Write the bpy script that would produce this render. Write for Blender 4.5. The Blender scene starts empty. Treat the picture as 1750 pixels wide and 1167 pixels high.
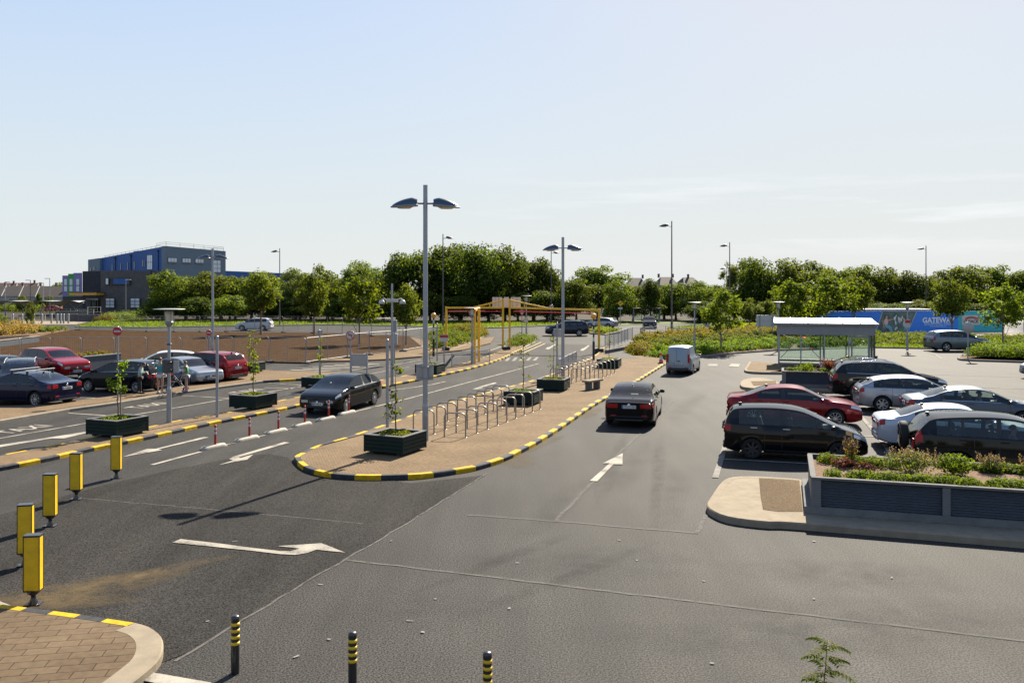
import bpy, bmesh, math, random
import numpy as np
from mathutils import Vector, Matrix, Quaternion

R = math.radians
D = bpy.data
scene = bpy.context.scene
COL = scene.collection

# ------------------------------------------------------------------ camera, sky, sun, exposure
CAM_H = 4.9
FPX = 30.0 / 36.0 * 1750.0
HZ = 500.0
SUN_AZ, SUN_EL = 24.0, 38.8            # azimuth from +Y towards +X
cam_d = D.cameras.new("camera"); cam = D.objects.new("camera", cam_d); COL.objects.link(cam)
cam.location = (0, 0, CAM_H); cam.rotation_euler = (R(90), 0, 0)
cam_d.lens = 30.0; cam_d.sensor_width = 36.0; cam_d.sensor_fit = 'HORIZONTAL'
cam_d.shift_y = -(583.5 - HZ) / 1750.0
cam_d.clip_start = 0.1; cam_d.clip_end = 6000.0
scene.camera = cam

world = D.worlds.new("World"); scene.world = world; world.use_nodes = True
wn = world.node_tree.nodes; wl = world.node_tree.links
for n in list(wn): wn.remove(n)
w_out = wn.new("ShaderNodeOutputWorld"); w_bg = wn.new("ShaderNodeBackground")
w_sky = wn.new("ShaderNodeTexSky"); w_sky.sky_type = 'NISHITA'; w_sky.sun_disc = False
w_sky.sun_elevation = R(SUN_EL); w_sky.sun_rotation = R(SUN_AZ)
w_sky.altitude = 0.0; w_sky.air_density = 1.0; w_sky.dust_density = 1.0; w_sky.ozone_density = 1.3
w_bg.inputs["Strength"].default_value = 0.05
w_tc = wn.new("ShaderNodeTexCoord"); w_map = wn.new("ShaderNodeMapping")
w_map.inputs["Scale"].default_value = (2.2, 2.2, 26.0); w_map.inputs["Rotation"].default_value = (0.0, 0.05, 0.0)
w_noise = wn.new("ShaderNodeTexNoise"); w_noise.inputs["Scale"].default_value = 1.6
w_noise.inputs["Detail"].default_value = 7.0; w_noise.inputs["Roughness"].default_value = 0.62
w_ramp = wn.new("ShaderNodeValToRGB"); w_ramp.color_ramp.elements[0].position = 0.50; w_ramp.color_ramp.elements[1].position = 0.74
w_sep = wn.new("ShaderNodeSeparateXYZ"); w_band = wn.new("ShaderNodeValToRGB")
w_band.color_ramp.elements[0].position = 0.03; w_band.color_ramp.elements[0].color = (0, 0, 0, 1)
w_band.color_ramp.elements[1].position = 0.075; w_band.color_ramp.elements[1].color = (1, 1, 1, 1)
e = w_band.color_ramp.elements.new(0.17); e.color = (0, 0, 0, 1)
w_mul = wn.new("ShaderNodeMath"); w_mul.operation = 'MULTIPLY'
w_mul2 = wn.new("ShaderNodeMath"); w_mul2.operation = 'MULTIPLY'; w_mul2.inputs[1].default_value = 0.6
w_mix = wn.new("ShaderNodeMixRGB"); w_mix.inputs[2].default_value = (7.0, 7.1, 7.2, 1)
wl.new(w_tc.outputs["Generated"], w_map.inputs["Vector"]); wl.new(w_map.outputs["Vector"], w_noise.inputs["Vector"])
wl.new(w_noise.outputs["Fac"], w_ramp.inputs["Fac"]); wl.new(w_tc.outputs["Generated"], w_sep.inputs["Vector"])
wl.new(w_sep.outputs["Z"], w_band.inputs["Fac"]); wl.new(w_ramp.outputs["Color"], w_mul.inputs[0])
w_xr = wn.new("ShaderNodeMapRange"); w_xr.inputs["From Min"].default_value = -0.12; w_xr.inputs["From Max"].default_value = 0.10
w_bx = wn.new("ShaderNodeMath"); w_bx.operation = 'MULTIPLY'
wl.new(w_sep.outputs["X"], w_xr.inputs["Value"]); wl.new(w_xr.outputs[0], w_bx.inputs[0]); wl.new(w_band.outputs["Color"], w_bx.inputs[1]); wl.new(w_bx.outputs[0], w_mul.inputs[1]); wl.new(w_mul.outputs[0], w_mul2.inputs[0])
# hazy summer air: the glow round the sun evens out, c * 6.1 / (luminance + 2)
w_lum = wn.new("ShaderNodeRGBToBW"); w_add = wn.new("ShaderNodeMath"); w_add.operation = 'ADD'; w_add.inputs[1].default_value = 2.0
w_div = wn.new("ShaderNodeMath"); w_div.operation = 'DIVIDE'; w_div.inputs[0].default_value = 6.1
w_scl = wn.new("ShaderNodeVectorMath"); w_scl.operation = 'SCALE'
wl.new(w_sky.outputs["Color"], w_lum.inputs[0]); wl.new(w_lum.outputs[0], w_add.inputs[0]); wl.new(w_add.outputs[0], w_div.inputs[1])
wl.new(w_sky.outputs["Color"], w_scl.inputs[0]); wl.new(w_div.outputs[0], w_scl.inputs["Scale"])
wl.new(w_mul2.outputs[0], w_mix.inputs["Fac"]); 
w_hz = wn.new("ShaderNodeValToRGB"); w_hz.color_ramp.elements[0].position = 0.0; w_hz.color_ramp.elements[0].color = (.9, .9, .9, 1)
w_hz.color_ramp.elements[1].position = 0.46; w_hz.color_ramp.elements[1].color = (0, 0, 0, 1)
w_hm = wn.new("ShaderNodeMixRGB"); w_hm.inputs[2].default_value = (5.1, 5.4, 5.62, 1)
wl.new(w_sep.outputs["Z"], w_hz.inputs["Fac"]); wl.new(w_hz.outputs["Color"], w_hm.inputs["Fac"]); wl.new(w_scl.outputs[0], w_hm.inputs[1])
wl.new(w_hm.outputs["Color"], w_mix.inputs[1])
wl.new(w_mix.outputs["Color"], w_bg.inputs["Color"]); wl.new(w_bg.outputs["Background"], w_out.inputs["Surface"])

SUN_DIR = Vector((math.sin(R(SUN_AZ)) * math.cos(R(SUN_EL)), math.cos(R(SUN_AZ)) * math.cos(R(SUN_EL)), math.sin(R(SUN_EL))))
sun_d = D.lights.new("sun", 'SUN'); sun_d.energy = 5.0; sun_d.angle = R(0.5); sun_d.color = (1.0, 0.91, 0.76)
sun = D.objects.new("sun", sun_d); COL.objects.link(sun)
sun.rotation_euler = SUN_DIR.to_track_quat('Z', 'Y').to_euler(); sun.location = SUN_DIR * 200

vs = scene.view_settings
vs.view_transform = 'Standard'; vs.look = 'None'; vs.gamma = 1.0; vs.use_curve_mapping = False
vs.exposure = 1.65
scene.cycles.max_bounces = 8; scene.cycles.transparent_max_bounces = 24
scene.cycles.sample_clamp_indirect = 6.0

# ------------------------------------------------------------------ helpers
ORD = ['first', 'second', 'third', 'fourth', 'fifth', 'sixth', 'seventh', 'eighth', 'ninth', 'tenth', 'eleventh', 'twelfth', 'thirteenth', 'fourteenth', 'fifteenth', 'sixteenth']

def G(px, py, z=0.0):
    """ground (or height z) point seen at photograph position px, py"""
    Y = FPX * (CAM_H - z) / (py - HZ)
    return Vector(((px - 875.0) / FPX * Y, Y, z))

def GY(px, Y, z=0.0):
    return Vector(((px - 875.0) / FPX * Y, Y, z))

def tag(o, label=None, cat=None, group=None, kind=None):
    if label: o['label'] = label
    if cat: o['category'] = cat
    if group: o['group'] = group
    if kind: o['kind'] = kind
    return o

def empty(name, loc, rz=0.0, scale=1.0, label=None, cat=None, group=None):
    o = D.objects.new(name, None); COL.objects.link(o)
    o.empty_display_size = 0.2
    o.location = loc; o.rotation_euler = (0, 0, rz); o.scale = (scale,) * 3
    return tag(o, label, cat, group)

def link(name, me, parent=None, loc=None):
    o = D.objects.new(name, me); COL.objects.link(o)
    if parent is not None: o.parent = parent
    if loc is not None: o.location = loc
    return o

def copy_tree(o, parent=None):
    c = o.copy(); COL.objects.link(c)
    if parent is not None: c.parent = parent
    for ch in list(o.children): copy_tree(ch, c)
    return c

class MB:
    """collects shapes and links them as one mesh object"""
    def __init__(s): s.v = []; s.f = []; s.m = []; s.sm = []
    def add(s, vs_, fs, mi=0, smooth=False):
        b = len(s.v); s.v += [tuple(x) for x in vs_]
        for f in fs: s.f.append(tuple(i + b for i in f)); s.m.append(mi); s.sm.append(smooth)
    def box(s, c, size, rz=0.0, mi=0, mat=None, ch=0.0):
        hx, hy, hz = size[0] / 2, size[1] / 2, size[2] / 2
        M = mat if mat is not None else Matrix.Rotation(rz, 3, 'Z')
        C = Vector(c)
        if ch <= 0:
            P = [(-hx, -hy, -hz), (hx, -hy, -hz), (hx, hy, -hz), (-hx, hy, -hz), (-hx, -hy, hz), (hx, -hy, hz), (hx, hy, hz), (-hx, hy, hz)]
            F = [(0, 3, 2, 1), (4, 5, 6, 7), (0, 1, 5, 4), (1, 2, 6, 5), (2, 3, 7, 6), (3, 0, 4, 7)]
        else:
            k = min(ch, hx * .9, hy * .9, hz * .9); P = []; F = []
            bm = bmesh.new(); bmesh.ops.create_cube(bm, size=1.0)
            for v in bm.verts: v.co = Vector((v.co.x * 2 * hx, v.co.y * 2 * hy, v.co.z * 2 * hz))
            bmesh.ops.bevel(bm, geom=list(bm.edges), offset=k, segments=2, affect='EDGES', profile=0.6)
            bm.verts.index_update()
            P = [tuple(v.co) for v in bm.verts]; F = [tuple(v.index for v in f.verts) for f in bm.faces]; bm.free()
        s.add([C + M @ Vector(p) for p in P], F, mi)
        return s
    def bar(s, a, b, w, h=None, mi=0):
        a = Vector(a); b = Vector(b); d = b - a; L = d.length
        if L < 1e-6: return s
        q = d.to_track_quat('X', 'Z').to_matrix()
        return s.box((a + b) / 2, (L, w, h if h is not None else w), mat=q, mi=mi)
    def tube(s, a, b, r, r2=None, n=10, mi=0, caps=True):
        a = Vector(a); b = Vector(b); r2 = r if r2 is None else r2
        q = (b - a).to_track_quat('Z', 'Y').to_matrix()
        vv = []
        for c, rr in ((a, r), (b, r2)):
            for i in range(n):
                t = 2 * math.pi * i / n
                vv.append(c + q @ Vector((rr * math.cos(t), rr * math.sin(t), 0)))
        ff = [(i, (i + 1) % n, n + (i + 1) % n, n + i) for i in range(n)]
        s.add(vv, ff, mi, True)
        if caps: s.add(vv, [tuple(range(n - 1, -1, -1)), tuple(range(n, 2 * n))], mi)
        return s
    def path(s, pts, r, n=8, mi=0, radii=None):
        pts = [Vector(p) for p in pts]; vv = []; k = len(pts)
        for i, p in enumerate(pts):
            d = (pts[min(i + 1, k - 1)] - pts[max(i - 1, 0)]).normalized()
            q = d.to_track_quat('Z', 'Y').to_matrix(); rr = radii[i] if radii else r
            for j in range(n):
                t = 2 * math.pi * j / n
                vv.append(p + q @ Vector((rr * math.cos(t), rr * math.sin(t), 0)))
        # keep rings aligned
        ff = []
        for i in range(k - 1):
            best = min(range(n), key=lambda o: (vv[i * n] - vv[(i + 1) * n + o]).length)
            for j in range(n):
                ff.append((i * n + j, i * n + (j + 1) % n, (i + 1) * n + (j + 1 + best) % n, (i + 1) * n + (j + best) % n))
        s.add(vv, ff, mi, True)
        s.add(vv, [tuple(range(n - 1, -1, -1)), tuple(range((k - 1) * n, k * n))], mi)
        return s
    def lathe(s, prof, n=20, c=(0, 0, 0), axis='Z', mi=0, smooth=True):
        C = Vector(c); vv = []; k = len(prof)
        for r, z in prof:
            for i in range(n):
                t = 2 * math.pi * i / n
                p = (r * math.cos(t), r * math.sin(t), z)
                if axis == 'Y': p = (p[0], p[2], p[1])
                if axis == 'X': p = (p[2], p[0], p[1])
                vv.append(C + Vector(p))
        ff = [(j * n + i, j * n + (i + 1) % n, (j + 1) * n + (i + 1) % n, (j + 1) * n + i) for j in range(k - 1) for i in range(n)]
        s.add(vv, ff, mi, smooth)
        return s
    def poly(s, pts, mi=0): s.add(pts, [tuple(range(len(pts)))], mi); return s
    def prism(s, pts, z0, z1, mi=0, top=None):
        n = len(pts); vv = [(p[0], p[1], z0) for p in pts] + [(p[0], p[1], z1) for p in pts]
        s.add(vv, [(i, (i + 1) % n, n + (i + 1) % n, n + i) for i in range(n)], mi)
        s.add(vv, [tuple(range(n, 2 * n))], mi if top is None else top)
        return s
    def mesh(s, name, mats):
        me = D.meshes.new(name); me.from_pydata(s.v, [], s.f)
        if not isinstance(mats, (list, tuple)): mats = [mats]
        for m in mats: me.materials.append(m)
        me.polygons.foreach_set("material_index", s.m)
        me.polygons.foreach_set("use_smooth", s.sm)
        me.update()
        bm = bmesh.new(); bm.from_mesh(me)
        bmesh.ops.recalc_face_normals(bm, faces=bm.faces) if len(s.f) < 4000 else None
        bm.to_mesh(me); bm.free()
        return me
    def build(s, name, mats, parent=None, loc=None, rz=None):
        o = link(name, s.mesh(name, mats), parent, loc)
        if rz is not None: o.rotation_euler = (0, 0, rz)
        return o

def catmull(pts, k=6, closed=False):
    P = [Vector(p) for p in pts]; n = len(P); out = []
    rng = n if closed else n - 1
    for i in range(rng):
        p0 = P[(i - 1) % n] if closed or i > 0 else P[0]; p1 = P[i]; p2 = P[(i + 1) % n]
        p3 = P[(i + 2) % n] if closed or i + 2 < n else P[-1]
        for j in range(k):
            t = j / k
            out.append(0.5 * ((2 * p1) + (p2 - p0) * t + (2 * p0 - 5 * p1 + 4 * p2 - p3) * t * t + (3 * p1 - p0 - 3 * p2 + p3) * t ** 3))
    if not closed: out.append(P[-1])
    return out

def resample(pts, step):
    P = [Vector(p) for p in pts]; d = [0.0]
    for a, b in zip(P, P[1:]): d.append(d[-1] + (b - a).length)
    n = max(1, round(d[-1] / step)); out = []; j = 0
    for i in range(n + 1):
        t = d[-1] * i / n
        while j < len(P) - 2 and d[j + 1] < t: j += 1
        w = (t - d[j]) / max(1e-9, d[j + 1] - d[j]); out.append(P[j].lerp(P[j + 1], w))
    return out

# ------------------------------------------------------------------ materials
ALBEDO_SCALE = 0.70      # darkens non-metal base colours against the raised exposure, so shade renders deeper
def new_mat(name):
    m = D.materials.new(name); m.use_nodes = True
    nt = m.node_tree; b = nt.nodes["Principled BSDF"]
    return m, nt, b

def mat(name, c, rough=0.6, metal=0.0, spec=0.5, var=0.0, vscale=4.0, bump=0.0, bscale=40.0, coat=0.0, c2=None, detail=6.0, emit=0.0):
    m, nt, b = new_mat(name); N = nt.nodes; Lk = nt.links
    if metal < .7:
        c = tuple(x * ALBEDO_SCALE for x in c); c2 = tuple(x * ALBEDO_SCALE for x in c2) if c2 else c2
    b.inputs["Base Color"].default_value = (*c, 1); b.inputs["Roughness"].default_value = rough
    b.inputs["Metallic"].default_value = metal; b.inputs["Specular IOR Level"].default_value = spec
    b.inputs["Coat Weight"].default_value = coat; b.inputs["Coat Roughness"].default_value = 0.04
    if var > 0 or c2:
        tc = N.new("ShaderNodeTexCoord"); nz = N.new("ShaderNodeTexNoise"); nz.inputs["Scale"].default_value = vscale
        nz.inputs["Detail"].default_value = detail; nz.inputs["Roughness"].default_value = 0.65
        rp = N.new("ShaderNodeValToRGB"); rp.color_ramp.elements[0].position = 0.3; rp.color_ramp.elements[1].position = 0.7
        a = tuple(x * (1 - var) for x in c); d = c2 if c2 else tuple(min(1, x * (1 + var)) for x in c)
        rp.color_ramp.elements[0].color = (*a, 1); rp.color_ramp.elements[1].color = (*d, 1)
        Lk.new(tc.outputs["Object"], nz.inputs["Vector"]); Lk.new(nz.outputs["Fac"], rp.inputs["Fac"]); Lk.new(rp.outputs["Color"], b.inputs["Base Color"])
    if bump > 0:
        tc = N.new("ShaderNodeTexCoord"); nz = N.new("ShaderNodeTexNoise"); nz.inputs["Scale"].default_value = bscale; nz.inputs["Detail"].default_value = 4
        bp = N.new("ShaderNodeBump"); bp.inputs["Strength"].default_value = bump; bp.inputs["Distance"].default_value = 0.02
        Lk.new(tc.outputs["Object"], nz.inputs["Vector"]); Lk.new(nz.outputs["Fac"], bp.inputs["Height"]); Lk.new(bp.outputs["Normal"], b.inputs["Normal"])
    return m

def asphalt(name, base, patch, rough=0.75, speck=0.95, spec=0.07):
    """aggregate speckle, wear blotches and wheel-polished streaks"""
    m, nt, b = new_mat(name); N = nt.nodes; Lk = nt.links
    tc = N.new("ShaderNodeTexCoord")
    n1 = N.new("ShaderNodeTexNoise"); n1.inputs["Scale"].default_value = 38.0; n1.inputs["Detail"].default_value = 3; n1.inputs["Roughness"].default_value = 0.7
    n2 = N.new("ShaderNodeTexNoise"); n2.inputs["Scale"].default_value = 0.28; n2.inputs["Detail"].default_value = 6
    n3 = N.new("ShaderNodeTexVoronoi"); n3.inputs["Scale"].default_value = 2.4
    mp = N.new("ShaderNodeMapping"); mp.inputs["Rotation"].default_value = (0, 0, R(17)); mp.inputs["Scale"].default_value = (0.9, 0.07, 1)
    n4 = N.new("ShaderNodeTexNoise"); n4.inputs["Scale"].default_value = 1.3; n4.inputs["Detail"].default_value = 4
    for n in (n1, n2, n3): Lk.new(tc.outputs["Object"], n.inputs["Vector"])
    Lk.new(tc.outputs["Object"], mp.inputs["Vector"]); Lk.new(mp.outputs["Vector"], n4.inputs["Vector"])
    r2 = N.new("ShaderNodeValToRGB"); r2.color_ramp.elements[0].position = 0.33; r2.color_ramp.elements[1].position = 0.68
    r2.color_ramp.elements[0].color = (*base, 1); r2.color_ramp.elements[1].color = (*patch, 1)
    Lk.new(n2.outputs["Fac"], r2.inputs["Fac"])
    r1 = N.new("ShaderNodeValToRGB"); r1.color_ramp.elements[0].position = 0.38; r1.color_ramp.elements[1].position = 0.64
    lo, hi = 1 - speck, 1 + speck
    r1.color_ramp.elements[0].color = (lo, lo, lo, 1); r1.color_ramp.elements[1].color = (hi, hi * .98, hi * .95, 1)
    Lk.new(n1.outputs["Fac"], r1.inputs["Fac"])
    mu = N.new("ShaderNodeMixRGB"); mu.blend_type = 'MULTIPLY'; mu.inputs[0].default_value = 1
    Lk.new(r2.outputs["Color"], mu.inputs[1]); Lk.new(r1.outputs["Color"], mu.inputs[2])
    r4 = N.new("ShaderNodeValToRGB"); r4.color_ramp.elements[0].position = 0.35; r4.color_ramp.elements[1].position = 0.7
    r4.color_ramp.elements[0].color = (0.86, 0.86, 0.86, 1); r4.color_ramp.elements[1].color = (1.16, 1.15, 1.13, 1)
    Lk.new(n4.outputs["Fac"], r4.inputs["Fac"])
    mu2 = N.new("ShaderNodeMixRGB"); mu2.blend_type = 'MULTIPLY'; mu2.inputs[0].default_value = 1
    Lk.new(mu.outputs["Color"], mu2.inputs[1]); Lk.new(r4.outputs["Color"], mu2.inputs[2])
    sp = N.new("ShaderNodeValToRGB"); sp.color_ramp.elements[0].position = 0.0; sp.color_ramp.elements[1].position = 0.06
    sp.color_ramp.elements[0].color = (1, 1, 1, 1); sp.color_ramp.elements[1].color = (0, 0, 0, 1)
    Lk.new(n3.outputs["Distance"], sp.inputs["Fac"])
    mx = N.new("ShaderNodeMixRGB"); mx.inputs[2].default_value = (0.10, 0.094, 0.086, 1)
    hf = N.new("ShaderNodeMath"); hf.operation = 'MULTIPLY'; hf.inputs[1].default_value = 0.45
    Lk.new(sp.outputs["Color"], hf.inputs[0]); Lk.new(hf.outputs[0], mx.inputs[0]); Lk.new(mu2.outputs["Color"], mx.inputs[1])
    Lk.new(mx.outputs["Color"], b.inputs["Base Color"])
    b.inputs["Roughness"].default_value = rough; b.inputs["Specular IOR Level"].default_value = spec
    bp = N.new("ShaderNodeBump"); bp.inputs["Strength"].default_value = 0.08; bp.inputs["Distance"].default_value = 0.005
    Lk.new(n1.outputs["Fac"], bp.inputs["Height"]); Lk.new(bp.outputs["Normal"], b.inputs["Normal"])
    return m

def paving(name, c1, c2, mortar, scale, rot=0.0, bw=0.2, bh=0.1):
    m, nt, b = new_mat(name); N = nt.nodes; Lk = nt.links
    tc = N.new("ShaderNodeTexCoord"); mp = N.new("ShaderNodeMapping"); mp.inputs["Rotation"].default_value = (0, 0, rot)
    br = N.new("ShaderNodeTexBrick"); br.inputs["Scale"].default_value = scale
    br.inputs["Color1"].default_value = (*c1, 1); br.inputs["Color2"].default_value = (*c2, 1); br.inputs["Mortar"].default_value = (*mortar, 1)
    br.inputs["Mortar Size"].default_value = 0.006; br.inputs["Brick Width"].default_value = bw; br.inputs["Row Height"].default_value = bh
    nz = N.new("ShaderNodeTexNoise"); nz.inputs["Scale"].default_value = 0.7; nz.inputs["Detail"].default_value = 8
    nf = N.new("ShaderNodeTexNoise"); nf.inputs["Scale"].default_value = 9.0; nf.inputs["Detail"].default_value = 6
    Lk.new(tc.outputs["Object"], mp.inputs["Vector"]); Lk.new(mp.outputs["Vector"], br.inputs["Vector"])
    Lk.new(tc.outputs["Object"], nz.inputs["Vector"]); Lk.new(tc.outputs["Object"], nf.inputs["Vector"])
    av = N.new("ShaderNodeMath"); av.operation = 'ADD'; Lk.new(nz.outputs["Fac"], av.inputs[0]); Lk.new(nf.outputs["Fac"], av.inputs[1])
    rp = N.new("ShaderNodeValToRGB"); rp.color_ramp.elements[0].position = 0.35; rp.color_ramp.elements[1].position = 0.75
    hv = N.new("ShaderNodeMath"); hv.operation = 'MULTIPLY'; hv.inputs[1].default_value = 0.5; Lk.new(av.outputs[0], hv.inputs[0])
    rp.color_ramp.elements[0].color = (0.70, 0.69, 0.68, 1); rp.color_ramp.elements[1].color = (1.18, 1.17, 1.15, 1)
    Lk.new(hv.outputs[0], rp.inputs["Fac"])
    mu = N.new("ShaderNodeMixRGB"); mu.blend_type = 'MULTIPLY'; mu.inputs[0].default_value = 1
    Lk.new(br.outputs["Color"], mu.inputs[1]); Lk.new(rp.outputs["Color"], mu.inputs[2]); Lk.new(mu.outputs["Color"], b.inputs["Base Color"])
    b.inputs["Roughness"].default_value = 0.85; b.inputs["Specular IOR Level"].default_value = 0.04
    bp = N.new("ShaderNodeBump"); bp.inputs["Strength"].default_value = 0.35; bp.inputs["Distance"].default_value = 0.01; bp.invert = True
    Lk.new(br.outputs["Fac"], bp.inputs["Height"]); Lk.new(bp.outputs["Normal"], b.inputs["Normal"])
    return m

def road_paint(name, c, wear=0.5):
    m, nt, b = new_mat(name); N = nt.nodes; Lk = nt.links
    tc = N.new("ShaderNodeTexCoord"); n1 = N.new("ShaderNodeTexNoise"); n1.inputs["Scale"].default_value = 30; n1.inputs["Detail"].default_value = 8; n1.inputs["Roughness"].default_value = .8
    n2 = N.new("ShaderNodeTexNoise"); n2.inputs["Scale"].default_value = 1.6; n2.inputs["Detail"].default_value = 5
    ad = N.new("ShaderNodeMath"); ad.operation = 'ADD'
    Lk.new(tc.outputs["Object"], n1.inputs["Vector"]); Lk.new(tc.outputs["Object"], n2.inputs["Vector"]); Lk.new(n1.outputs["Fac"], ad.inputs[0]); Lk.new(n2.outputs["Fac"], ad.inputs[1])
    rp = N.new("ShaderNodeValToRGB"); rp.color_ramp.elements[0].position = .40 * (.6 + wear); rp.color_ramp.elements[1].position = .62 * (.6 + wear)
    rp.color_ramp.elements[0].color = (.055, .051, .046, 1); rp.color_ramp.elements[1].color = (*c, 1); e = rp.color_ramp.elements.new(.50 * (.6 + wear)); e.color = (*[x * .72 for x in c], 1)
    hv = N.new("ShaderNodeMath"); hv.operation = 'MULTIPLY'; hv.inputs[1].default_value = .5; Lk.new(ad.outputs[0], hv.inputs[0]); Lk.new(hv.outputs[0], rp.inputs["Fac"]); Lk.new(rp.outputs["Color"], b.inputs["Base Color"])
    b.inputs["Roughness"].default_value = .8; b.inputs["Specular IOR Level"].default_value = .08
    return m

def stain(name, c, scale=1.2, edge=0.9):
    """thin dirt: opaque in patches, clear elsewhere, fading to its own outline (vertex attribute 'edge')"""
    m, nt, b = new_mat(name); N = nt.nodes; Lk = nt.links
    b.inputs["Base Color"].default_value = (*c, 1); b.inputs["Roughness"].default_value = 0.95; b.inputs["Specular IOR Level"].default_value = 0.1
    at = N.new("ShaderNodeAttribute"); at.attribute_name = "edge"
    tc = N.new("ShaderNodeTexCoord"); nz = N.new("ShaderNodeTexNoise"); nz.inputs["Scale"].default_value = scale; nz.inputs["Detail"].default_value = 9; nz.inputs["Roughness"].default_value = 0.7
    Lk.new(tc.outputs["Object"], nz.inputs["Vector"])
    rp = N.new("ShaderNodeValToRGB"); rp.color_ramp.elements[0].position = 0.34; rp.color_ramp.elements[1].position = 0.72
    Lk.new(nz.outputs["Fac"], rp.inputs["Fac"])
    mu = N.new("ShaderNodeMath"); mu.operation = 'MULTIPLY'; Lk.new(at.outputs["Fac"], mu.inputs[0]); Lk.new(rp.outputs["Color"], mu.inputs[1])
    m2 = N.new("ShaderNodeMath"); m2.operation = 'MULTIPLY'; m2.inputs[1].default_value = edge; Lk.new(mu.outputs[0], m2.inputs[0])
    Lk.new(m2.outputs[0], b.inputs["Alpha"])
    return m

def leaf(name, c1, c2, trans=0.38, rough=0.5):
    m, nt, b = new_mat(name); N = nt.nodes; Lk = nt.links
    out = N["Material Output"]
    geo = N.new("ShaderNodeNewGeometry"); oi = N.new("ShaderNodeObjectInfo")
    rp = N.new("ShaderNodeValToRGB"); rp.color_ramp.elements[0].color = (*c1, 1); rp.color_ramp.elements[1].color = (*c2, 1)
    Lk.new(geo.outputs["Random Per Island"], rp.inputs["Fac"])
    hs = N.new("ShaderNodeHueSaturation")
    mr = N.new("ShaderNodeMapRange"); mr.inputs["To Min"].default_value = 0.78; mr.inputs["To Max"].default_value = 1.22
    mh = N.new("ShaderNodeMapRange"); mh.inputs["To Min"].default_value = 0.485; mh.inputs["To Max"].default_value = 0.51
    Lk.new(oi.outputs["Random"], mr.inputs["Value"]); Lk.new(mr.outputs[0], hs.inputs["Value"])
    Lk.new(oi.outputs["Random"], mh.inputs["Value"]); Lk.new(mh.outputs[0], hs.inputs["Hue"])
    Lk.new(rp.outputs["Color"], hs.inputs["Color"]); Lk.new(hs.outputs["Color"], b.inputs["Base Color"])
    b.inputs["Roughness"].default_value = 0.75; b.inputs["Specular IOR Level"].default_value = 0.08
    tr = N.new("ShaderNodeBsdfTranslucent")
    tm = N.new("ShaderNodeMixRGB"); tm.blend_type = 'MULTIPLY'; tm.inputs[0].default_value = 1; tm.inputs[2].default_value = (2.2, 2.0, 0.55, 1)
    Lk.new(hs.outputs["Color"], tm.inputs[1]); Lk.new(tm.outputs["Color"], tr.inputs["Color"])
    mx = N.new("ShaderNodeMixShader"); mx.inputs[0].default_value = trans
    Lk.new(b.outputs[0], mx.inputs[1]); Lk.new(tr.outputs[0], mx.inputs[2]); Lk.new(mx.outputs[0], out.inputs["Surface"])
    return m

def glass(name, tint, refl=1.5, rough=0.02):
    m, nt, b = new_mat(name); N = nt.nodes; Lk = nt.links
    N.remove(b); out = N["Material Output"]
    t = N.new("ShaderNodeBsdfTransparent"); t.inputs[0].default_value = (*tint, 1)
    g = N.new("ShaderNodeBsdfGlossy"); g.inputs["Roughness"].default_value = rough; g.inputs[0].default_value = (.95, .97, 1, 1)
    fr = N.new("ShaderNodeFresnel"); fr.inputs[0].default_value = refl
    mx = N.new("ShaderNodeMixShader")
    Lk.new(fr.outputs[0], mx.inputs[0]); Lk.new(t.outputs[0], mx.inputs[1]); Lk.new(g.outputs[0], mx.inputs[2]); Lk.new(mx.outputs[0], out.inputs["Surface"])
    return m

def paint(name, c, metal=0.35, rough=0.32, coat=0.35):
    """car paint; inner faces show dark trim"""
    m, nt, b = new_mat(name); N = nt.nodes; Lk = nt.links
    geo = N.new("ShaderNodeNewGeometry")
    c = tuple(x * .78 for x in c)
    mx = N.new("ShaderNodeMixRGB"); mx.inputs[1].default_value = (*c, 1); mx.inputs[2].default_value = (0.02, 0.02, 0.021, 1)
    Lk.new(geo.outputs["Backfacing"], mx.inputs[0]); Lk.new(mx.outputs["Color"], b.inputs["Base Color"])
    b.inputs["Metallic"].default_value = metal; b.inputs["Roughness"].default_value = rough
    b.inputs["Coat Weight"].default_value = coat; b.inputs["Coat Roughness"].default_value = 0.03; b.inputs["Specular IOR Level"].default_value = 0.2
    return m

def seam_mat(name, c, amount):
    m, nt, b = new_mat(name); N = nt.nodes; Lk = nt.links
    b.inputs["Base Color"].default_value = (*c, 1); b.inputs["Roughness"].default_value = .85; b.inputs["Specular IOR Level"].default_value = .05
    tc = N.new("ShaderNodeTexCoord"); nz = N.new("ShaderNodeTexNoise"); nz.inputs["Scale"].default_value = 7.0; nz.inputs["Detail"].default_value = 9; nz.inputs["Roughness"].default_value = .75
    rp = N.new("ShaderNodeMapRange"); rp.inputs["From Min"].default_value = .32; rp.inputs["From Max"].default_value = .54; rp.inputs["To Max"].default_value = amount
    Lk.new(tc.outputs["Object"], nz.inputs["Vector"]); Lk.new(nz.outputs["Fac"], rp.inputs["Value"]); Lk.new(rp.outputs[0], b.inputs["Alpha"])
    return m

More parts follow.
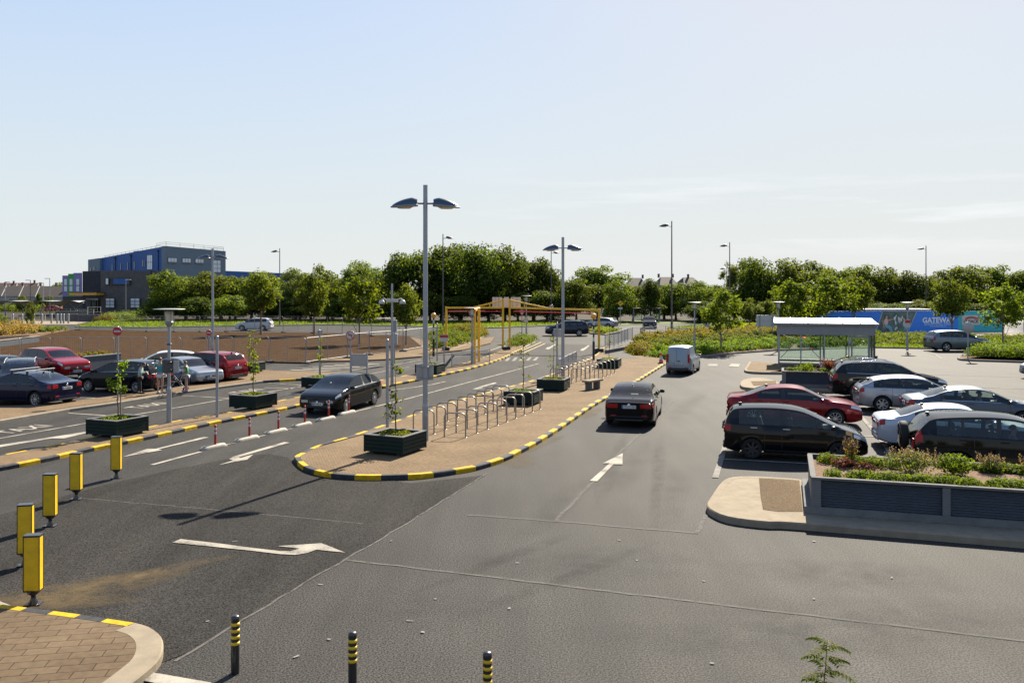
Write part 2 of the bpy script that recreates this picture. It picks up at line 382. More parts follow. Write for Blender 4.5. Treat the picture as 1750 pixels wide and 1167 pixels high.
M = {}
M['seam'] = seam_mat('road_seam', (0.14, 0.132, 0.122), .68)
M['asphalt_old'] = asphalt('asphalt_old', (0.033, 0.032, 0.0312), (0.043, 0.0415, 0.0402), 0.74)
M['asphalt_new'] = asphalt('asphalt_new', (0.024, 0.0232, 0.0225), (0.032, 0.0308, 0.0298), 0.9, 0.75, 0.04)
M['asphalt_lane'] = asphalt('asphalt_lane', (0.0285, 0.0277, 0.027), (0.038, 0.0368, 0.036), 0.82, 0.6)
M['brick'] = paving('brick_paving', (0.172, 0.124, 0.077), (0.150, 0.107, 0.066), (0.105, 0.077, 0.050), 1.25, R(73))
M['brick_brown'] = paving('brick_paving_brown', (0.128, 0.094, 0.062), (0.106, 0.077, 0.051), (0.03, 0.022, 0.017), 1.0, R(-10), 0.42, 0.21)
M['concrete'] = mat('concrete', (0.30, 0.25, 0.185), 0.9, spec=0.06, var=0.16, vscale=3.0, bump=0.15, bscale=60)
M['concrete_grey'] = mat('concrete_grey', (0.19, 0.19, 0.185), 0.9, spec=0.06, var=0.2, vscale=2.5, bump=0.2, bscale=50)
M['stone_kerb'] = mat('stone_kerb', (0.30, 0.27, 0.225), 0.9, spec=.06, var=0.2, vscale=3.0, bump=0.1)
M['kerb_yellow'] = mat('kerb_yellow', (0.60, 0.37, 0.010), 0.75, spec=.15, var=0.32, vscale=7.0, bump=0.1)
M['kerb_black'] = mat('kerb_black', (0.045, 0.047, 0.052), 0.75, spec=.15, var=0.5, vscale=7.0, bump=0.1)
M['road_white'] = road_paint('road_white', (0.30, 0.275, 0.232), .36)
M['road_worn'] = road_paint('road_worn', (0.19, 0.178, 0.16), .33)
M['road_yellow'] = mat('road_yellow', (0.40, 0.28, 0.08), 0.8, var=0.2, vscale=5.0)
M['soil'] = mat('bare_soil', (0.050, 0.027, 0.012), 0.95, spec=0.02, var=0.35, vscale=1.8, bump=1.0, bscale=5.0, c2=(0.088, 0.049, 0.023), detail=10)
M['mulch'] = mat('mulch', (0.17, 0.105, 0.07), 0.95, spec=0.03, var=0.45, vscale=24, bump=1.0, bscale=40, c2=(0.34, 0.24, 0.17))
M['grass_ground'] = mat('grass_ground', (0.07, 0.10, 0.02), 0.9, spec=0.15, var=0.25, vscale=1.2, bump=0.6, bscale=25, c2=(0.12, 0.15, 0.032), detail=10)
M['terrain'] = mat('terrain', (0.05, 0.065, 0.025), 0.95, spec=0.1, var=0.3, vscale=0.05)
M['forest_floor'] = mat('forest_floor', (0.045, 0.038, 0.025), 0.95, spec=0.1, var=0.4, vscale=1.0)
M['galv'] = mat('galvanised_steel', (0.25, 0.255, 0.265), 0.6, metal=0.7, var=0.08, vscale=6)
M['pole_grey'] = mat('pole_grey', (0.40, 0.42, 0.46), 0.4, metal=0.55, var=0.05, vscale=3)
M['pole_dark'] = mat('pole_dark', (0.10, 0.10, 0.105), 0.5, metal=0.4)
M['pole_brown'] = mat('pole_weathered', (0.17, 0.14, 0.125), 0.6, metal=0.3, var=0.15)
M['steel'] = mat('brushed_steel', (0.27, 0.245, 0.215), 0.45, metal=0.8)
M['lamp_hood'] = mat('lamp_hood', (0.055, 0.085, 0.12), 0.3, metal=0.3, coat=0.4)
M['lamp_rim'] = mat('lamp_rim', (0.33, 0.37, 0.42), 0.4, metal=0.6)
M['lamp_lens'] = mat('lamp_lens', (0.75, 0.68, 0.52), 0.25)
M['sign_back'] = mat('sign_back', (0.46, 0.46, 0.45), 0.5, metal=0.3, var=0.06)
M['sign_white'] = mat('sign_white', (0.62, 0.61, 0.58), 0.5)
M['sign_red'] = mat('sign_red', (0.55, 0.02, 0.03), 0.45)
M['sign_black'] = mat('sign_black', (0.015, 0.015, 0.016), 0.5)
M['yellow'] = mat('bollard_yellow', (0.80, 0.50, 0.0), 0.45, var=0.16, vscale=5, coat=0.1)
M['gantry'] = mat('gantry_yellow', (0.95, 0.52, 0.015), 0.5, var=0.1, vscale=4)
M['black'] = mat('black_rubber', (0.02, 0.02, 0.021), 0.6)
M['black_steel'] = mat('black_steel', (0.018, 0.018, 0.02), 0.35, coat=0.3)
M['orange_glow'] = mat('beacon_amber', (0.85, 0.42, 0.02), 0.3, coat=0.5)
M['post_red'] = mat('post_red', (0.50, 0.025, 0.015), 0.5)
M['separator'] = mat('lane_separator', (0.40, 0.36, 0.29), 0.75, var=0.15, vscale=8)
M['planter_green'] = mat('planter_green', (0.006, 0.022, 0.019), 0.6, spec=0.2, var=0.15, vscale=4)
M['planter_top'] = mat('planter_coping', (0.15, 0.148, 0.146), 0.85, spec=.1, var=0.12)
M['corrugated'] = mat('corrugated_steel', (0.085, 0.10, 0.125), 0.55, metal=0.3, var=0.12, vscale=3)
M['steel_trim'] = mat('steel_trim', (0.19, 0.195, 0.205), 0.5, metal=0.45, var=0.08)
M['bark'] = mat('bark', (0.12, 0.088, 0.062), 0.9, spec=0.1, var=0.3, vscale=12, bump=0.6, bscale=20)
M['bark_pale'] = mat('bark_pale', (0.27, 0.22, 0.165), 0.9, spec=0.1, var=0.25, vscale=12, bump=0.5, bscale=20)
M['leaf_dark'] = leaf('leaf_dark', (0.026, 0.046, 0.010), (0.074, 0.102, 0.018), 0.40)
M['leaf_mid'] = leaf('leaf_mid', (0.048, 0.076, 0.014), (0.118, 0.150, 0.025), 0.36)
M['leaf_light'] = leaf('leaf_light', (0.048, 0.082, 0.010), (0.120, 0.165, 0.020), 0.42)
M['leaf_willow'] = leaf('leaf_willow', (0.055, 0.085, 0.028), (0.125, 0.155, 0.05), 0.34)
M['leaf_bright'] = leaf('leaf_bright', (0.055, 0.085, 0.011), (0.135, 0.160, 0.018), 0.42)
M['leaf_yellow'] = leaf('leaf_yellow', (0.070, 0.070, 0.012), (0.155, 0.125, 0.02), 0.35)
M['leaf_purple'] = leaf('leaf_purple', (0.05, 0.018, 0.025), (0.11, 0.04, 0.045), 0.3)
M['leaf_cover'] = leaf('leaf_cover', (0.04, 0.075, 0.010), (0.11, 0.155, 0.018), 0.4)
M['leaf_straw'] = leaf('leaf_straw', (0.12, 0.085, 0.036), (0.23, 0.165, 0.07), 0.35)
M['flower_pink'] = leaf('flower_pink', (0.13, 0.10, 0.105), (0.24, 0.18, 0.185), 0.3)
M['grass_blade'] = leaf('grass_blade', (0.05, 0.08, 0.011), (0.105, 0.145, 0.02), 0.5)
M['clear_glass'] = glass('shelter_glass', (0.86, 0.92, 0.90), 1.45)
M['car_glass'] = glass('car_glass', (0.55, 0.63, 0.61), 1.5)
M['car_glass_dark'] = glass('car_glass_dark', (0.22, 0.26, 0.26), 1.5)
M['tyre'] = mat('tyre', (0.018, 0.018, 0.019), 0.8, spec=0.3)
M['alloy'] = mat('alloy', (0.55, 0.55, 0.56), 0.3, metal=0.85)
M['alloy_dark'] = mat('alloy_dark', (0.06, 0.06, 0.062), 0.4, metal=0.6)
M['trim'] = mat('plastic_trim', (0.016, 0.016, 0.018), 0.45)
M['chrome'] = mat('chrome', (0.75, 0.75, 0.76), 0.12, metal=1.0)
M['head_lamp'] = mat('head_lamp', (0.60, 0.64, 0.68), 0.12, metal=0.5, coat=1.0)
M['tail_lamp'] = mat('tail_lamp', (0.42, 0.006, 0.008), 0.35, spec=.2, coat=.25)
M['amber_lamp'] = mat('amber_lamp', (0.75, 0.33, 0.02), 0.2, coat=1.0)
M['plate'] = mat('number_plate', (0.72, 0.73, 0.72), 0.45)
M['plate_blue'] = mat('number_plate_blue', (0.03, 0.10, 0.42), 0.45)
M['plate_ink'] = mat('number_plate_ink', (0.03, 0.03, 0.035), 0.5)
M['seat'] = mat('seat_fabric', (0.09, 0.088, 0.09), 0.9)
M['seat_tan'] = mat('seat_tan', (0.34, 0.23, 0.13), 0.8)
# ------------------------------------------------------------------ the ground and everything laid on it
def sheet(name, pts, z, m, kind='structure'):
    o = MB().poly([(p[0], p[1], z) for p in pts]).build(name, m)
    return tag(o, kind=kind)

def gp(*px, z=0.0): return [G(a, b, z) for a, b in px]

_n = MB(); _n.poly([(-3000, -200, -0.12), (3000, -200, -0.12), (3000, 5000, -0.12), (-3000, 5000, -0.12)])
tag(_n.build('terrain', M['terrain']), kind='structure')
sheet('car_park', [(-130, 3, 0), (130, 3, 0), (175, 150, 0), (-175, 150, 0)], 0.0, M['asphalt_old'])
sheet('forest_floor', [(-175, 132, 0), (175, 132, 0), (260, 320, 0), (-260, 320, 0)], 0.004, M['forest_floor'])
sheet('road_surface', gp((-700, 1500), (330, 1112), (549, 980), (830, 812), (700, 826), (505, 795), (492, 782), (462, 776), (420, 778), (360, 790), (280, 806), (190, 826), (100, 850), (0, 880), (-600, 1010)), 0.008, M['asphalt_new'])
sheet('road_lane', gp((-400, 900), (0, 890), (100, 860), (330, 812), (475, 790), (512, 800), (640, 735), (880, 660), (1000, 622), (1040, 590), (880, 586), (610, 655), (455, 652), (300, 676), (0, 724), (-400, 800)), 0.006, M['asphalt_lane'])

def pad(name, pts, h, m):
    """a raised paved area with upright sides"""
    o = MB().prism(pts, 0.0, h, 0).build(name, m)
    return tag(o, kind='structure')

def inset(pts, d):
    """offset an open line to its left by d"""
    out = []; n = len(pts)
    for i, p in enumerate(pts):
        t = (pts[min(i + 1, n - 1)] - pts[max(i - 1, 0)]); t.z = 0; t.normalize()
        out.append(p + Vector((-t.y, t.x, 0)) * d)
    return out

def kerb(name, pts, mats, h=0.13, w=0.17, block=0.72, flip=False, start=0):
    """kerb stones along a line (stones lie to the left of the line), alternating through mats"""
    P = resample([Vector((p[0], p[1], 0)) for p in pts], block / 4)
    if flip: P = P[::-1]
    A = P; B = inset(P, w); A2 = inset(P, 0.022)
    mb = MB(); g = 0.004
    for i in range(len(P) - 1):
        k = ((i // 4) + start) % len(mats)
        def q(a, b, za, zb):
            mb.add([(a[i].x, a[i].y, za), (a[i + 1].x, a[i + 1].y, za), (b[i + 1].x, b[i + 1].y, zb), (b[i].x, b[i].y, zb)], [(0, 1, 2, 3)], k)
        q(A, A, 0, h - .022) if False else None
        mb.add([(A[i].x, A[i].y, 0), (A[i + 1].x, A[i + 1].y, 0), (A[i + 1].x, A[i + 1].y, h - .025), (A[i].x, A[i].y, h - .025)], [(0, 1, 2, 3)], k)
        q(A, A2, h - .025, h); q(A2, B, h, h)
        mb.add([(B[i].x, B[i].y, h), (B[i + 1].x, B[i + 1].y, h), (B[i + 1].x, B[i + 1].y, 0), (B[i].x, B[i].y, 0)], [(0, 1, 2, 3)], k)
    return tag(mb.build(name, mats), kind='structure')

KB = [M['kerb_yellow'], M['kerb_black']]
# central island -------------------------------------------------
isl_right = [G(*p) for p in ((502.6, 789), (521, 806), (560, 816.5), (605, 820.5), (647, 821), (684, 820), (718, 818.5), (752, 814.5), (784, 809.5), (810, 805), (834, 798.5), (868, 787), (894, 773.5), (921, 759), (960, 734), (1018, 694), (1051, 676), (1090, 654), (1141, 621.5))]
isl_left = [G(*p, .13) for p in ((1034, 591), (1016, 607), (985, 622), (936, 641), (907, 650), (878, 658), (853, 664.5), (816, 674), (753, 691), (690, 713), (640, 730), (591, 746), (562, 754.5), (535, 763), (512, 774))]
for p in isl_left: p.z = 0
line = catmull(isl_left + isl_right, 5)
kerb('kerb', line, KB, block=0.70)
top = [p for p in inset(resample(line, .5), .165)] + [Vector((p.x, p.y, 0)) for p in gp((1131, 613), (1095, 611), (1070, 606), (1056, 598))]
pad('paved_island', top, .127, M['brick'])
sheet('footpath', gp((1030, 604), (1062, 590), (1100, 583), (1092, 592), (1074, 607), (1095, 613), (1060, 612), z=.13), .133, M['asphalt_old'])
# lane divider island --------------------------------------------
div_near = [G(*p) for p in ((-140, 832), (-60, 817), (0, 805.4), (41, 797.7), (101, 784.9), (154, 772.5), (223, 758), (290, 743.5), (363, 727), (424.6, 714.5), (481, 703), (500, 698.6), (560, 686), (610, 674.5), (652.5, 664), (723, 650), (761, 642), (806, 631.5), (837, 622.5), (864, 612.5), (878, 605), (896, 597))]
div_tip = [G(*p) for p in ((906, 591), (914, 586.5), (917, 583), (912, 580.5))]
div_far = [Vector((G(*p, .13).x, G(*p, .13).y, 0)) for p in ((890, 586), (862, 596), (838, 606), (800, 618), (770, 625), (742, 631), (720, 636.5), (690, 641.5), (655, 648), (600, 659), (550, 669.5), (520, 676), (484, 682.5), (387, 704.6), (310, 716.6), (252, 729), (159, 746), (94, 759), (0, 777), (-60, 788), (-140, 803))]
kerb('kerb', catmull(div_near, 4), KB, block=0.66)
kerb('kerb', catmull([div_near[-1]] + div_tip + [div_far[0]], 4), [M['stone_kerb']], block=0.7)
kerb('kerb', catmull(div_far, 4), KB, block=0.66, w=.14, start=1)
loop = inset(resample(catmull(div_near, 3), .6), .16) + inset(resample(catmull([div_near[-1]] + div_tip + [div_far[0]], 3), .4), .16) + inset(resample(catmull(div_far, 3), .6), .13)
pad('paved_island', loop, .127, M['brick'])
# taxi-side pavement ---------------------------------------------
pv_near = [G(*p) for p in ((-140, 750), (-60, 735), (0, 724), (120, 703.5), (202, 692), (300, 675.5), (371, 665.3), (450, 654.5))]
pv_end = [G(*p) for p in ((450, 654.5), (500, 651.5), (557, 649), (585, 646), (604, 641.5))]
pv_far = gp((598, 637.5), (560, 640), (545, 638.5), (472, 637), (436, 634), (417, 647), (374, 653), (325, 661), (266, 672.5), (228, 677), (137, 688), (56, 697), (0, 698.5), (-140, 712))
kerb('kerb', pv_near, [M['stone_kerb']], block=.9, w=.13)
kerb('kerb', catmull(pv_end, 4), [M['kerb_black'], M['kerb_yellow']], block=.9)
pad('pavement', inset(resample(pv_near, .8), .125) + inset(resample(catmull(pv_end, 3), .6), .165) + [Vector((p.x, p.y, 0)) for p in pv_far], .127, M['brick'])
# wide brick pavement beside the fenced soil ----------------------
pad('pavement', gp((604, 618.5), (660, 616), (720, 611), (745, 605), (790, 600), (838, 588), (846, 577), (800, 583), (765, 590), (735, 585), (700, 577), (722, 595), (689, 601), (631, 607.5), (594, 612.5), (545, 619)), .11, M['brick'])
# bare soil, grass, far ground ------------------------------------
pad('soil_field', gp((-200, 645), (0, 619), (150, 621), (300, 621), (405, 619), (523, 622), (594, 612), (631, 607), (689, 600.5), (722, 594.5), (735, 585), (700, 576), (620, 572), (531, 570), (380, 568.5), (250, 567.5), (132, 564), (84, 571.5), (50, 583), (0, 592), (-200, 615)), .10, M['soil'])
sheet('grass_verge', gp((128, 559), (250, 560), (380, 557.5), (560, 555), (700, 557.5), (765, 561), (850, 560.5), (950, 556), (950, 551), (760, 551), (560, 546), (300, 546), (170, 548)), .05, M['grass_ground'])
sheet('grass_verge', gp((1140, 561), (1200, 562), (1296, 565), (1420, 566.5), (1420, 553), (1330, 551.5), (1235, 553)), .05, M['grass_ground'])
sheet('grass_verge', gp((1008, 559), (1080, 556), (1180, 553.5), (1240, 551), (1240, 548), (1000, 548)), .05, M['grass_ground'])
sheet('grass_verge', gp((1380, 597), (1494, 595), (1640, 597), (1760, 599), (1900, 603), (1900, 588), (1494, 580), (1380, 575)), .05, M['grass_ground'])
sheet('footpath', gp((1490, 574), (1900, 582), (1900, 573), (1490, 567)), .06, M['concrete'])
sheet('footpath', gp((-100, 556), (130, 555), (150, 551), (100, 549), (-100, 550)), .05, M['concrete'])
sheet('road_surface', gp((-300, 566), (132, 563.5), (380, 568), (620, 571), (840, 577), (860, 566), (760, 562.5), (560, 556.5), (250, 561), (-300, 556)), .008, M['asphalt_old'])
# near left corner of pavement -------------------------------------
nl_edge = [G(*p) for p in ((-160, 1022), (-60, 1036), (0, 1045), (60, 1053), (130, 1062), (232, 1078))]
nl_nose = [G(*p) for p in ((232, 1078), (258, 1086), (276, 1102), (279, 1122), (270, 1143), (244, 1167), (215, 1190), (170, 1225))]
kerb('kerb', nl_edge, [M['kerb_yellow'], M['kerb_black']], block=.50, w=.15, flip=True)
kerb('kerb', catmull(nl_nose, 5), [M['concrete']], block=.6, w=.34, flip=True)
body = inset(resample(nl_edge, .3)[::-1], .145); nose = inset(resample(catmull(nl_nose, 4), .25)[::-1], .33)
pad('pavement', nose + body + gp((-300, 1060), (-420, 1250), (150, 1250)), .127, M['brick_brown'])
# front planter island ------------------------------------------------
U1 = Vector((.953, -.304, 0)); V1 = Vector((.304, .953, 0)); P1 = Vector((6.46, 18.40, 0))
fi = [G(*p) for p in ((1382, 906.5), (1310, 903), (1245, 894.5), (1215, 882), (1207.7, 872.5))] 
fi_top = [Vector((G(*p, .14).x, G(*p, .14).y, 0)) for p in ((1213, 851), (1229, 827.6), (1240, 818.5), (1255, 814.8), (1291, 814), (1369, 819))]
front_line = [P1 + U1 * 11 - V1 * 1.02 + Vector((0, 0, 0)), P1 + U1 * 5 - V1 * .95] + fi + fi_top + [P1 + V1 * 3.0 - U1 * .1]
tipc = catmull(front_line[1:], 5)
kerb('kerb', tipc, [M['concrete'], M['concrete'], M['concrete']], h=.15, w=.2, block=.9, flip=True)
kerb('kerb', [front_line[0], front_line[1]], [M['concrete_grey']], h=.15, w=.2, block=.9, flip=True)
inner = inset(resample(tipc, .3)[::-1], .195)
pad('paved_island', inner + [P1 + U1 * 5 - V1 * .75, P1 + U1 * 11 - V1 * .82, P1 + U1 * 11 + V1 * 3.0], .147, M['concrete'])
tarp = [G(*p, .15) for p in ((1297, 817), (1366, 820.5), (1372, 874), (1330, 874), (1304, 870.5), (1300, 850))]
sheet('tarmac_patch', tarp, .152, asphalt('patch_brown', (0.075, 0.049, 0.025), (0.10, 0.068, 0.038), .9, .7))
# second planter island -------------------------------------------------
P2 = G(1336.5, 661, .13); P2.z = 0
s_line = catmull([P2 + U1 * 6 - V1 * .75, P2 - V1 * .75 + U1 * .1, G(1300, 668.5), G(1267.4, 664.5), G(1270, 653), G(1300, 649), P2 + V1 * 2.3 - U1 * .1], 4)
kerb('kerb', s_line, [M['concrete']], h=.14, w=.18, block=.9, flip=True)
pad('paved_island', inset(resample(s_line, .4)[::-1], .175) + [P2 + U1 * 6 + V1 * 2.3], .137, M['concrete'])
sheet('tarmac_patch', [G(*p, .14) for p in ((1283, 651.5), (1326, 650.5), (1327, 657), (1288, 659))], .142, D.materials['patch_brown'])
# pad in front of the glass shelter -----------------------------------------
sh_line = catmull([G(*p) for p in ((1500, 640), (1400, 640), (1312, 640), (1274, 637), (1276, 628), (1280, 621))], 4)
kerb('kerb', sh_line, [M['concrete']], h=.14, w=.16, block=.9, flip=True)
pad('paved_island', inset(resample(sh_line, .5)[::-1], .155) + gp((1500, 611), (1500, 638)), .137, M['brick'])
# kerb and hedge island at right
hg = catmull([G(*p) for p in ((1800, 622.5), (1720, 619.5), (1660, 617.5), (1638, 615.5), (1640, 611), (1670, 606.5))], 4)
kerb('kerb', hg, [M['concrete_grey']], h=.14, w=.16, block=.9, flip=True)
pad('planting_bed', inset(resample(hg, .6)[::-1], .155) + gp((1800, 600), (1800, 622)), .137, M['mulch'])
kerb('kerb', [G(*p) for p in ((1494, 595), (1640, 598), (1900, 604))], [M['concrete_grey']], h=.13, w=.14, block=.9)
kerb('kerb', [G(*p) for p in ((1196, 611.5), (1257, 605), (1324, 600), (1400, 598))], [M['concrete_grey']], h=.13, w=.14, block=.9)
kerb('kerb', [G(*p) for p in ((128, 559.6), (250, 560.8), (380, 558.2), (560, 555.8), (700, 558), (765, 561.6), (850, 561.2), (950, 556.6))], [M['concrete_grey']], h=.12, w=.14, block=1.5)
kerb('kerb', [G(*p) for p in ((1140, 561.6), (1200, 562.8), (1296, 565.8), (1420, 567))], [M['concrete_grey']], h=.12, w=.14, block=1.5)
# sloping shrub bed by the railing
bed_low = [G(*p) for p in ((1075, 607.5), (1094, 612.5), (1142, 615), (1196, 610.6), (1257, 604), (1324, 599), (1400, 597))]
bed_top = [GY(px, Y, .75) for px, Y in ((1094, 79), (1146, 86), (1192, 90), (1257, 96), (1324, 101), (1400, 103))]
mb = MB()
lo = resample(bed_low, 2.0); hi = resample(bed_top, 2.0); n = min(len(lo), len(hi))
lo = [bed_low[0].lerp(bed_low[0], 0)] + [None] * 0 + lo[1:]
L2 = resample(bed_low, sum((b - a).length for a, b in zip(bed_low, bed_low[1:])) / 14); H2 = resample(bed_top, sum((b - a).length for a, b in zip(bed_top, bed_top[1:])) / 14)
for i in range(14):
    mb.add([L2[i] + Vector((0, 0, .1)), L2[i + 1] + Vector((0, 0, .1)), H2[i + 1], H2[i]], [(0, 1, 2, 3)])
    mb.add([L2[i], L2[i + 1], L2[i + 1] + Vector((0, 0, .1)), L2[i] + Vector((0, 0, .1))], [(0, 1, 2, 3)])
tag(mb.build('planting_bed', M['mulch']), kind='structure')
pad('planting_bed', gp((742, 601), (772, 597), (800, 588), (822, 578.5), (826, 570), (812, 565), (770, 566), (738, 571), (730, 585)), .12, M['mulch'])
kerb('kerb', catmull([G(*p) for p in ((742, 602.5), (774, 598), (802, 589), (824, 579), (829, 570), (814, 564.2))], 4), [M['concrete']], h=.14, w=.16, block=.9)
pad('planting_bed', gp((1008, 571), (1035, 573), (1060, 570), (1056, 566), (1025, 564.5), (1008, 566)), .15, M['mulch'])
pad('planting_bed', gp((-100, 586), (50, 577), (85, 571.5), (118, 566), (60, 565), (-100, 568)), .3, M['mulch'])

# ------------------------------------------------------------------ road markings
def mark(name, px, m='road_white', z=.020, s=1, ox=0, oy=0):
    pts = [G(ox + a / s, oy + b / s) for a, b in px]
    return sheet(name, pts, z, M[m])

def line_mark(name, px, w=.11, m='road_white', z=.019):
    pts = resample([G(*p) for p in px], 1.5 if m != 'seam' else .35); mb = MB()
    if m == 'seam':
        rnd = random.Random(int(px[0][0])); pts = [p + Vector((rnd.gauss(0, .012), rnd.gauss(0, .012), 0)) for p in pts]
    a = inset(pts, w / 2); b = inset(pts, -w / 2)
    for i in range(len(pts) - 1):
        mb.add([(b[i].x, b[i].y, z), (b[i + 1].x, b[i + 1].y, z), (a[i + 1].x, a[i + 1].y, z), (a[i].x, a[i].y, z)], [(0, 1, 2, 3)])
    return tag(mb.build(name, M[m]), kind='structure')

C2 = dict(s=4.861, ox=280, oy=720)
mark('road_arrow', [(70, 1012), (140, 983), (460, 1020), (760, 1060), (960, 1082), (1050, 1085), (1130, 1062), (945, 1042), (1310, 1018), (1505, 1095), (1265, 1072), (1190, 1100), (1090, 1115), (960, 1108), (700, 1077)], **C2)
mark('road_arrow', [(1000, 175), (1045, 180), (640, 296), (618, 302), (640, 308), (690, 292), (742, 280), (692, 322), (640, 330), (455, 366), (575, 328), (541, 318), (575, 297)], **C2)
mark('road_arrow', [(525, 498), (588, 502), (722, 360), (796, 362), (798, 268), (634, 352), (690, 352)], s=4.861, ox=900, oy=720)
C3 = dict(s=5.833, ox=200, oy=600)
mark('road_arrow', [(55, 1060), (450, 990), (408, 984), (915, 865), (870, 858), (385, 978), (300, 978)], **C3)
mark('road_arrow', [(-240, 770), (520, 640), (640, 642), (870, 585), (870, 572), (510, 628), (-240, 742)], s=5.833, ox=0, oy=640)
C4 = dict(s=4.861, ox=730, oy=540)
mark('road_arrow', [(372, 614), (465, 604), (450, 596), (580, 560), (560, 554), (432, 590)], **C4)
mark('road_arrow', [(980, 275), (1010, 280), (1070, 240), (1060, 235), (1010, 262), (1005, 258)], **C4)
mark('road_arrow', [(1270, 290), (1300, 290), (1350, 248), (1340, 243), (1295, 272), (1290, 268)], **C4)
line_mark('lane_line', ((260, 795), (343, 772.5)), .14)
line_mark('lane_line', ((386, 761), (402, 757)), .10); line_mark('lane_line', ((441, 747), (453, 744)), .10); line_mark('lane_line', ((489, 735), (500, 732.5)), .10)
line_mark('lane_line', ((606, 704), (700, 681), (800, 654), (882, 632.5), (921, 621.5)), .13)
line_mark('lane_line', ((668, 667.5), (730, 659.5), (761, 652.5)), .13)
line_mark('lane_line', ((-60, 763), (0, 749.7), (149, 723.5), (227, 709.7), (286, 700), (395, 681), (500, 663.4), (575, 650.5), (650, 636), (700, 627.5)), .12)
for a, b in (((116.6, 706.5), (192, 711.5)), ((311, 676.5), (396, 681.5)), ((458, 655), (522, 659)), ((452, 663), (500, 664.5))): line_mark('bay_line', (a, b), .12)
for i in range(7):
    t = i / 6; a = Vector((478 + 112 * t, 634.8 - 13 * t)); b = Vector((548 + 100 * t, 637.2 - 14.5 * t)); line_mark('crossing_stripe', (tuple(a), tuple(b)), .34)
line_mark('lane_line', ((660, 627), (720, 615)), .12); line_mark('lane_line', ((600, 633.5), (648, 625.5)), .12)
# right-hand bays
line_mark('bay_line', ((1250, 728), (1222.5, 817)), .16, 'road_worn'); line_mark('bay_line', ((1444, 679), (1509, 756), (1530, 790)), .14, 'road_worn')
for a, b in (((1235, 785), (1384, 793)), ((1243, 758), (1262, 759)), ((1480, 726), (1500, 727)), ((1470, 745.5), (1505, 747)), ((1436, 679.5), (1470, 681)), ((1494, 757), (1530, 758)), ((1250, 737), (1256, 737)), ((1463, 706), (1478, 707))): line_mark('bay_line', (a, b), .10, 'road_white')
line_mark('bay_line', ((1395, 663), (1448, 668)), .10, 'road_worn'); line_mark('bay_line', ((1590, 640), (1790, 646)), .1, 'road_worn'); line_mark('bay_line', ((1600, 660), (1790, 666)), .1, 'road_worn')
line_mark('lane_line', ((1575, 598), (1600, 607), (1610, 614)), .12, 'road_worn')
# left-hand bays
for a, b in (((137, 680), (228, 683)), ((-30, 699), (58, 701)), ((82, 688.5), (140, 690.5)), ((372, 645), (398, 649))): line_mark('bay_line', (a, b), .1)
# seams and trench lines
line_mark('road_seam', ((300, 1130), (395, 1072), (549, 980), (600, 951), (700, 892), (832, 809)), .05, 'seam', .0115)
line_mark('road_seam', ((590, 957), (760, 977), (1000, 1006), (1300, 1042), (1900, 1114)), .055, 'seam', .0115)
line_mark('road_seam', ((1095, 741), (1060, 773), (1012, 825), (950, 890)), .09, 'seam', .0115)
line_mark('road_seam', ((800, 880), (952, 891.5), (1195, 912)), .06, 'seam', .0115)
line_mark('road_seam', ((1190, 912), (1206, 880)), .09, 'seam', .0115)
line_mark('road_seam', ((140, 852), (330, 868), (620, 895)), .03, 'seam', .0115)
line_mark('road_seam', ((1135, 705), (1150, 685)), .055, 'seam', .0115)
for k, (px, py) in enumerate(((1257, 624.5), (1220, 624), (1186, 625))):
    a = Vector((px, py)); mark('crossing_stripe', [(px - 8, py - 2.3), (px + 8, py - 2), (px + 5, py + 2.4), (px - 12, py + 2)], 'road_white' if k == 0 else 'road_worn')
for a, b in (((888, 601), (925, 585)), ((893, 604), (932, 587)), ((829, 585), (842, 577)), ((835, 600), (868, 589))): line_mark('lane_line', (a, b), .12, 'road_yellow')
for px in range(7):
    x = 838 + px * 12; mark('crossing_stripe', [(x, 618 - px * .2), (x + 6, 617.6 - px * .2), (x + 11, 611.5 - px * .2), (x + 6, 612 - px * .2)], 'road_worn')
mark('stop_line', [(0, 1029), (47, 1047), (10, 1041), (-40, 1030)], 'road_white'); mark('stop_line', [(241, 1164), (256, 1150), (430, 1180), (420, 1200)], 'road_white')

def text_mesh(body, size, font=None, bold=0.0, extrude=0.0):
    c = D.curves.new('t', 'FONT'); c.body = body; c.size = size; c.align_x = 'CENTER'; c.align_y = 'CENTER'; c.offset = bold; c.extrude = extrude
    o = D.objects.new('t', c); COL.objects.link(o)
    bpy.context.view_layer.update()
    me = D.meshes.new_from_object(o.evaluated_get(bpy.context.evaluated_depsgraph_get()))
    D.objects.remove(o); D.curves.remove(c)
    return me

taxi = text_mesh('TAXI', 1.25, bold=.02); taxi.materials.append(M['road_white'])
for px, py in ((40, 733), (254, 692.5), (424, 668)):
    o = link('road_lettering', taxi, loc=G(px, py, .012)); o.rotation_euler = (0, 0, R(72)); o.scale = (.72, .95, 1); tag(o, kind='structure')

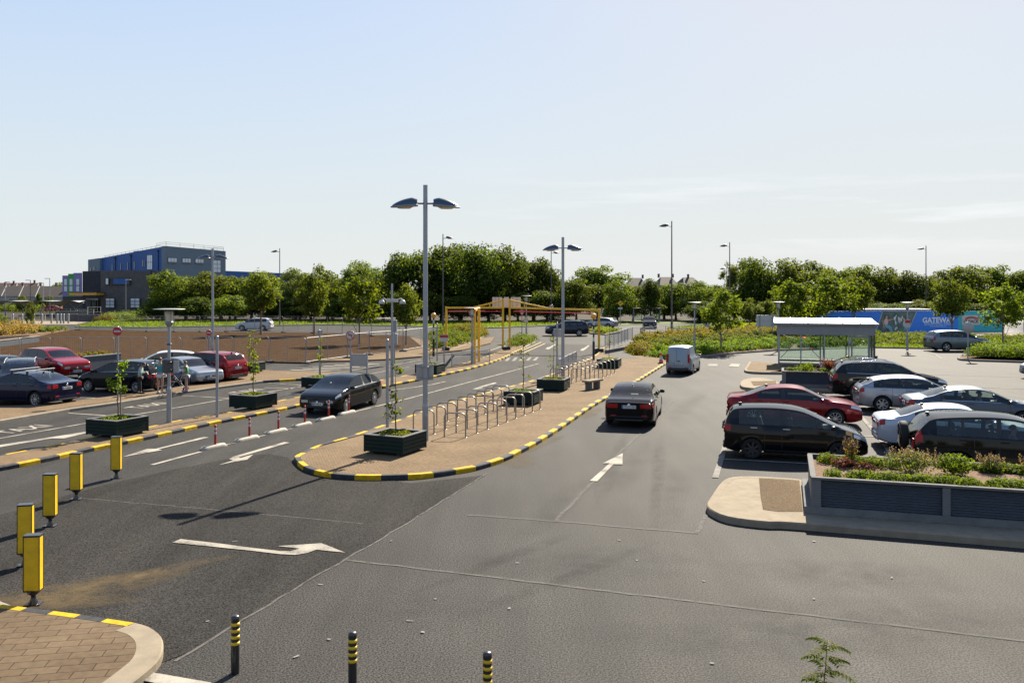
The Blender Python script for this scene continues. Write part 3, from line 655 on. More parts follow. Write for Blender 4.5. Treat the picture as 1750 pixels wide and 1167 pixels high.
# dirt and worn patches
def stain_patch(name, px, py, rx, ry, rot, m, z=.014, seed=1):
    c = G(px, py, z); n = 28; rings = 6; vv = []; ed = []; rnd = random.Random(seed)
    ph = [rnd.uniform(0, 6.28) for _ in range(4)]
    vv.append(c); ed.append(1.0)
    for k in range(1, rings + 1):
        for i in range(n):
            t = 2 * math.pi * i / n; w = 1 + .16 * math.sin(2 * t + ph[0]) + .1 * math.sin(3 * t + ph[1]) + .06 * math.sin(7 * t + ph[2])
            x = rx * w * k / rings * math.cos(t); y = ry * w * k / rings * math.sin(t)
            vv.append(c + Vector((x * math.cos(rot) - y * math.sin(rot), x * math.sin(rot) + y * math.cos(rot), 0))); ed.append((1 - k / rings) ** .7)
    ff = [(0, 1 + i, 1 + (i + 1) % n) for i in range(n)]
    for k in range(rings - 1):
        for i in range(n): ff.append((1 + k * n + i, 1 + k * n + (i + 1) % n, 1 + (k + 1) * n + (i + 1) % n, 1 + (k + 1) * n + i)[::-1])
    me = D.meshes.new(name); me.from_pydata(vv, [], ff); me.materials.append(m)
    at = me.attributes.new('edge', 'FLOAT', 'POINT'); at.data.foreach_set('value', ed)
    return tag(link(name, me), kind='structure')

ST = stain('sand_stain', (0.125, 0.092, 0.050), 2.2); SD = stain('dark_stain', (0.018, 0.016, 0.015), .9, .22); SL = stain('pale_wear', (0.062, 0.0595, 0.057), 2.0, .35)
stain_patch('sand_stain', 130, 1010, 1.9, .75, R(25), ST, seed=2); stain_patch('sand_stain', 60, 1028, 1.5, .45, R(5), ST, .016, seed=3); stain_patch('sand_stain', 225, 985, 1.6, .35, R(40), ST, .015, seed=4)
stain_patch('sand_stain', 880, 786, .9, 1.0, R(-10), ST, seed=5); stain_patch('sand_stain', 930, 757, .3, 1.8, R(-22), ST, seed=6); stain_patch('sand_stain', 1010, 705, .35, 2.2, R(-20), ST, seed=16)
for k, (px, py, a, b) in enumerate(((1000, 960, 2.6, 1.0), (1250, 1090, 2.2, .9), (700, 1040, 2.0, 1.1), (1500, 1060, 3.0, 1.2), (1450, 980, 2.6, .8))): stain_patch('worn_patch', px, py, a, b, R(-8), SL, .0145, 20 + k)
for k, (px, py, a, b, r) in enumerate(((1150, 840, .5, 3.6, -16), (1085, 790, .5, 4.6, -18), (960, 860, .55, 3.0, -20), (1180, 690, .5, 6.0, -18), (1120, 700, .4, 5.0, -18), (1560, 660, 1.5, 1.0, 0), (1300, 780, 1.4, .8, 0))): stain_patch('oil_stain', px, py, a, b, R(r), SD, .0148, 40 + k)
for k in range(34):
    rnd = random.Random(700 + k); px = rnd.uniform(330, 1750); py = rnd.uniform(880, 1165)
    if k < 22: stain_patch('gum_spot', px, py, rnd.uniform(.02, .05), rnd.uniform(.015, .03), rnd.uniform(0, 3), M['road_worn'], .016, k)

SP = stain('tyre_polish', (0.020, 0.0185, 0.0175), 3.0, .30)
for k, (a, b) in enumerate((((1010, 900), (1075, 720)), ((1120, 900), (1128, 740)), ((700, 1010), (1000, 905)), ((760, 1060), (1120, 930)), ((350, 830), (520, 742)), ((440, 850), (610, 740)), ((60, 880), (330, 790)))):
    A, B = G(*a), G(*b); d = B - A; mid = (A + B) / 2
    px_ = 875 + FPX * mid.x / mid.y; py_ = HZ + FPX * CAM_H / mid.y
    stain_patch('tyre_track', px_, py_, d.length / 2, .24, math.atan2(d.y, d.x), SP, .0152 + .0001 * k, 300 + k)
# ------------------------------------------------------------------ vehicles
CT = dict(
 hatch=dict(L=4.36, W=1.82, H=1.47, top=[(-2.18, .90), (-2.12, 1.02), (-1.66, 1.30), (-1.35, 1.385), (-.8, 1.455), (-.2, 1.47), (.25, 1.43), (.55, 1.33), (1.22, .99), (1.75, .90), (2.06, .81), (2.16, .73), (2.18, .60)],
   belt=(.98, .90), wx=(-1.30, 1.35), R=.32, ws=(.42, 1.20), rw=(-2.02, -1.62), sw=(-1.62, 1.0), pil=[(-.42, -.30), (-1.20, -1.13)], k=.36),
 sedan=dict(L=4.72, W=1.85, H=1.45, top=[(-2.36, .93), (-2.28, 1.02), (-1.75, 1.06), (-1.15, 1.33), (-.75, 1.41), (-.2, 1.45), (.2, 1.42), (.52, 1.32), (1.22, .98), (1.85, .90), (2.22, .80), (2.34, .71), (2.36, .58)],
   belt=(.98, .89), wx=(-1.42, 1.42), R=.33, ws=(.42, 1.20), rw=(-1.70, -.98), sw=(-1.28, 1.0), pil=[(-.44, -.32)], k=.40),
 suv=dict(L=4.58, W=1.85, H=1.67, top=[(-2.29, 1.02), (-2.20, 1.16), (-2.02, 1.45), (-1.88, 1.56), (-1.6, 1.62), (-.7, 1.67), (-.1, 1.66), (.3, 1.60), (.58, 1.48), (1.22, 1.12), (1.8, 1.03), (2.16, .95), (2.27, .85), (2.29, .70)],
   belt=(1.13, 1.02), wx=(-1.28, 1.36), R=.36, ws=(.46, 1.20), rw=(-2.16, -1.92), sw=(-1.75, 1.0), pil=[(-.36, -.25), (-1.18, -1.10)], k=.30, clad=True),
 mpv=dict(L=4.1, W=1.76, H=1.60, top=[(-2.05, .98), (-2.00, 1.20), (-1.88, 1.45), (-1.72, 1.54), (-1.3, 1.58), (-.5, 1.60), (.1, 1.55), (.5, 1.42), (1.32, 1.02), (1.66, .93), (1.93, .81), (2.03, .72), (2.05, .58)],
   belt=(1.02, .96), wx=(-1.24, 1.26), R=.31, ws=(.30, 1.30), rw=(-1.99, -1.80), sw=(-1.62, 1.12), pil=[(-.40, -.28), (.62, .68)], k=.26),
 van=dict(L=4.05, W=1.72, H=1.82, top=[(-2.025, 1.70), (-1.96, 1.78), (-1.5, 1.82), (-.3, 1.82), (.1, 1.78), (.42, 1.66), (1.15, 1.12), (1.62, 1.0), (1.92, .88), (2.01, .78), (2.025, .66)],
   belt=(1.08, 1.00), wx=(-1.28, 1.34), R=.31, ws=(.22, 1.12), rw=None, sw=(-.02, .92), pil=[(.66, .72)], k=.16),
)

def chaikin(P, n=2):
    for _ in range(n):
        Q = [P[0]]
        for a, b in zip(P, P[1:]):
            Q.append((.75 * a[0] + .25 * b[0], .75 * a[1] + .25 * b[1])); Q.append((.25 * a[0] + .75 * b[0], .25 * a[1] + .75 * b[1]))
        Q.append(P[-1]); P = Q
    return P

class CarShape:
    def __init__(s, t):
        s.t = t; P = chaikin(t['top'], 2); s.px = np.array([p[0] for p in P]); s.pz = np.array([p[1] for p in P])
    def zt(s, x): return float(np.interp(x, s.px, s.pz))
    def ring(s, x):
        t = s.t; L, W = t['L'], t['W']; u = abs(x) / (L / 2)
        w = W / 2 * (1 - (.13 if x > 0 else .09) * max(0, (u - .64) / .36) ** 2.8)
        zs = .20 + .10 * max(0, (u - .82) / .18) ** 1.5
        zt = s.zt(x); zb = t['belt'][0] + (t['belt'][1] - t['belt'][0]) * (x + L / 2) / L
        zb = min(zb, zt - .05); hgt = zt - zb
        g = max(0.0, min(1.0, (hgt - .06) / .16)); wsh = .955 * w
        wt = wsh - .035 * g - max(0, hgt - .05) * t['k']; cr = .015 + .035 * g
        r = [(.90 * w, zs), (.972 * w, zs + .045), (w, zs + .34 * (zb - zs)), (.996 * w, zs + .72 * (zb - zs)), (wsh, zb)]
        zr = zt - cr
        gh = []
        for tt in (.07, .5, .90, 1.0):
            y = (wsh - .03 * g) + (wt - (wsh - .03 * g)) * tt; z = zb + (zr - zb) * tt; gh.append((y, z))
        hd = [(.985 * wsh, zb + .016), (.955 * wsh, zb + .028), (.92 * wsh, zb + .036), (.86 * wsh, zt - .011)]
        for a, b in zip(hd, gh): r.append((a[0] * (1 - g) + b[0] * g, a[1] * (1 - g) + b[1] * g))
        e = r[-1]
        for q in (.90, .5, 0.0): r.append((e[0] * q, zt - (zt - e[1]) * q * q))
        return r
    def P(s, x, q):
        r = s.ring(x); i = min(int(q), len(r) - 2); f = q - i
        return Vector((x, r[i][0] + (r[i + 1][0] - r[i][0]) * f, r[i][1] + (r[i + 1][1] - r[i][1]) * f))
    def patch(s, mb, x0, x1, q0, q1, off, side=1, nx=6, nq=5, mi=0):
        vv = []
        for i in range(nx + 1):
            for j in range(nq + 1):
                x = x0 + (x1 - x0) * i / nx; q = q0 + (q1 - q0) * j / nq
                p = s.P(x, q); a = s.P(x + .01, q) - s.P(x - .01, q); b = s.P(x, min(q + .05, 11)) - s.P(x, max(q - .05, 0))
                nrm = a.cross(b)
                if nrm.length > 1e-9: nrm.normalize()
                if nrm.y < 0 and q < 8: nrm = -nrm
                if q >= 8 and nrm.z < 0: nrm = -nrm
                p = p + nrm * off; vv.append((p.x, p.y * side, p.z))
        k = nq + 1
        mb.add(vv, [(i * k + j, (i + 1) * k + j, (i + 1) * k + j + 1, i * k + j + 1) for i in range(nx) for j in range(nq)], mi, True)

def wheel_mesh(R_, w, spokes, dark):
    key = 'wheel_%s_%s_%s' % (R_, spokes, dark)
    if key in D.meshes: return D.meshes[key], D.meshes[key + 'r']
    h = w / 2; k = R_
    t = MB().lathe([(k * .68, -h * .9), (k * .9, -h), (k * .97, -h * .85), (k, -h * .45), (k, h * .45), (k * .97, h * .85), (k * .9, h), (k * .68, h * .9), (k * .64, h * .4)], 28, axis='Y')
    me = t.mesh(key, M['tyre'])
    r = MB(); r.lathe([(k * .645, h * .86), (k * .69, h * .93), (k * .66, h * .8), (k * .60, h * .35), (k * .2, h * .25), (0, h * .25)], 28, axis='Y', mi=1)
    r.lathe([(k * .67, h * .95), (k * .695, h * .97), (k * .67, h * .80), (k * .62, h * .7)], 28, axis='Y')
    for i in range(spokes):
        a = 2 * math.pi * i / spokes; d = Vector((math.cos(a), 0, math.sin(a)))
        r.bar(d * k * .1 + Vector((0, h * .8, 0)), d * k * .65 + Vector((0, h * .78, 0)), k * .12 if spokes < 9 else k * .09, k * .17 if spokes < 9 else k * .07)
    r.lathe([(0, h * .95), (k * .14, h * .93), (k * .16, h * .6)], 16, axis='Y')
    mr = r.mesh(key + 'r', [M['alloy_dark'] if dark else M['alloy'], M['alloy_dark']])
    return me, mr

def seat_mesh():
    if 'seat_shape' in D.meshes: return D.meshes['seat_shape']
    mb = MB(); mb.box((.02, 0, .36), (.50, .48, .16), ch=.05)
    Mt = Matrix.Rotation(R(-14), 3, 'Y'); mb.box((-.28, 0, .70), (.13, .46, .60), mat=Mt, ch=.05); mb.box((-.37, 0, 1.08), (.09, .25, .18), mat=Mt, ch=.04)
    return mb.mesh('seat_shape', M['seat'])

PAINTS = {}
def car(name, label, typ, col, pos, head, scale=1.0, cat='car', group=None, spokes=10, dark_rim=False, glass_dark=False, rails=False, rack=False, spare=False, tall_tail=False, plate_txt=None, rear_plate=True, handles=None, seat=None, chrome=False, lights_on=False, sz=None, amber=False, wide_tail=False):
    t = CT[typ]
    if sz: t = dict(t, **sz)
    S = CarShape(t); L, W = t['L'], t['W']; hd = R(head)
    root = empty(name, (pos[0], pos[1], pos[2] if len(pos) > 2 else .006), hd, scale, label, cat, group)
    pk = str(col)
    if pk not in PAINTS: PAINTS[pk] = paint('car_paint', col[:3], *(col[3:] if len(col) > 3 else ()))
    pm = PAINTS[pk]; gm = M['car_glass_dark'] if glass_dark else M['car_glass']
    # body shell ------------------------------------------------------
    xs = set(np.round(np.linspace(-L / 2 + .05, L / 2 - .05, 44), 3))
    keys = list(t['ws']) + list(t['sw']) + [x for p in t['pil'] for x in p] + (list(t['rw']) if t['rw'] else [])
    xs = [x for x in xs if all(abs(x - k) > .035 for k in keys)] + keys
    xs = sorted(xs)
    rings = []
    def ext(x, f):
        r = S.ring(x); c = .62
        return [(y * f, c + (z - c) * (.985 if f < 1 else 1)) for y, z in r]
    rings.append((-L / 2, ext(-L / 2, .965))); rings += [(x, S.ring(x)) for x in xs]; rings.append((L / 2, ext(L / 2, .955)))
    n = 12; m = 2 * n - 1; V = []; F = []; MI = []
    for x, r in rings:
        V += [(x, y, z) for y, z in r] + [(x, -y, z) for y, z in r[-2::-1]]
    def kind(x, i, zc, hgt, x0, x1):
        s_ = i if i < n - 1 else m - 2 - i      # strip index from the sill
        if t.get('clad') and s_ == 0: return 2
        if s_ in (5, 6) and t['sw'][0] - 1e-3 <= x0 and x1 <= t['sw'][1] + 1e-3 and hgt > .17:
            return 2 if any(a - 1e-3 <= x0 and x1 <= b + 1e-3 for a, b in t['pil']) else (3 if i < n - 1 else 4)
        if s_ in (9, 10) and t['ws'][0] - 1e-3 <= x0 and x1 <= t['ws'][1] + 1e-3: return 1
        if t['rw'] and s_ in (9, 10) and t['rw'][0] - 1e-3 <= x0 and x1 <= t['rw'][1] + 1e-3: return 5
        if s_ == 0: return 2
        return 0
    for j in range(len(rings) - 1):
        x0, x1 = rings[j][0], rings[j + 1][0]; xm = (x0 + x1) / 2; r = S.ring(xm); hgt = S.zt(xm) - r[4][1]
        for i in range(m - 1):
            F.append((j * m + i, (j + 1) * m + i, (j + 1) * m + i + 1, j * m + i + 1)); MI.append(kind(xm, i, 0, hgt, x0, x1))
        F.append((j * m + m - 1, (j + 1) * m + m - 1, (j + 1) * m, j * m)); MI.append(2)
    F.append(tuple(range(m))); MI.append(0); b0 = (len(rings) - 1) * m; F.append(tuple(range(b0 + m - 1, b0 - 1, -1))); MI.append(0)
    me = D.meshes.new('car_body'); me.from_pydata(V, [], F)
    slots = [pm, gm, M['trim'], gm, gm, gm]
    for q in slots: me.materials.append(q)
    me.polygons.foreach_set('material_index', MI); me.polygons.foreach_set('use_smooth', [True] * len(F)); me.update()
    bm = bmesh.new(); bm.from_mesh(me); bmesh.ops.recalc_face_normals(bm, faces=bm.faces); bm.to_mesh(me); bm.free()
    body = link('body', me, root)
    cut = MB()
    for x in t['wx']:
        for sd in (1, -1):
            r_ = t['R'] + .055; pr = [(0, W / 2 - .34), (r_, W / 2 - .34), (r_, W / 2 + .2), (0, W / 2 + .2)]
            cut.lathe([(a, b * sd) for a, b in pr], 30, (x, 0, t['R'] + .01), 'Y', mi=2)
    cm = cut.mesh('cut', slots); co = link('cut', cm, root)
    bmc = bmesh.new(); bmc.from_mesh(cm); bmesh.ops.remove_doubles(bmc, verts=bmc.verts, dist=1e-4); bmesh.ops.recalc_face_normals(bmc, faces=bmc.faces); bmc.to_mesh(cm); bmc.free()
    md = body.modifiers.new('b', 'BOOLEAN'); md.operation = 'DIFFERENCE'; md.solver = 'EXACT'; md.object = co
    bpy.context.view_layer.update(); dg = bpy.context.evaluated_depsgraph_get()
    me2 = D.meshes.new_from_object(body.evaluated_get(dg)); body.modifiers.clear(); body.data = me2; D.objects.remove(co)
    # split glass away
    bm = bmesh.new(); bm.from_mesh(me2)
    for idx, nm in ((1, 'windscreen'), (5, 'rear_window'), (3, 'side_window'), (4, 'side_window')):
        fs = [f for f in bm.faces if f.material_index == idx]
        seen = set(); fset = set(fs)
        for f in fs:
            if f in seen: continue
            comp = []; st = [f]; seen.add(f)
            while st:
                c = st.pop(); comp.append(c)
                for e in c.edges:
                    for g in e.link_faces:
                        if g in fset and g not in seen: seen.add(g); st.append(g)
            vm = {}; vv = []; ff = []
            for c in comp:
                ids = []
                for v in c.verts:
                    if v not in vm: vm[v] = len(vv); vv.append(tuple(v.co))
                    ids.append(vm[v])
                ff.append(ids)
            if len(ff) < 3 and idx in (3, 4): continue
            gme = D.meshes.new(nm); gme.from_pydata(vv, [], ff); gme.materials.append(gm)
            gme.polygons.foreach_set('use_smooth', [True] * len(ff)); link(nm, gme, root)
    bmesh.ops.delete(bm, geom=[f for f in bm.faces if f.material_index in (1, 3, 4, 5)], context='FACES')
    for f in bm.faces: f.smooth = True
    bm.to_mesh(me2); bm.free(); me2.set_sharp_from_angle(angle=R(38))
    # wheels --------------------------------------------------------------
    tm, rm = wheel_mesh(t['R'], .215, spokes, dark_rim)
    for x in t['wx']:
        for sd in (1, -1):
            w = link('wheel', tm, root, (x, sd * (W / 2 - .125), t['R'])); w.rotation_euler = (0, 0, 0 if sd > 0 else math.pi)
            link('rim', rm, w)
    # lamps, grille, plates ---------------------------------------------------
    xf, xr = L / 2, -L / 2; zf = S.zt(xf); zr = S.zt(xr); wf = S.ring(xf)[3][0]; wr = S.ring(xr)[3][0]
    for sd in (1, -1):
        mb = MB(); S.patch(mb, xf - .40, xf - .05, 3.5, 4.75, .006, sd, 8, 4); mb.box((xf - .012, sd * wf * .70, zf - .07), (.05, wf * .38, .11), ch=.02)
        hl = mb.build('headlight', M['head_lamp'], root)
        if amber:
            mb = MB(); S.patch(mb, xf - .62, xf - .44, 3.6, 5.2, .010, sd, 4, 4); mb.build('indicator', M['amber_lamp'], hl)
        mb = MB(); zt_ = zr - .06 if typ != 'van' else 1.12
        if tall_tail:
            S.patch(mb, xr + .03, xr + .20, 3.3, 4.0, .008, sd, 4, 3); S.patch(mb, xr + .05, xr + .17, 4.0, 7.8, .008, sd, 4, 6)
            mb.box((xr - .006, sd * wr * .84, zr - .16), (.04, wr * .16, .30), ch=.012)
        elif typ == 'van':
            mb.box((xr - .008, sd * wr * .86, 1.05), (.05, wr * .16, .55), ch=.015); S.patch(mb, xr + .02, xr + .10, 3.0, 4.2, .006, sd, 3, 3)
        else:
            S.patch(mb, xr + .02, xr + (.26 if wide_tail else .19), 3.15, 4.0, .006, sd, 6, 4)
            iw = .46 if wide_tail else .34
            mb.box((xr - .004, sd * wr * (.94 - iw / 2), zr - .135), (.04, wr * iw, .155), ch=.015)
        mb.build('tail_light', M['tail_lamp'], root)
        mb = MB(); xm = t['ws'][1] - .22; p = S.P(xm, 5.0)
        mb.box((xm, sd * (p.y + .12), p.z + .06), (.12, .19, .13), ch=.045); mb.bar((xm, sd * (p.y - .02), p.z), (xm, sd * (p.y + .06), p.z + .04), .05, .03)
        mb.build('mirror', pm if typ != 'van' else M['trim'], root)
        for xh in ((t['pil'][0][0] + .16, t['pil'][0][0] - .78) if typ != 'van' else (.12,)):
            p = S.P(xh, 3.75); MB().box((xh, sd * (p.y + .016), p.z), (.20, .026, .030), ch=.01).build('door_handle', handles or pm, root)
        mb = MB()
        for xd in ([t['pil'][0][0] + .03, t['sw'][1] - .02, max(t['sw'][0] + .28, t['wx'][0] + .38)] if typ != 'van' else [-.06, .95]): S.patch(mb, xd - .006, xd + .006, .9, 4.95, .0025, sd, 1, 8)
        S.patch(mb, t['wx'][0] + t['R'] + .1, t['wx'][1] - t['R'] - .1, .9, 1.25, .004, sd, 8, 1)
        mb.build('door_seam', M['trim'], root)
        if chrome:
            mb = MB(); S.patch(mb, t['sw'][0] + .05, t['sw'][1] - .05, 4.75, 5.02, .006, sd, 14, 1); mb.build('window_trim', M['chrome'], root)
    mb = MB(); mb.box((xf - .01, 0, zf - .10), (.04, wf * .86, .12), ch=.015); mb.box((xf - .012, 0, .34), (.05, wf * 1.2, .13), ch=.02)
    gr = mb.build('grille', M['trim'], root); MB().lathe([(0, xf + .016), (.05, xf + .014), (.055, xf)], 14, (0, 0, zf - .09), 'X').build('badge', M['chrome'], gr)
    mb = MB()
    for k in range(3): mb.box((xf + .012, 0, zf - .145 + .035 * k), (.01, wf * .84, .008))
    mb.build('grille_bar', M['chrome'] if chrome else M['trim'], gr)
    def plate(x, z, sgn):
        pl = MB().box((x, 0, z), (.014, .52, .115)).build('number_plate', M['plate'], root); pl['label'] = 'white number plate'
        MB().box((x + sgn * .0085, .238 * (-sgn), z), (.004, .042, .113)).build('country_band', M['plate_blue'], pl)
        if plate_txt:
            tme = text_mesh(plate_txt, .098, bold=.001, extrude=.0015); tme.materials.append(M['plate_ink'])
            o = link('plate_text', tme, pl, (x + sgn * .0095, .02 * sgn, z)); o.rotation_euler = (R(90), 0, R(90) * sgn)
        else:
            mb = MB(); rnd = random.Random(int(abs(pos[0] * 100)) + int(z * 100)); y = -.185
            while y < .2:
                w_ = rnd.choice((.026, .034, .034)); mb.box((x + sgn * .0085, sgn * y, z), (.003, w_, .062)); y += w_ + rnd.choice((.014, .014, .035))
            mb.build('plate_text', M['plate_ink'], pl)
    plate(xf + .012, .44, 1)
    zp = .80 if typ in ('sedan', 'hatch') and zr > .9 else (.82 if typ != 'van' else .72)
    if rear_plate is False: zp = .5
    plate(xr - .016, zp - (.03 if typ != 'van' else 0), -1)
    mb = MB(); mb.box((xr - .006, 0, .36), (.07, wr * 1.72, .17), ch=.03); rb = mb.build('rear_bumper', M['trim'] if t.get('clad') or typ == 'van' else pm, root)
    mb = MB(); mb.box((xr - .03, 0, .30), (.06, wr * 1.2, .06), ch=.015); mb.build('diffuser', M['trim'], rb)
    for sd in (1, -1): MB().box((xr - .028, sd * wr * .66, .46), (.04, .20, .045), ch=.01).build('reflector', M['tail_lamp'], rb)
    if typ in ('hatch', 'suv', 'mpv', 'sedan'):
        MB().lathe([(0, xr - .02), (.045, xr - .02), (.05, xr)], 14, (0, 0, zr - .09), 'X').build('badge', M['chrome'], root)
        p = S.P(xr + .45, 11) if typ != 'sedan' else S.P(-.95, 11)
        mb = MB(); mb.box((p.x, 0, p.z + .03), (.10, .035, .07), ch=.015); mb.build('antenna', M['trim'], root)
    if typ == 'van':
        mb = MB(); mb.box((xr - .004, .10, 1.12), (.012, .010, 1.15)); mb.box((xr - .004, 0, .55), (.012, wr * 1.75, .012)); mb.build('door_seam', M['trim'], root)
        MB().box((xr - .012, -.04, .88), (.03, .16, .05), ch=.012).build('door_handle', M['trim'], root)
    # cabin ------------------------------------------------------------------------
    mb = MB(); mb.box((-.1, 0, .27), (L * .66, W * .82, .04)); mb.box((t['ws'][1] - .25, 0, t['belt'][1] - .12), (.42, W * .78, .18), ch=.05)
    mb.lathe([(.17, -.012), (.19, 0), (.17, .012)], 18, (0, 0, 0), 'X') if False else None
    cab = mb.build('dashboard', M['trim'], root)
    sw_ = MB(); n_ = 18; c0 = Vector((t['ws'][1] - .55, -.36, t['belt'][1] - .02))
    pts = [c0 + Vector((.06 * math.sin(2 * math.pi * i / n_), .185 * math.cos(2 * math.pi * i / n_), .175 * math.sin(2 * math.pi * i / n_))) for i in range(n_ + 1)]
    sw_.path(pts, .014, 6); sw_.build('steering_wheel', M['trim'], root)
    sme = seat_mesh()
    if seat:
        sme = sme.copy(); sme.materials[0] = seat
    zoff = .0 if typ in ('sedan', 'hatch') else .13
    for y in (.36, -.36):
        link('seat', sme, root, (t['ws'][1] - 1.05, y, zoff))
        if typ != 'van': link('seat', sme, root, (t['ws'][1] - 1.98, y, zoff + .02))
    if rails:
        for sd in (1, -1):
            pts = [(x, sd * (S.P(x, 8).y - .03), S.P(x, 8).z + (.055 if 0 < k < 7 else .0)) for k, x in enumerate(np.linspace(-1.65, .32, 8))]
            MB().path(pts, .018, 6).build('roof_rail', M['chrome'] if chrome else M['galv'], root)
    if rack:
        for x in (-.75, .12):
            p = S.P(x, 8); rk = MB().box((x, 0, p.z + .16), (.07, p.y * 2 + .16, .035), ch=.01).build('roof_bar', M['sign_white'], root)
            for sd in (1, -1): MB().box((x, sd * (p.y - .02), p.z + .07), (.09, .07, .15), ch=.015).build('foot', M['trim'], rk)
    if spare:
        sp = link('spare_wheel', tm, root, (xr - .13, .05, 1.0)); sp.rotation_euler = (0, 0, R(90)); sp.scale = (.98, .9, .98)
        cv = MB().lathe([(0, -.125), (.25, -.12), (.33, -.10), (.345, -.05), (.345, .06)], 28, (0, 0, 0), 'X').build('wheel_cover', pm, root, (xr - .13, .05, 1.0))
    root['shape'] = typ
    return root, S

def at_wheel(px, py, head, typ, which, side, scale=1.0, sz=None):
    """place a car so that one wheel stands on the ground seen at px, py"""
    t = CT[typ]
    if sz: t = dict(t, **sz)
    x = t['wx'][0 if which == 'rear' else 1]; y = (t['W'] / 2 - .1) * (1 if side == 'L' else -1)
    h = R(head); g = G(px, py)
    return (g.x - scale * (x * math.cos(h) - y * math.sin(h)), g.y - scale * (x * math.sin(h) + y * math.cos(h)))

BLACK = (.003, .0033, .0045, .0, .09, .22); NAVY = (.006, .008, .035, .3, .14, .25); REDP = (.20, .002, .008, .35, .18); SILVER = (.34, .36, .40, .7, .3); WHITE = (.58, .59, .60, .0, .3)
GREYB = (.06, .08, .11, .6, .3); DGREY = (.018, .021, .026, .5, .16, .25); QGREY = (.15, .18, .22, .65, .3)
GR = 'cars parked in the right-hand bays'; GL = 'cars parked in the left-hand bays'
def add_cars():
    A = at_wheel
    car('hatchback', 'black hatchback driving towards the red and white lane posts, front to the camera', 'hatch', BLACK, A(589.5, 706, 254, 'hatch', 'front', 'L', 1.0), 254, 1.0, chrome=True, spokes=12)
    car('saloon_car', 'black saloon seen from behind driving away along the lane beside the cycle hoops', 'sedan', BLACK, A(1117.5, 726.5, 76.5, 'sedan', 'rear', 'R', 1.0, dict(L=4.9, wx=(-1.48, 1.49))), 76.5, 1.0, plate_txt='172-D-1361', wide_tail=True, sz=dict(L=4.9, wx=(-1.48, 1.49)))
    car('van', 'small silver panel van driving away beside the traffic cone', 'van', (.27, .32, .37, .4, .35), A(1182.5, 639.5, 69, 'van', 'rear', 'R', .93), 69, .93, cat='van')
    car('small_hatchback', 'tall black compact hatchback parked behind the front planter, nose to the planter', 'mpv', BLACK, A(1284.8, 784, -16, 'mpv', 'rear', 'R', .97), -16, .97, group=GR, dark_rim=True, spokes=7, amber=True, handles=M['alloy'], sz=dict(W=1.70))
    car('saloon_car', 'red sports saloon parked beyond the tall black compact hatchback', 'sedan', REDP, A(1427, 731, -15, 'sedan', 'front', 'R', 1.0), -15, 1.0, group=GR, spokes=10, glass_dark=True)
    car('off_roader', 'black four-wheel drive with a spare wheel on its back door behind the front planter', 'suv', BLACK, A(1636, 821, -16, 'suv', 'rear', 'R', 1.02), -16, 1.02, group=GR, spare=True, tall_tail=True)
    car('saloon_car', 'white saloon parked between the black four-wheel drive and the grey saloon', 'sedan', (.46, .51, .58, .2, .3), A(1556, 770, -16, 'sedan', 'rear', 'R', .97), -16, .97, group=GR)
    car('saloon_car', 'slate grey saloon with tan seats and a driver inside, bright trim round its windows', 'sedan', GREYB, A(1749, 735, -14, 'sedan', 'front', 'R', 1.0), -14, 1.0, group=GR, chrome=True, seat=M['seat_tan'])
    car('hatchback', 'silver hatchback with red tail lights parked beside the big black estate', 'hatch', (.33, .35, .39, .65, .3), A(1507.5, 704, -14, 'hatch', 'rear', 'R', 1.0), -14, 1.0, group=GR, spokes=7)
    car('estate_car', 'big black sport utility car parked behind the further planter', 'suv', BLACK, A(1466, 683.5, -14, 'suv', 'rear', 'R', 1.06), -14, 1.06, group=GR, rails=True, chrome=True, glass_dark=True)
    car('saloon_car', 'black saloon half hidden behind the plants of the further planter', 'sedan', BLACK, (G(1478, 652).x, G(1478, 652).y), -12, .97, group=GR, glass_dark=True, chrome=True)
    car('estate_car', 'metallic grey sport utility car parked below the blue hoarding', 'suv', QGREY, A(1617, 601, 0, 'suv', 'rear', 'R', 1.06), 0, 1.06, cat='car', spokes=5, glass_dark=True)
    car('hatchback', 'silver car whose nose just enters the right edge of the car park', 'hatch', SILVER, (G(1822, 648).x, G(1822, 648).y), 176, 1.0)
    car('saloon_car', 'dark blue saloon with white roof bars at the left edge', 'sedan', NAVY, A(62, 695.8, 162, 'sedan', 'rear', 'L', 1.0, dict(L=4.5)), 162, 1.0, group=GL, rack=True, spokes=9, sz=dict(L=4.5))
    car('estate_car', 'dark grey car with silver roof rails parked behind the dark blue saloon', 'mpv', DGREY, (G(34, 668).x, G(34, 668).y), -64, 1.0, group=GL, rails=True)
    car('hatchback', 'black car at the left edge behind the car with silver roof rails', 'hatch', BLACK, (G(6, 653).x, G(6, 653).y), -30, 1.0, group=GL)
    car('estate_car', 'red sport utility car facing the camera beside the low grey wall', 'suv', (.26, .003, .006, .3, .18), (G(92, 644).x, G(92, 644).y), -32, 1.03, group=GL, chrome=True, glass_dark=True)
    car('people_carrier', 'dark grey people carrier behind the woman in mint, facing left', 'mpv', (.010, .012, .016, .4, .14, .25), A(234, 672.5, 166, 'mpv', 'rear', 'L', 1.0, dict(L=4.45, wx=(-1.34, 1.4))), 166, 1.0, group=GL, sz=dict(L=4.45, wx=(-1.34, 1.4)), chrome=True, wide_tail=True)
    car('hatchback', 'white car parked behind the dark grey people carrier', 'hatch', WHITE, (G(282, 641).x, G(282, 641).y), 200, 1.0, group=GL)
    car('saloon_car', 'silver saloon with its bonnet towards the child in the green shirt', 'hatch', SILVER, (G(322, 655).x, G(322, 655).y), -38, .98, group=GL, glass_dark=True)
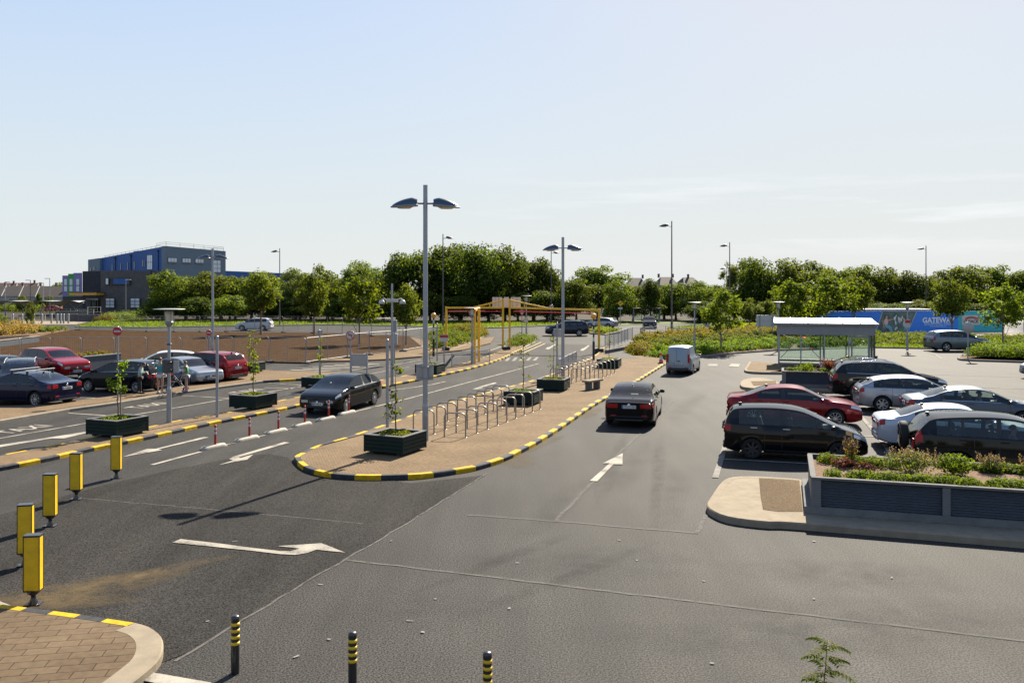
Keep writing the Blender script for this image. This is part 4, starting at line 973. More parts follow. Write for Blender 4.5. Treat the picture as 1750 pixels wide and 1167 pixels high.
    car('estate_car', 'red sport utility car with its tail beside the green planter, facing left', 'suv', (.22, .002, .007, .3, .18), A(363.6, 654.5, 156, 'suv', 'rear', 'L', 1.0), 156, 1.0, group=GL, glass_dark=True, spokes=5)
    car('estate_car', 'white sport utility car driving along the far road behind the bare soil', 'suv', WHITE, A(449, 565.5, 181, 'suv', 'rear', 'L', 1.0), 181, 1.0, cat='car', rails=True, glass_dark=True)
    car('estate_car', 'dark blue sport utility car crossing behind the yellow gantry', 'suv', (.012, .02, .045, .5, .15), A(990, 574.5, 180, 'suv', 'rear', 'L', 1.06), 180, 1.06, glass_dark=True, rails=True)
    car('hatchback', 'small silver car turning on the far road beside the right-hand beacon', 'hatch', (.36, .38, .40, .6, .3), (G(1028, 560.5).x, G(1028, 560.5).y), 152, 1.0, glass_dark=True)
    car('estate_car', 'black sport utility car coming towards the camera in front of the bus shelter', 'suv', BLACK, (G(1110, 561).x, G(1110, 561).y), -97, 1.0, glass_dark=True)
    car('hatchback', 'tiny red car parked far away under the white canopy', 'hatch', (.5, .01, .012, .2, .3), (-110, 205, .4), 10, 1.0)
add_cars()
# ------------------------------------------------------------------ lamps
def hood_part(sd, L=.92, W=.40, H=.27):
    """a clam-shaped lamp hood reaching out along sd * X"""
    mb = MB(); n = 14; m = 10; vv = []
    for i in range(n + 1):
        u = i / n; x = u * L; w = W / 2 * (math.sin(math.pi * min(1, .22 + .78 * u)) ** .6 if u < 1 else .02); h = H * (1 - u ** 2.2) ** .8 * (.75 + .25 * min(1, u * 5)) + .02
        for j in range(m + 1):
            t = math.pi * j / m; vv.append((sd * x, w * math.cos(t), h * math.sin(t) - .06 * u))
    mb.add(vv, [(i * (m + 1) + j, (i + 1) * (m + 1) + j, (i + 1) * (m + 1) + j + 1, i * (m + 1) + j + 1) for i in range(n) for j in range(m)], 0, True)
    mb.add(vv, [tuple(range(m + 1))], 0)
    rim = MB(); ln = MB(); pts = []
    for i in range(n + 1): pts.append(Vector((vv[i * (m + 1)][0], vv[i * (m + 1)][1], vv[i * (m + 1)][2])))
    for i in range(n, -1, -1): k = i * (m + 1) + m; pts.append(Vector(vv[k]))
    rim.path(pts + [pts[0]], .025, 6)
    ln.add([(p.x * .985, p.y * .95, p.z - .005) for p in pts], [tuple(range(len(pts)))])
    low = []
    for i in range(1, n): low.append((sd * (.06 + .86 * L * i / n), 0, -.05 - .05 * math.sin(math.pi * i / n)))
    c = [(sd * L * .5 + sd * .34 * L * math.cos(2 * math.pi * i / 20), .30 * W * math.sin(2 * math.pi * i / 20), -.055) for i in range(20)]
    c2 = [(sd * L * .5 + sd * .22 * L * math.cos(2 * math.pi * i / 20), .19 * W * math.sin(2 * math.pi * i / 20), -.11) for i in range(20)]
    ln.add(c + c2, [(i, (i + 1) % 20, 20 + (i + 1) % 20, 20 + i) for i in range(20)] + [tuple(range(20, 40))], 0, True)
    return mb, rim, ln

def double_lamp(loc, H, label, r=.105, rz=0.0, s=1.0):
    root = empty('street_lamp', loc, rz, 1.0, label, 'street lamp', 'twin-headed grey street lamps')
    hz_ = H - .58 * s
    MB().tube((0, 0, 0), (0, 0, 1.1), r * 1.22, r * 1.18, 18).tube((0, 0, 1.1), (0, 0, 1.2), r * 1.18, r, 18, caps=False).tube((0, 0, 1.2), (0, 0, H), r, r * .86, 18).tube((0, 0, H), (0, 0, H + .012), r * .9, r * .9, 18).build('pole', M['pole_grey'], root)
    MB().box((0, -r * 1.19, .62), (.13, .02, .42), ch=.008).build('access_door', M['galv'], root)
    MB().tube((-.34 * s, 0, hz_), (.34 * s, 0, hz_), .032 * s, n=10).tube((-.06, 0, hz_ - .09), (.06, 0, hz_ - .09), .03, n=8).build('cross_arm', M['galv'], root)
    for sd in (1, -1):
        a, b, c = hood_part(sd, .84 * s, .40 * s, .25 * s)
        h = a.build('lamp_hood', M['lamp_hood'], root, (sd * .26 * s, 0, hz_ - .06)); b.build('rim', M['lamp_rim'], h); c.build('lens', M['lamp_lens'], h)
    return root
double_lamp(G(727, 753, .127), 8.22, 'tall grey twin-headed street lamp on the brick island beside the nearest cycle hoops', r=.083, rz=R(4))
double_lamp(G(962, 646, .127), 7.85, 'grey twin-headed street lamp rising behind the planter box by the stone bench', r=.09, rz=R(-3), s=1.02)
double_lamp(G(363.5, 614, .1), 7.95, 'grey twin-headed street lamp behind the red car and in front of the bare soil', r=.09, rz=R(-6), s=1.05)

def arm_lamp(loc, H, label, sd=1, m='pole_dark', r=.085):
    root = empty('street_lamp', loc, 0, 1.0, label, 'street lamp', 'tall single-headed street lamps')
    MB().tube((0, 0, 0), (0, 0, 2.0), r * 1.5, r * 1.4, 12).tube((0, 0, 2.0), (0, 0, H), r, r * .65, 12).build('pole', M[m], root)
    MB().tube((0, 0, H - .55), (sd * .45, 0, H - .5), .035, n=8).build('arm', M[m], root)
    a, b, c = hood_part(sd, .92, .4, .24)
    h = a.build('lamp_hood', M['pole_dark'], root, (sd * .38, 0, H - .5)); b.build('rim', M['pole_dark'], h); c.build('lens', M['lamp_lens'], h)
    return root
def top_h(Y, py): return CAM_H + (HZ - py) / FPX * Y
for px, Y, py, sd, m, lab in ((478, 128, 424.5, -1, 'pole_brown', 'tall brown single-headed street lamp among the trees between the school and the wood'),
                             (757, 104, 400, 1, 'pole_dark', 'tall dark single-headed street lamp behind the left post of the yellow gantry'),
                             (942, 136, 427, 1, 'pole_dark', 'far single-headed street lamp just left of the second twin-headed lamp'),
                             (1148, 88, 378, -1, 'pole_brown', 'tallest single-headed street lamp, rising from the long railing'),
                             (1247, 112, 414, -1, 'pole_brown', 'tall single-headed street lamp on the grass triangle'),
                             (1242, 160, 455, -1, 'pole_dark', 'faint far street lamp hidden in the trees behind the grass triangle'),
                             (1582.5, 128, 420, -1, 'pole_dark', 'black street lamp with a short flat head behind the blue hoarding')):
    arm_lamp((GY(px, Y).x, Y, 0), top_h(Y, py), lab, sd, m)

def lantern(loc, H, label, r=.055, tall_base=False, m='pole_grey'):
    root = empty('lantern_post', loc, 0, 1.0, label, 'lantern', 'flat-topped post lanterns')
    mb = MB().tube((0, 0, 0), (0, 0, 1.25), r * 1.7, r * 1.6, 14).tube((0, 0, 1.25), (0, 0, 1.35), r * 1.6, r, 14, caps=False).tube((0, 0, 1.35), (0, 0, H - .62), r, r, 14); mb.build('pole', M[m], root)
    MB().lathe([(.06, H - .66), (.10, H - .60), (.15, H - .52), (.15, H - .47), (.09, H - .46)], 18).build('collar', M['lamp_rim'], root)
    MB().lathe([(.12, H - .46), (.135, H - .25), (.13, H - .08), (.0, H - .08)], 18).build('lamp_body', M['lamp_lens'], root)
    mb = MB()
    for k in range(4):
        a = math.pi / 4 + k * math.pi / 2; mb.tube((.17 * math.cos(a), .17 * math.sin(a), H - .5), (.17 * math.cos(a), .17 * math.sin(a), H - .03), .012, n=6)
    mb.build('cage', M['galv'], root)
    MB().lathe([(0, H + .02), (.28, H + .015), (.55, H), (.56, H - .012), (.28, H - .035), (0, H - .04)], 32).build('reflector_disc', M['sign_back'], root)
    return root
for px, py, top, lab in ((289, 727.5, 528, 'flat-topped lantern post on the dividing island, nearest to the three people'),
                         (807, 626, 526, 'flat-topped lantern post beside the doubled columns of the yellow gantry'),
                         (899.5, 584, 505.5, 'flat-topped lantern post in the small bush at the island tip behind the gantry'),
                         (1187, 604, 516.5, 'flat-topped lantern post in the shrub bed behind the small silver van'),
                         (1330, 600, 516, 'flat-topped lantern post behind the left end of the glass shelter'),
                         (1550.5, 601, 516.5, 'flat-topped lantern post in front of the blue hoarding')):
    p = G(px, py); lantern((p.x, p.y, .1), top_h(p.y, top) - .1, lab)

# ------------------------------------------------------------------ signs and plain posts
def post(loc, H, name, label, r=.038, m='pole_grey', cap=True):
    root = empty(name, loc, 0, 1.0, label, 'sign' if 'sign' in name else 'post')
    mb = MB().tube((0, 0, 0), (0, 0, H), r, r, 12)
    mb.lathe([(r, H), (r * .7, H + r * .5), (0, H + r * .6)], 12); mb.build('pole', M[m], root)
    return root
def hpx(px, py, top, z=.127):
    p = G(px, py, z); return p, top_h(p.y, top) - z
def round_sign(root, z, r, kind, back=False, yo=-.06):
    y = yo; mb = MB().lathe([(0, y - .012), (r * .97, y - .012), (r, y), (r * .97, y + .012), (0, y + .012)], 30, (0, 0, z), 'Y')
    pl = mb.build('sign_plate', M['sign_back'], root)
    if back: return
    f = MB()
    def ring(r0, r1, yy, mi):
        n = 30; vv = [(q * math.cos(2 * math.pi * i / n), yy, z + q * math.sin(2 * math.pi * i / n)) for q in (r0, r1) for i in range(n)]
        f.add(vv, [(i, (i + 1) % n, n + (i + 1) % n, n + i) for i in range(n)], mi)
    if kind == 'no_entry':
        ring(0.001, r * .95, y - .015, 0); f.box((0, y - .018, z), (r * 1.36, .004, r * .36), mi=1)
    elif kind == 'no_left':
        ring(0.001, r * .80, y - .015, 1); ring(r * .80, r * .97, y - .016, 0)
        f.box((r * .06, y - .018, z + r * .12), (r * .56, .004, r * .13), mi=2); f.box((r * .30, y - .018, z - r * .12), (r * .13, .004, r * .42), mi=2)
        f.add([(-r * .5, y - .019, z + r * .12), (-r * .18, y - .019, z + r * .34), (-r * .18, y - .019, z - r * .10)], [(0, 1, 2)], 2)
        f.bar((-r * .58, y - .021, z + r * .58), (r * .58, y - .021, z - r * .58), .004, r * .13, mi=0)
    else:
        ring(0.001, r * .76, y - .015, 1); ring(r * .76, r * .97, y - .016, 0); f.box((0, y - .018, z), (r * .8, .004, r * .25), mi=2)
    f.build('sign_face', [M['sign_red'], M['sign_white'], M['sign_black']], pl)

p, H = hpx(201.5, 684, 566); r_ = post(p, H + .2, 'traffic_sign', 'red no entry disc on a post beside the dark grey people carrier'); round_sign(r_, H, .21, 'no_entry')
p, H = hpx(357.5, 617, 568.5, .1); r_ = post(p, H + .2, 'traffic_sign', 'red no entry disc just left of the twin-headed lamp behind the red car'); round_sign(r_, H, .21, 'no_entry'); MB().box((0, .03, H - .42), (.2, .06, .26), ch=.02).build('control_box', M['sign_back'], r_)
p, H = hpx(599, 640, 573); r_ = post(p, H + .1, 'traffic_sign', 'round no left turn sign with red ring above the pale notice board'); round_sign(r_, H, .27, 'no_left')
p, H = hpx(546, 645, 564); r_ = post(p, H, 'traffic_sign', 'grey post with an edge-on triangular sign between the crossing and the soil fence')
MB().prism([(-.28, .16), (.28, .16), (0, -.26)], -.01, .01).build('sign_plate', M['pole_grey'], r_, (0, .06, H - .2)).rotation_euler = (R(90), 0, R(62))
p, H = hpx(371, 713, 575); post(p, H, 'post', 'plain grey post on the dividing island beside the lantern post', .055)
p, H = hpx(662, 731, 581); post(p, H, 'post', 'plain grey post at the kerb behind the nearest planter sapling', .055)
p, H = hpx(747, 617, 553); post(p, H, 'post', 'plain grey post beside the left-hand beacon', .045)
# notice board
p = G(614, 638, .127); a = G(599.5, 639.5, .127); b = G(622, 637.5, .127)
root = empty('notice_board', (p.x, p.y, .127), R(-8), 1, 'pale notice board seen from the back on two grey posts by the crossing', 'board')
MB().box((0, 0, .78), (.92, .05, .66), ch=.01).build('panel', M['sign_back'], root)
for sd in (1, -1): MB().box((sd * .48, 0, .62), (.08, .09, 1.24), ch=.008).build('post', M['pole_grey'], root); 
MB().box((0, -.005, 1.13), (.9, .075, .03)).build('rail', M['pole_grey'], root)
# board on the tall lamp
p = G(727, 753, .127)
root = empty('road_sign', (p.x, p.y - .0, .127), 0, 1, 'pale square sign seen from behind, clamped low on the tall twin-headed lamp', 'sign')
MB().box((-.03, .13, 2.2), (.56, .02, .52), ch=.006).build('panel', M['sign_back'], root)
mb = MB()
for z in (2.02, 2.38): mb.lathe([(.095, z - .02), (.105, z - .02), (.105, z + .02), (.095, z + .02)], 20); mb.box((-.03, .11, z), (.54, .02, .03))
mb.build('bracket', M['galv'], root)
# dark sign panel on the lantern post near the people
p = G(289, 727.5, .127)
root = empty('road_sign', (p.x, p.y, .1), R(-6), 1, 'dark square sign panel clamped on the lantern post by the three people', 'sign')
MB().box((-.10, .10, 2.14), (.42, .02, .48), ch=.006).build('panel', M['pole_dark'], root); MB().box((.22, .10, 2.14), (.20, .02, .44), ch=.006).build('panel', M['sign_back'], root)
for z in (2.02, 2.30, 2.95): MB().lathe([(.065, z - .03), (.085, z - .03), (.085, z + .03), (.065, z + .03)], 16).build('bracket', M['pole_dark'], root)
# yield signs, bus stop sign, height sign
def tri_sign(loc, H, label, back=False, s=.36, extra=False):
    r_ = post(loc, H, 'traffic_sign', label, .045)
    T = [(-s, s * .55), (s, s * .55), (0, -s * 1.15)]
    pl = MB().prism(T, -.01, .01).build('sign_plate', M['sign_back'] if back else M['sign_red'], r_, (0, -.06, H - .3)); pl.rotation_euler = (R(90), 0, 0)
    if not back: MB().prism([(a * .66, b * .66 + .01) for a, b in T], .011, .015).build('sign_face', M['sign_white'], pl)
    return r_
p, H = hpx(892, 588, 530, 0); tri_sign(p, H + .1, 'red and white triangle give way sign in the bush at the island tip')
p = G(806.6, 625, 0); root = empty('road_sign', (p.x, p.y - .09, 0), 0, 1, 'upside-down triangle sign on the lantern post by the gantry', 'sign')
T = [(-.3, .18), (.3, .18), (0, -.34)]; pl = MB().prism(T, -.01, .01).build('sign_plate', M['sign_red'], root, (-.05, 0, 3.55)); pl.rotation_euler = (R(90), 0, 0); MB().prism([(a * .66, b * .66) for a, b in T], .011, .014).build('sign_face', M['sign_white'], pl)
p, H = hpx(952, 645, 552); r_ = post(p, H, 'traffic_sign', 'pale square sign seen from behind beside the second twin-headed lamp', .05); MB().box((.03, .05, H - .55), (.46, .02, .46), ch=.006).build('sign_plate', M['sign_back'], r_)
p, H = hpx(759, 632, 577); r_ = post(p, H + .15, 'traffic_sign', 'small red and white plate on a grey post beside the left guard rail', .045)
pl = MB().box((0, -.06, H - .02), (.52, .02, .42), ch=.006).build('sign_plate', M['sign_white'], r_); MB().box((0, -.073, H + .09), (.50, .006, .18)).build('sign_face', M['sign_red'], pl)
p, H = hpx(1060, 556, 512, 0); r_ = post(p, H - .2, 'traffic_sign', 'yellow diamond road hump sign by the far bus shelter', .05)
pl = MB().box((0, -.06, H - .55), (.62, .02, .62), mat=Matrix.Rotation(R(45), 3, 'Y')).build('sign_plate', M['gantry'], r_); MB().box((0, -.075, H - .58), (.34, .006, .08)).box((0, -.075, H - .52), (.16, .006, .08)).build('sign_face', M['sign_black'], pl); MB().box((0, -.06, H - 1.3), (.66, .02, .24)).build('sub_plate', M['sign_white'], r_)
p, H = hpx(1654, 614, 552, .1); r_ = post(p, H + .1, 'traffic_sign', 'round grey sign seen from behind at the tip of the hedge island', .045); round_sign(r_, H - .35, .42, '', back=True, yo=-.07)
p = GY(942, 135.6); root = empty('road_sign', p, 0, 1, 'small red-ringed disc on the far lamp post above the gantry beam', 'sign')
round_sign(root, top_h(135.6, 525), .42, 'limit', yo=-.15)
p = G(899.5, 584); root = empty('road_sign', (p.x, p.y - .1, 0), 0, 1, 'small cream notice on the lantern post in the island-tip bush', 'sign'); pl = MB().box((-.05, 0, 2.1), (.44, .02, .56)).build('sign_plate', M['gantry'], root); MB().box((-.05, -.012, 2.1), (.34, .006, .44)).build('sign_face', M['sign_white'], pl)
# big blank board behind the shelter
p = G(1310, 590); root = empty('sign_board', (GY(1309, 86).x, 86, .3), R(4), 1, 'large white board seen from behind on two posts left of the glass shelter', 'sign')
MB().box((0, 0, 1.75), (2.0, .05, 1.15), ch=.01).build('panel', M['sign_white'], root)
for sd in (1, -1): MB().box((sd * .65, -.07, 1.15), (.09, .09, 2.4)).build('post', M['pole_grey'], root)
MB().box((0, -.04, 1.72), (2.0, .02, .03)).build('rail', M['pole_grey'], root)
# camera mast
p, H = hpx(670, 657, 484.5)
root = empty('camera_mast', p, 0, 1, 'slim grey mast with two white dome cameras above the zebra lane', 'camera mast')
MB().tube((0, 0, 0), (0, 0, 2.2), .085, .08, 14).tube((0, 0, 2.2), (0, 0, H), .06, .05, 14).build('pole', M['pole_grey'], root)
zc = top_h(p.y, 514) - .127
MB().box((0, -.02, zc), (.62, .14, .16), ch=.02).build('junction_box', M['sign_white'], root)
for sd in (1, -1):
    MB().path([(sd * .28, 0, zc + .04), (sd * .42, 0, zc + .12), (sd * .52, 0, zc + .08), (sd * .54, 0, zc - .02)], .028, 8).build('bracket', M['sign_white'], root)
    c_ = MB().lathe([(0, .06), (.10, .05), (.15, -.02), (.155, -.12), (.14, -.14)], 18).build('dome_camera', M['sign_white'], root, (sd * .54, 0, zc - .02)); MB().lathe([(.135, -.14), (.12, -.20), (.07, -.26), (0, -.28)], 18).build('dome', M['trim'], c_)
p, H = hpx(674, 621, 548, .1); r_ = post(p, H, 'control_post', 'grey control box and yellow strip on a post behind the camera mast', .05); MB().box((0, 0, H - 1.25), (.42, .3, .75), ch=.03).build('control_box', M['pole_grey'], r_); MB().box((0, -.01, H - .35), (.34, .22, .8), ch=.02).build('cabinet', M['galv'], r_)

# ------------------------------------------------------------------ belisha beacons
def beacon(px, py, top, label):
    p = G(px, py, .1); H = top_h(p.y, top) - .1
    root = empty('crossing_beacon', p, 0, 1, label, 'beacon', 'black and white crossing beacons')
    mb = MB(); z = 0; k = 0; hs = [H * .42] + [H * .09] * 7
    for i, h in enumerate(hs):
        if z >= H - .3: break
        h = min(h, H - .28 - z); mb.tube((0, 0, z), (0, 0, z + h), .062 if i else .085, n=14, mi=i % 2); z += h
    mb.build('pole', [M['sign_black'], M['sign_white']], root)
    MB().lathe([(.05, 0)] + [(.2 * math.sin(t), .2 - .2 * math.cos(t)) for t in np.linspace(.3, math.pi, 12)], 20).build('globe', M['orange_glow'], root, (0, 0, z))
beacon(741, 609, 537.5, 'left-hand crossing beacon with an amber globe, near the small red and white plate')
beacon(1014.5, 616, 538.5, 'right-hand crossing beacon with an amber globe, beside the last gantry post')

# ------------------------------------------------------------------ yellow box bollards, striped bollards, lane posts
def box_bollard():
    root = empty('lane_bollard', (0, 0, 0), 0, 1, 'x', 'bollard', 'five yellow box bollards in a row')
    MB().box((0, 0, .66), (.235, .155, .84), ch=.008).build('casing', M['yellow'], root)
    mb = MB(); mb.box((0, 0, 1.09), (.25, .17, .03), ch=.006); mb.box((0, 0, .235), (.24, .16, .02))
    for sx in (1, -1):
        for sy in (1, -1): mb.box((sx * .1165, sy * .0765, .66), (.012, .012, .845))
    mb.build('frame', M['black_steel'], root)
    mb = MB(); mb.lathe([(.10, .225), (.09, .19), (.035, .15), (.04, .10), (.075, .03), (.075, .015)], 16); mb.box((0, 0, .012), (.24, .16, .022)); mb.build('foot', M['black_steel'], root)
    return root
bb = box_bollard()
for i, (px, py, lab) in enumerate(((57, 1033, 'nearest yellow box bollard, at the corner of the striped pavement'), (44, 966, 'second nearest yellow box bollard, half hidden by the nearest one'), (86, 899, 'middle one of the five yellow box bollards'), (130.5, 853, 'second farthest yellow box bollard'), (199, 817, 'farthest yellow box bollard, in front of the dividing island kerb'))):
    o = bb if i == 0 else copy_tree(bb); o.location = G(px, py, .008); o.rotation_euler = (0, 0, R((8, 14, 6, 3, 5)[i])); o['label'] = lab
def striped(loc, H, label):
    root = empty('bollard', loc, 0, 1, label, 'bollard', 'black and yellow banded bollards at the bottom edge')
    MB().tube((0, 0, 0), (0, 0, H - .04), .054, n=20).lathe([(.054, H - .04), (.052, H - .015), (.04, H), (0, H + .002)], 20).build('post', M['black_steel'], root)
    mb = MB()
    for k in range(4): z = H - .085 - .082 * k; mb.lathe([(.0545, z - .042), (.0562, z - .041), (.0562, z + .001), (.0545, z)], 20)
    mb.build('reflective_band', M['yellow'], root)
for px, Y, top, lab in ((402, 11.0, 1051, 'leftmost of the three banded bollards at the bottom edge'), (602.5, 10.6, 1079, 'middle one of the three banded bollards at the bottom edge'), (833, 10.1, 1113, 'rightmost banded bollard, only its top showing at the bottom edge')):
    p = GY(px, Y); striped((p.x, Y, 0), top_h(Y, top), lab)
def flex_post():
    root = empty('lane_post', (0, 0, 0), 0, 1, 'x', 'lane post', 'red and white flexible lane posts')
    mb = MB()
    for a, b, mi in ((0.05, .36, 0), (.36, .44, 1), (.44, .49, 0), (.49, .57, 1), (.57, .63, 0)): mb.tube((0, 0, a), (0, 0, b), .038 if mi == 0 else .0395, n=14, mi=mi)
    mb.lathe([(.038, .63), (.03, .655), (0, .66)], 14); mb.lathe([(.07, 0.0), (.07, .03), (.04, .06)], 14)
    mb.build('tube', [M['post_red'], M['sign_white']], root)
    return root
fp = flex_post()
humps = ((343.4, 769.5, 385.8, 761), (402, 755.4, 441, 747), (453, 742.4, 489, 734.8), (499.8, 730.5, 531, 724), (542, 720, 571.4, 714), (579, 709.8, 606, 703.8))
def lane_hump():
    mb = MB(); n = 12; vv = []
    for i in range(n + 1):
        x = -1 + 2 * i / n; e = min(1, (1 - abs(x)) * 4.5 + .18); w = .115 * (.7 + .3 * e)
        for j in range(9):
            t = math.pi * j / 8; vv.append((x * .5, w * math.cos(t), .11 * e * math.sin(t) ** .7))
    mb.add(vv, [(i * 9 + j, (i + 1) * 9 + j, (i + 1) * 9 + j + 1, i * 9 + j + 1) for i in range(n) for j in range(8)], 0, True); mb.add(vv, [tuple(range(9)), tuple(range(n * 9, n * 9 + 9))])
    return mb.mesh('lane_separator', M['separator'])
hm = lane_hump()
for i, (h, (px, py)) in enumerate(zip(humps, ((364, 764.5), (420.5, 750), (471, 737.5), (515.6, 726), (555.8, 715.8), (592.5, 706)))):
    a = G(h[0], h[1], .008); b = G(h[2], h[3], .008); d = b - a
    o = link('lane_separator', hm, loc=(a + b) / 2); o.rotation_euler = (0, 0, math.atan2(d.y, d.x)); o.scale = (d.length, 1, 1)
    tag(o, 'low pale lane separator block, %s from the near end of the row of red posts' % ORD[i], 'lane separator', 'pale lane separator blocks')
    q = fp if i == 0 else copy_tree(fp); m_ = (a + b) / 2; t = (G(px, py) - a).dot(d) / d.dot(d); m_ = a + d * t; q.location = (m_.x, m_.y, .07)
    q['label'] = 'red and white flexible lane post, %s from the near end of its row' % ORD[i]

# ------------------------------------------------------------------ cycle hoops and bench
def hoop():
    w, H, r = .36, .80, .16; pts = [(-w, 0, -.02), (-w, 0, H - r)]
    pts += [(-w + r - r * math.cos(t), 0, H - r + r * math.sin(t)) for t in np.linspace(.2, math.pi / 2, 5)]
    pts += [(w - r + r * math.sin(t), 0, H - r + r * math.cos(t)) for t in np.linspace(0, math.pi / 2 - .2, 5)]
    pts += [(w, 0, H - r), (w, 0, -.02)]
    mb = MB().path(pts, .024, 8)
    for sx in (1, -1): mb.lathe([(.06, 0), (.06, .008), (.026, .012)], 12, (sx * w, 0, 0))
    return mb.mesh('cycle_hoop', M['steel'])
hp = hoop()
def hoop_row(a, b, n, ang, lab):
    for i in range(n):
        p = a.lerp(b, i / (n - 1)); o = link('cycle_hoop', hp, loc=(p.x, p.y, .127)); o.rotation_euler = (0, 0, R(ang))
        tag(o, 'steel cycle hoop, %s from the camera in the %s' % (ORD[i], lab), 'cycle hoop', 'steel cycle hoops on the brick island')
hoop_row(G(777.5, 747, .127), G(908, 699, .127), 9, -9, 'near right-hand row')
hoop_row(G(724, 741, .127), G(856, 691, .127), 9, -9, 'near left-hand row')
hoop_row(G(988, 656, .127), G(1040, 637.5, .127), 8, -9, 'far right-hand row behind the bench')
hoop_row(G(952, 655, .127), G(1003, 634, .127), 8, -9, 'far left-hand row behind the second lamp')
p = G(1013, 665, .127); root = empty('bench', p, R(52), 1, 'pale stone slab bench on two short legs beside the far cycle hoops', 'bench')
MB().box((0, 0, .43), (1.25, .46, .09), ch=.015).build('seat', M['concrete'], root)
for sx in (1, -1): MB().box((sx * .36, 0, .195), (.13, .34, .39), ch=.01).build('leg', M['concrete_grey'], root)
p = G(1130, 620.5, .127); root = empty('traffic_cone', p, 0, 1, 'orange and white traffic cone on the pavement beside the silver van', 'traffic cone')
MB().box((0, 0, .03), (.42, .42, .05), ch=.015).build('base', M['black'], root)
MB().lathe([(.16, .05), (.125, .25), (.125, .25)], 18).lathe([(.125, .25), (.08, .48)], 18, mi=1).lathe([(.08, .48), (.03, .74), (0, .745)], 18).build('cone', [mat('cone_orange', (.78, .11, .04), .5), M['sign_white']], root)

# ------------------------------------------------------------------ green planter boxes
def planter():
    root = empty('planter_box', (0, 0, 0), 0, 1, 'x', 'planter', 'dark green square planter boxes')
    s, h = 1.36, .56; mb = MB(); n = 4
    for k in range(n):
        z = .07 + (k + .5) * (h - .11) / n; hh = (h - .11) / n - .012
        for sx in (1, -1): mb.box((sx * (s / 2 - .02), 0, z), (.04, s - .09, hh), ch=.006); mb.box((0, sx * (s / 2 - .02), z), (s - .09, .04, hh), ch=.006)
    for sx in (1, -1):
        for sy in (1, -1): mb.box((sx * (s / 2 - .022), sy * (s / 2 - .022), h / 2 + .03), (.05, .05, h - .06))
        mb.box((sx * (s / 2 - .055), 0, .31), (.02, s - .1, h - .12)); mb.box((0, sx * (s / 2 - .055), .31), (s - .1, .02, h - .12))
    mb.build('boarding', M['planter_green'], root)
    mb = MB()
    for sx in (1, -1): mb.box((sx * (s / 2 - .06), 0, h), (.15, s + .03, .035), ch=.006); mb.box((0, sx * (s / 2 - .06), h), (s - .27, .15, .034), ch=.006)
    mb.build('coping', M['planter_top'], root)
    mb = MB()
    for sx in (1, -1): mb.box((sx * .45, 0, .035), (.12, s - .2, .07))
    mb.build('skid', M['black'], root)
    MB().box((0, 0, .42), (s - .14, s - .14, .10)).build('soil', M['mulch'], root)
    return root
PLANTERS = []
pl0 = planter()
for i, (px, py, a, lab) in enumerate(((676, 771, -24, 'nearest dark green planter box, at the rounded end of the brick island'), (894.5, 689, -18, 'dark green planter box at the far end of the near cycle hoops'), (946, 666, -16, 'dark green planter box at the foot of the second twin-headed lamp'), (1041, 628, -16, 'dark green planter box at the end of the far cycle hoops'),
                                      (201, 742, -22, 'dark green planter box on the dividing island nearest the left edge'), (433, 696, -22, 'dark green planter box on the dividing island beside the plain grey post'), (735, 638, -16, 'dark green planter box behind the tall twin-headed lamp'), (548, 662.5, -20, 'dark green planter box hidden behind the black hatchback'), (426, 635, -16, 'dark green planter box beside the tail of the red car'))):
    o = pl0 if i == 0 else copy_tree(pl0); o.location = G(px, py, .127); o.rotation_euler = (0, 0, R(a)); o['label'] = lab; PLANTERS.append(o)

# ------------------------------------------------------------------ corrugated planters on the right
def wall_planter(P, length, depth, h0, h1, label, posts):
    root = empty('wall_planter', (P.x, P.y, .147), math.atan2(U1.y, U1.x), 1, label, 'planter', 'long corrugated steel planters')
    H = h1 - .147; pz = .16
    mb = MB(); mb.box((length / 2 - .06, depth / 2, pz / 2), (length + .18, depth + .18, pz), ch=.012); mb.build('plinth', M['concrete_grey'], root)
    def panel(x0, x1, y, sgn):
        m_ = MB(); n = 110; z0, z1 = pz + .01, H - .06; vv = []
        for k in range(n + 1):
            z = z0 + (z1 - z0) * k / n; y_ = y + sgn * (.018 + .016 * math.sin(2 * math.pi * k / n * 10))
            vv += [(x0, y_, z), (x1, y_, z)]
        m_.add(vv, [(2 * k, 2 * k + 1, 2 * k + 3, 2 * k + 2) for k in range(n)], 0, True); m_.build('corrugated_panel', M['corrugated'], root)
    xs = [0.0] + posts + [length]
    for a, b in zip(xs, xs[1:]): panel(a + .04, b - .04, .03, -1); panel(a + .04, b - .04, depth - .03, 1)
    mb = MB(); mb.box((.012, depth / 2, pz + (H - pz - .06) / 2), (.024, depth - .04, H - pz - .06)); mb.build('end_panel', M['steel_trim'], root)
    for x in [.09] + posts:
        w = .20 if x < .1 else .15
        MB().box((x, -.028, pz + (H - pz) / 2 - .03), (w, .05, H - pz - .06)).build('post', M['steel_trim'], root)
    mb = MB(); mb.box((length / 2, -.01, H - .025), (length + .02, .13, .05), ch=.006); mb.box((length / 2, depth + .01, H - .025), (length + .02, .10, .05), ch=.006); mb.box((.035, depth / 2, H - .024), (.12, depth - .12, .05), ch=.006); mb.build('coping', M['planter_top'], root)
    MB().box((length / 2, depth / 2, H - .13), (length - .1, depth - .1, .04)).build('soil', M['mulch'], root)
    return root
WP1 = wall_planter(P1, 10.5, 2.75, .15, .94, 'long corrugated grey steel planter at the right edge, nearest the camera', [2.62, 5.24, 7.86])
WP2 = wall_planter(P2, 6.0, 1.9, .15, .94, 'shorter corrugated grey steel planter in front of the glass shelter', [3.0])

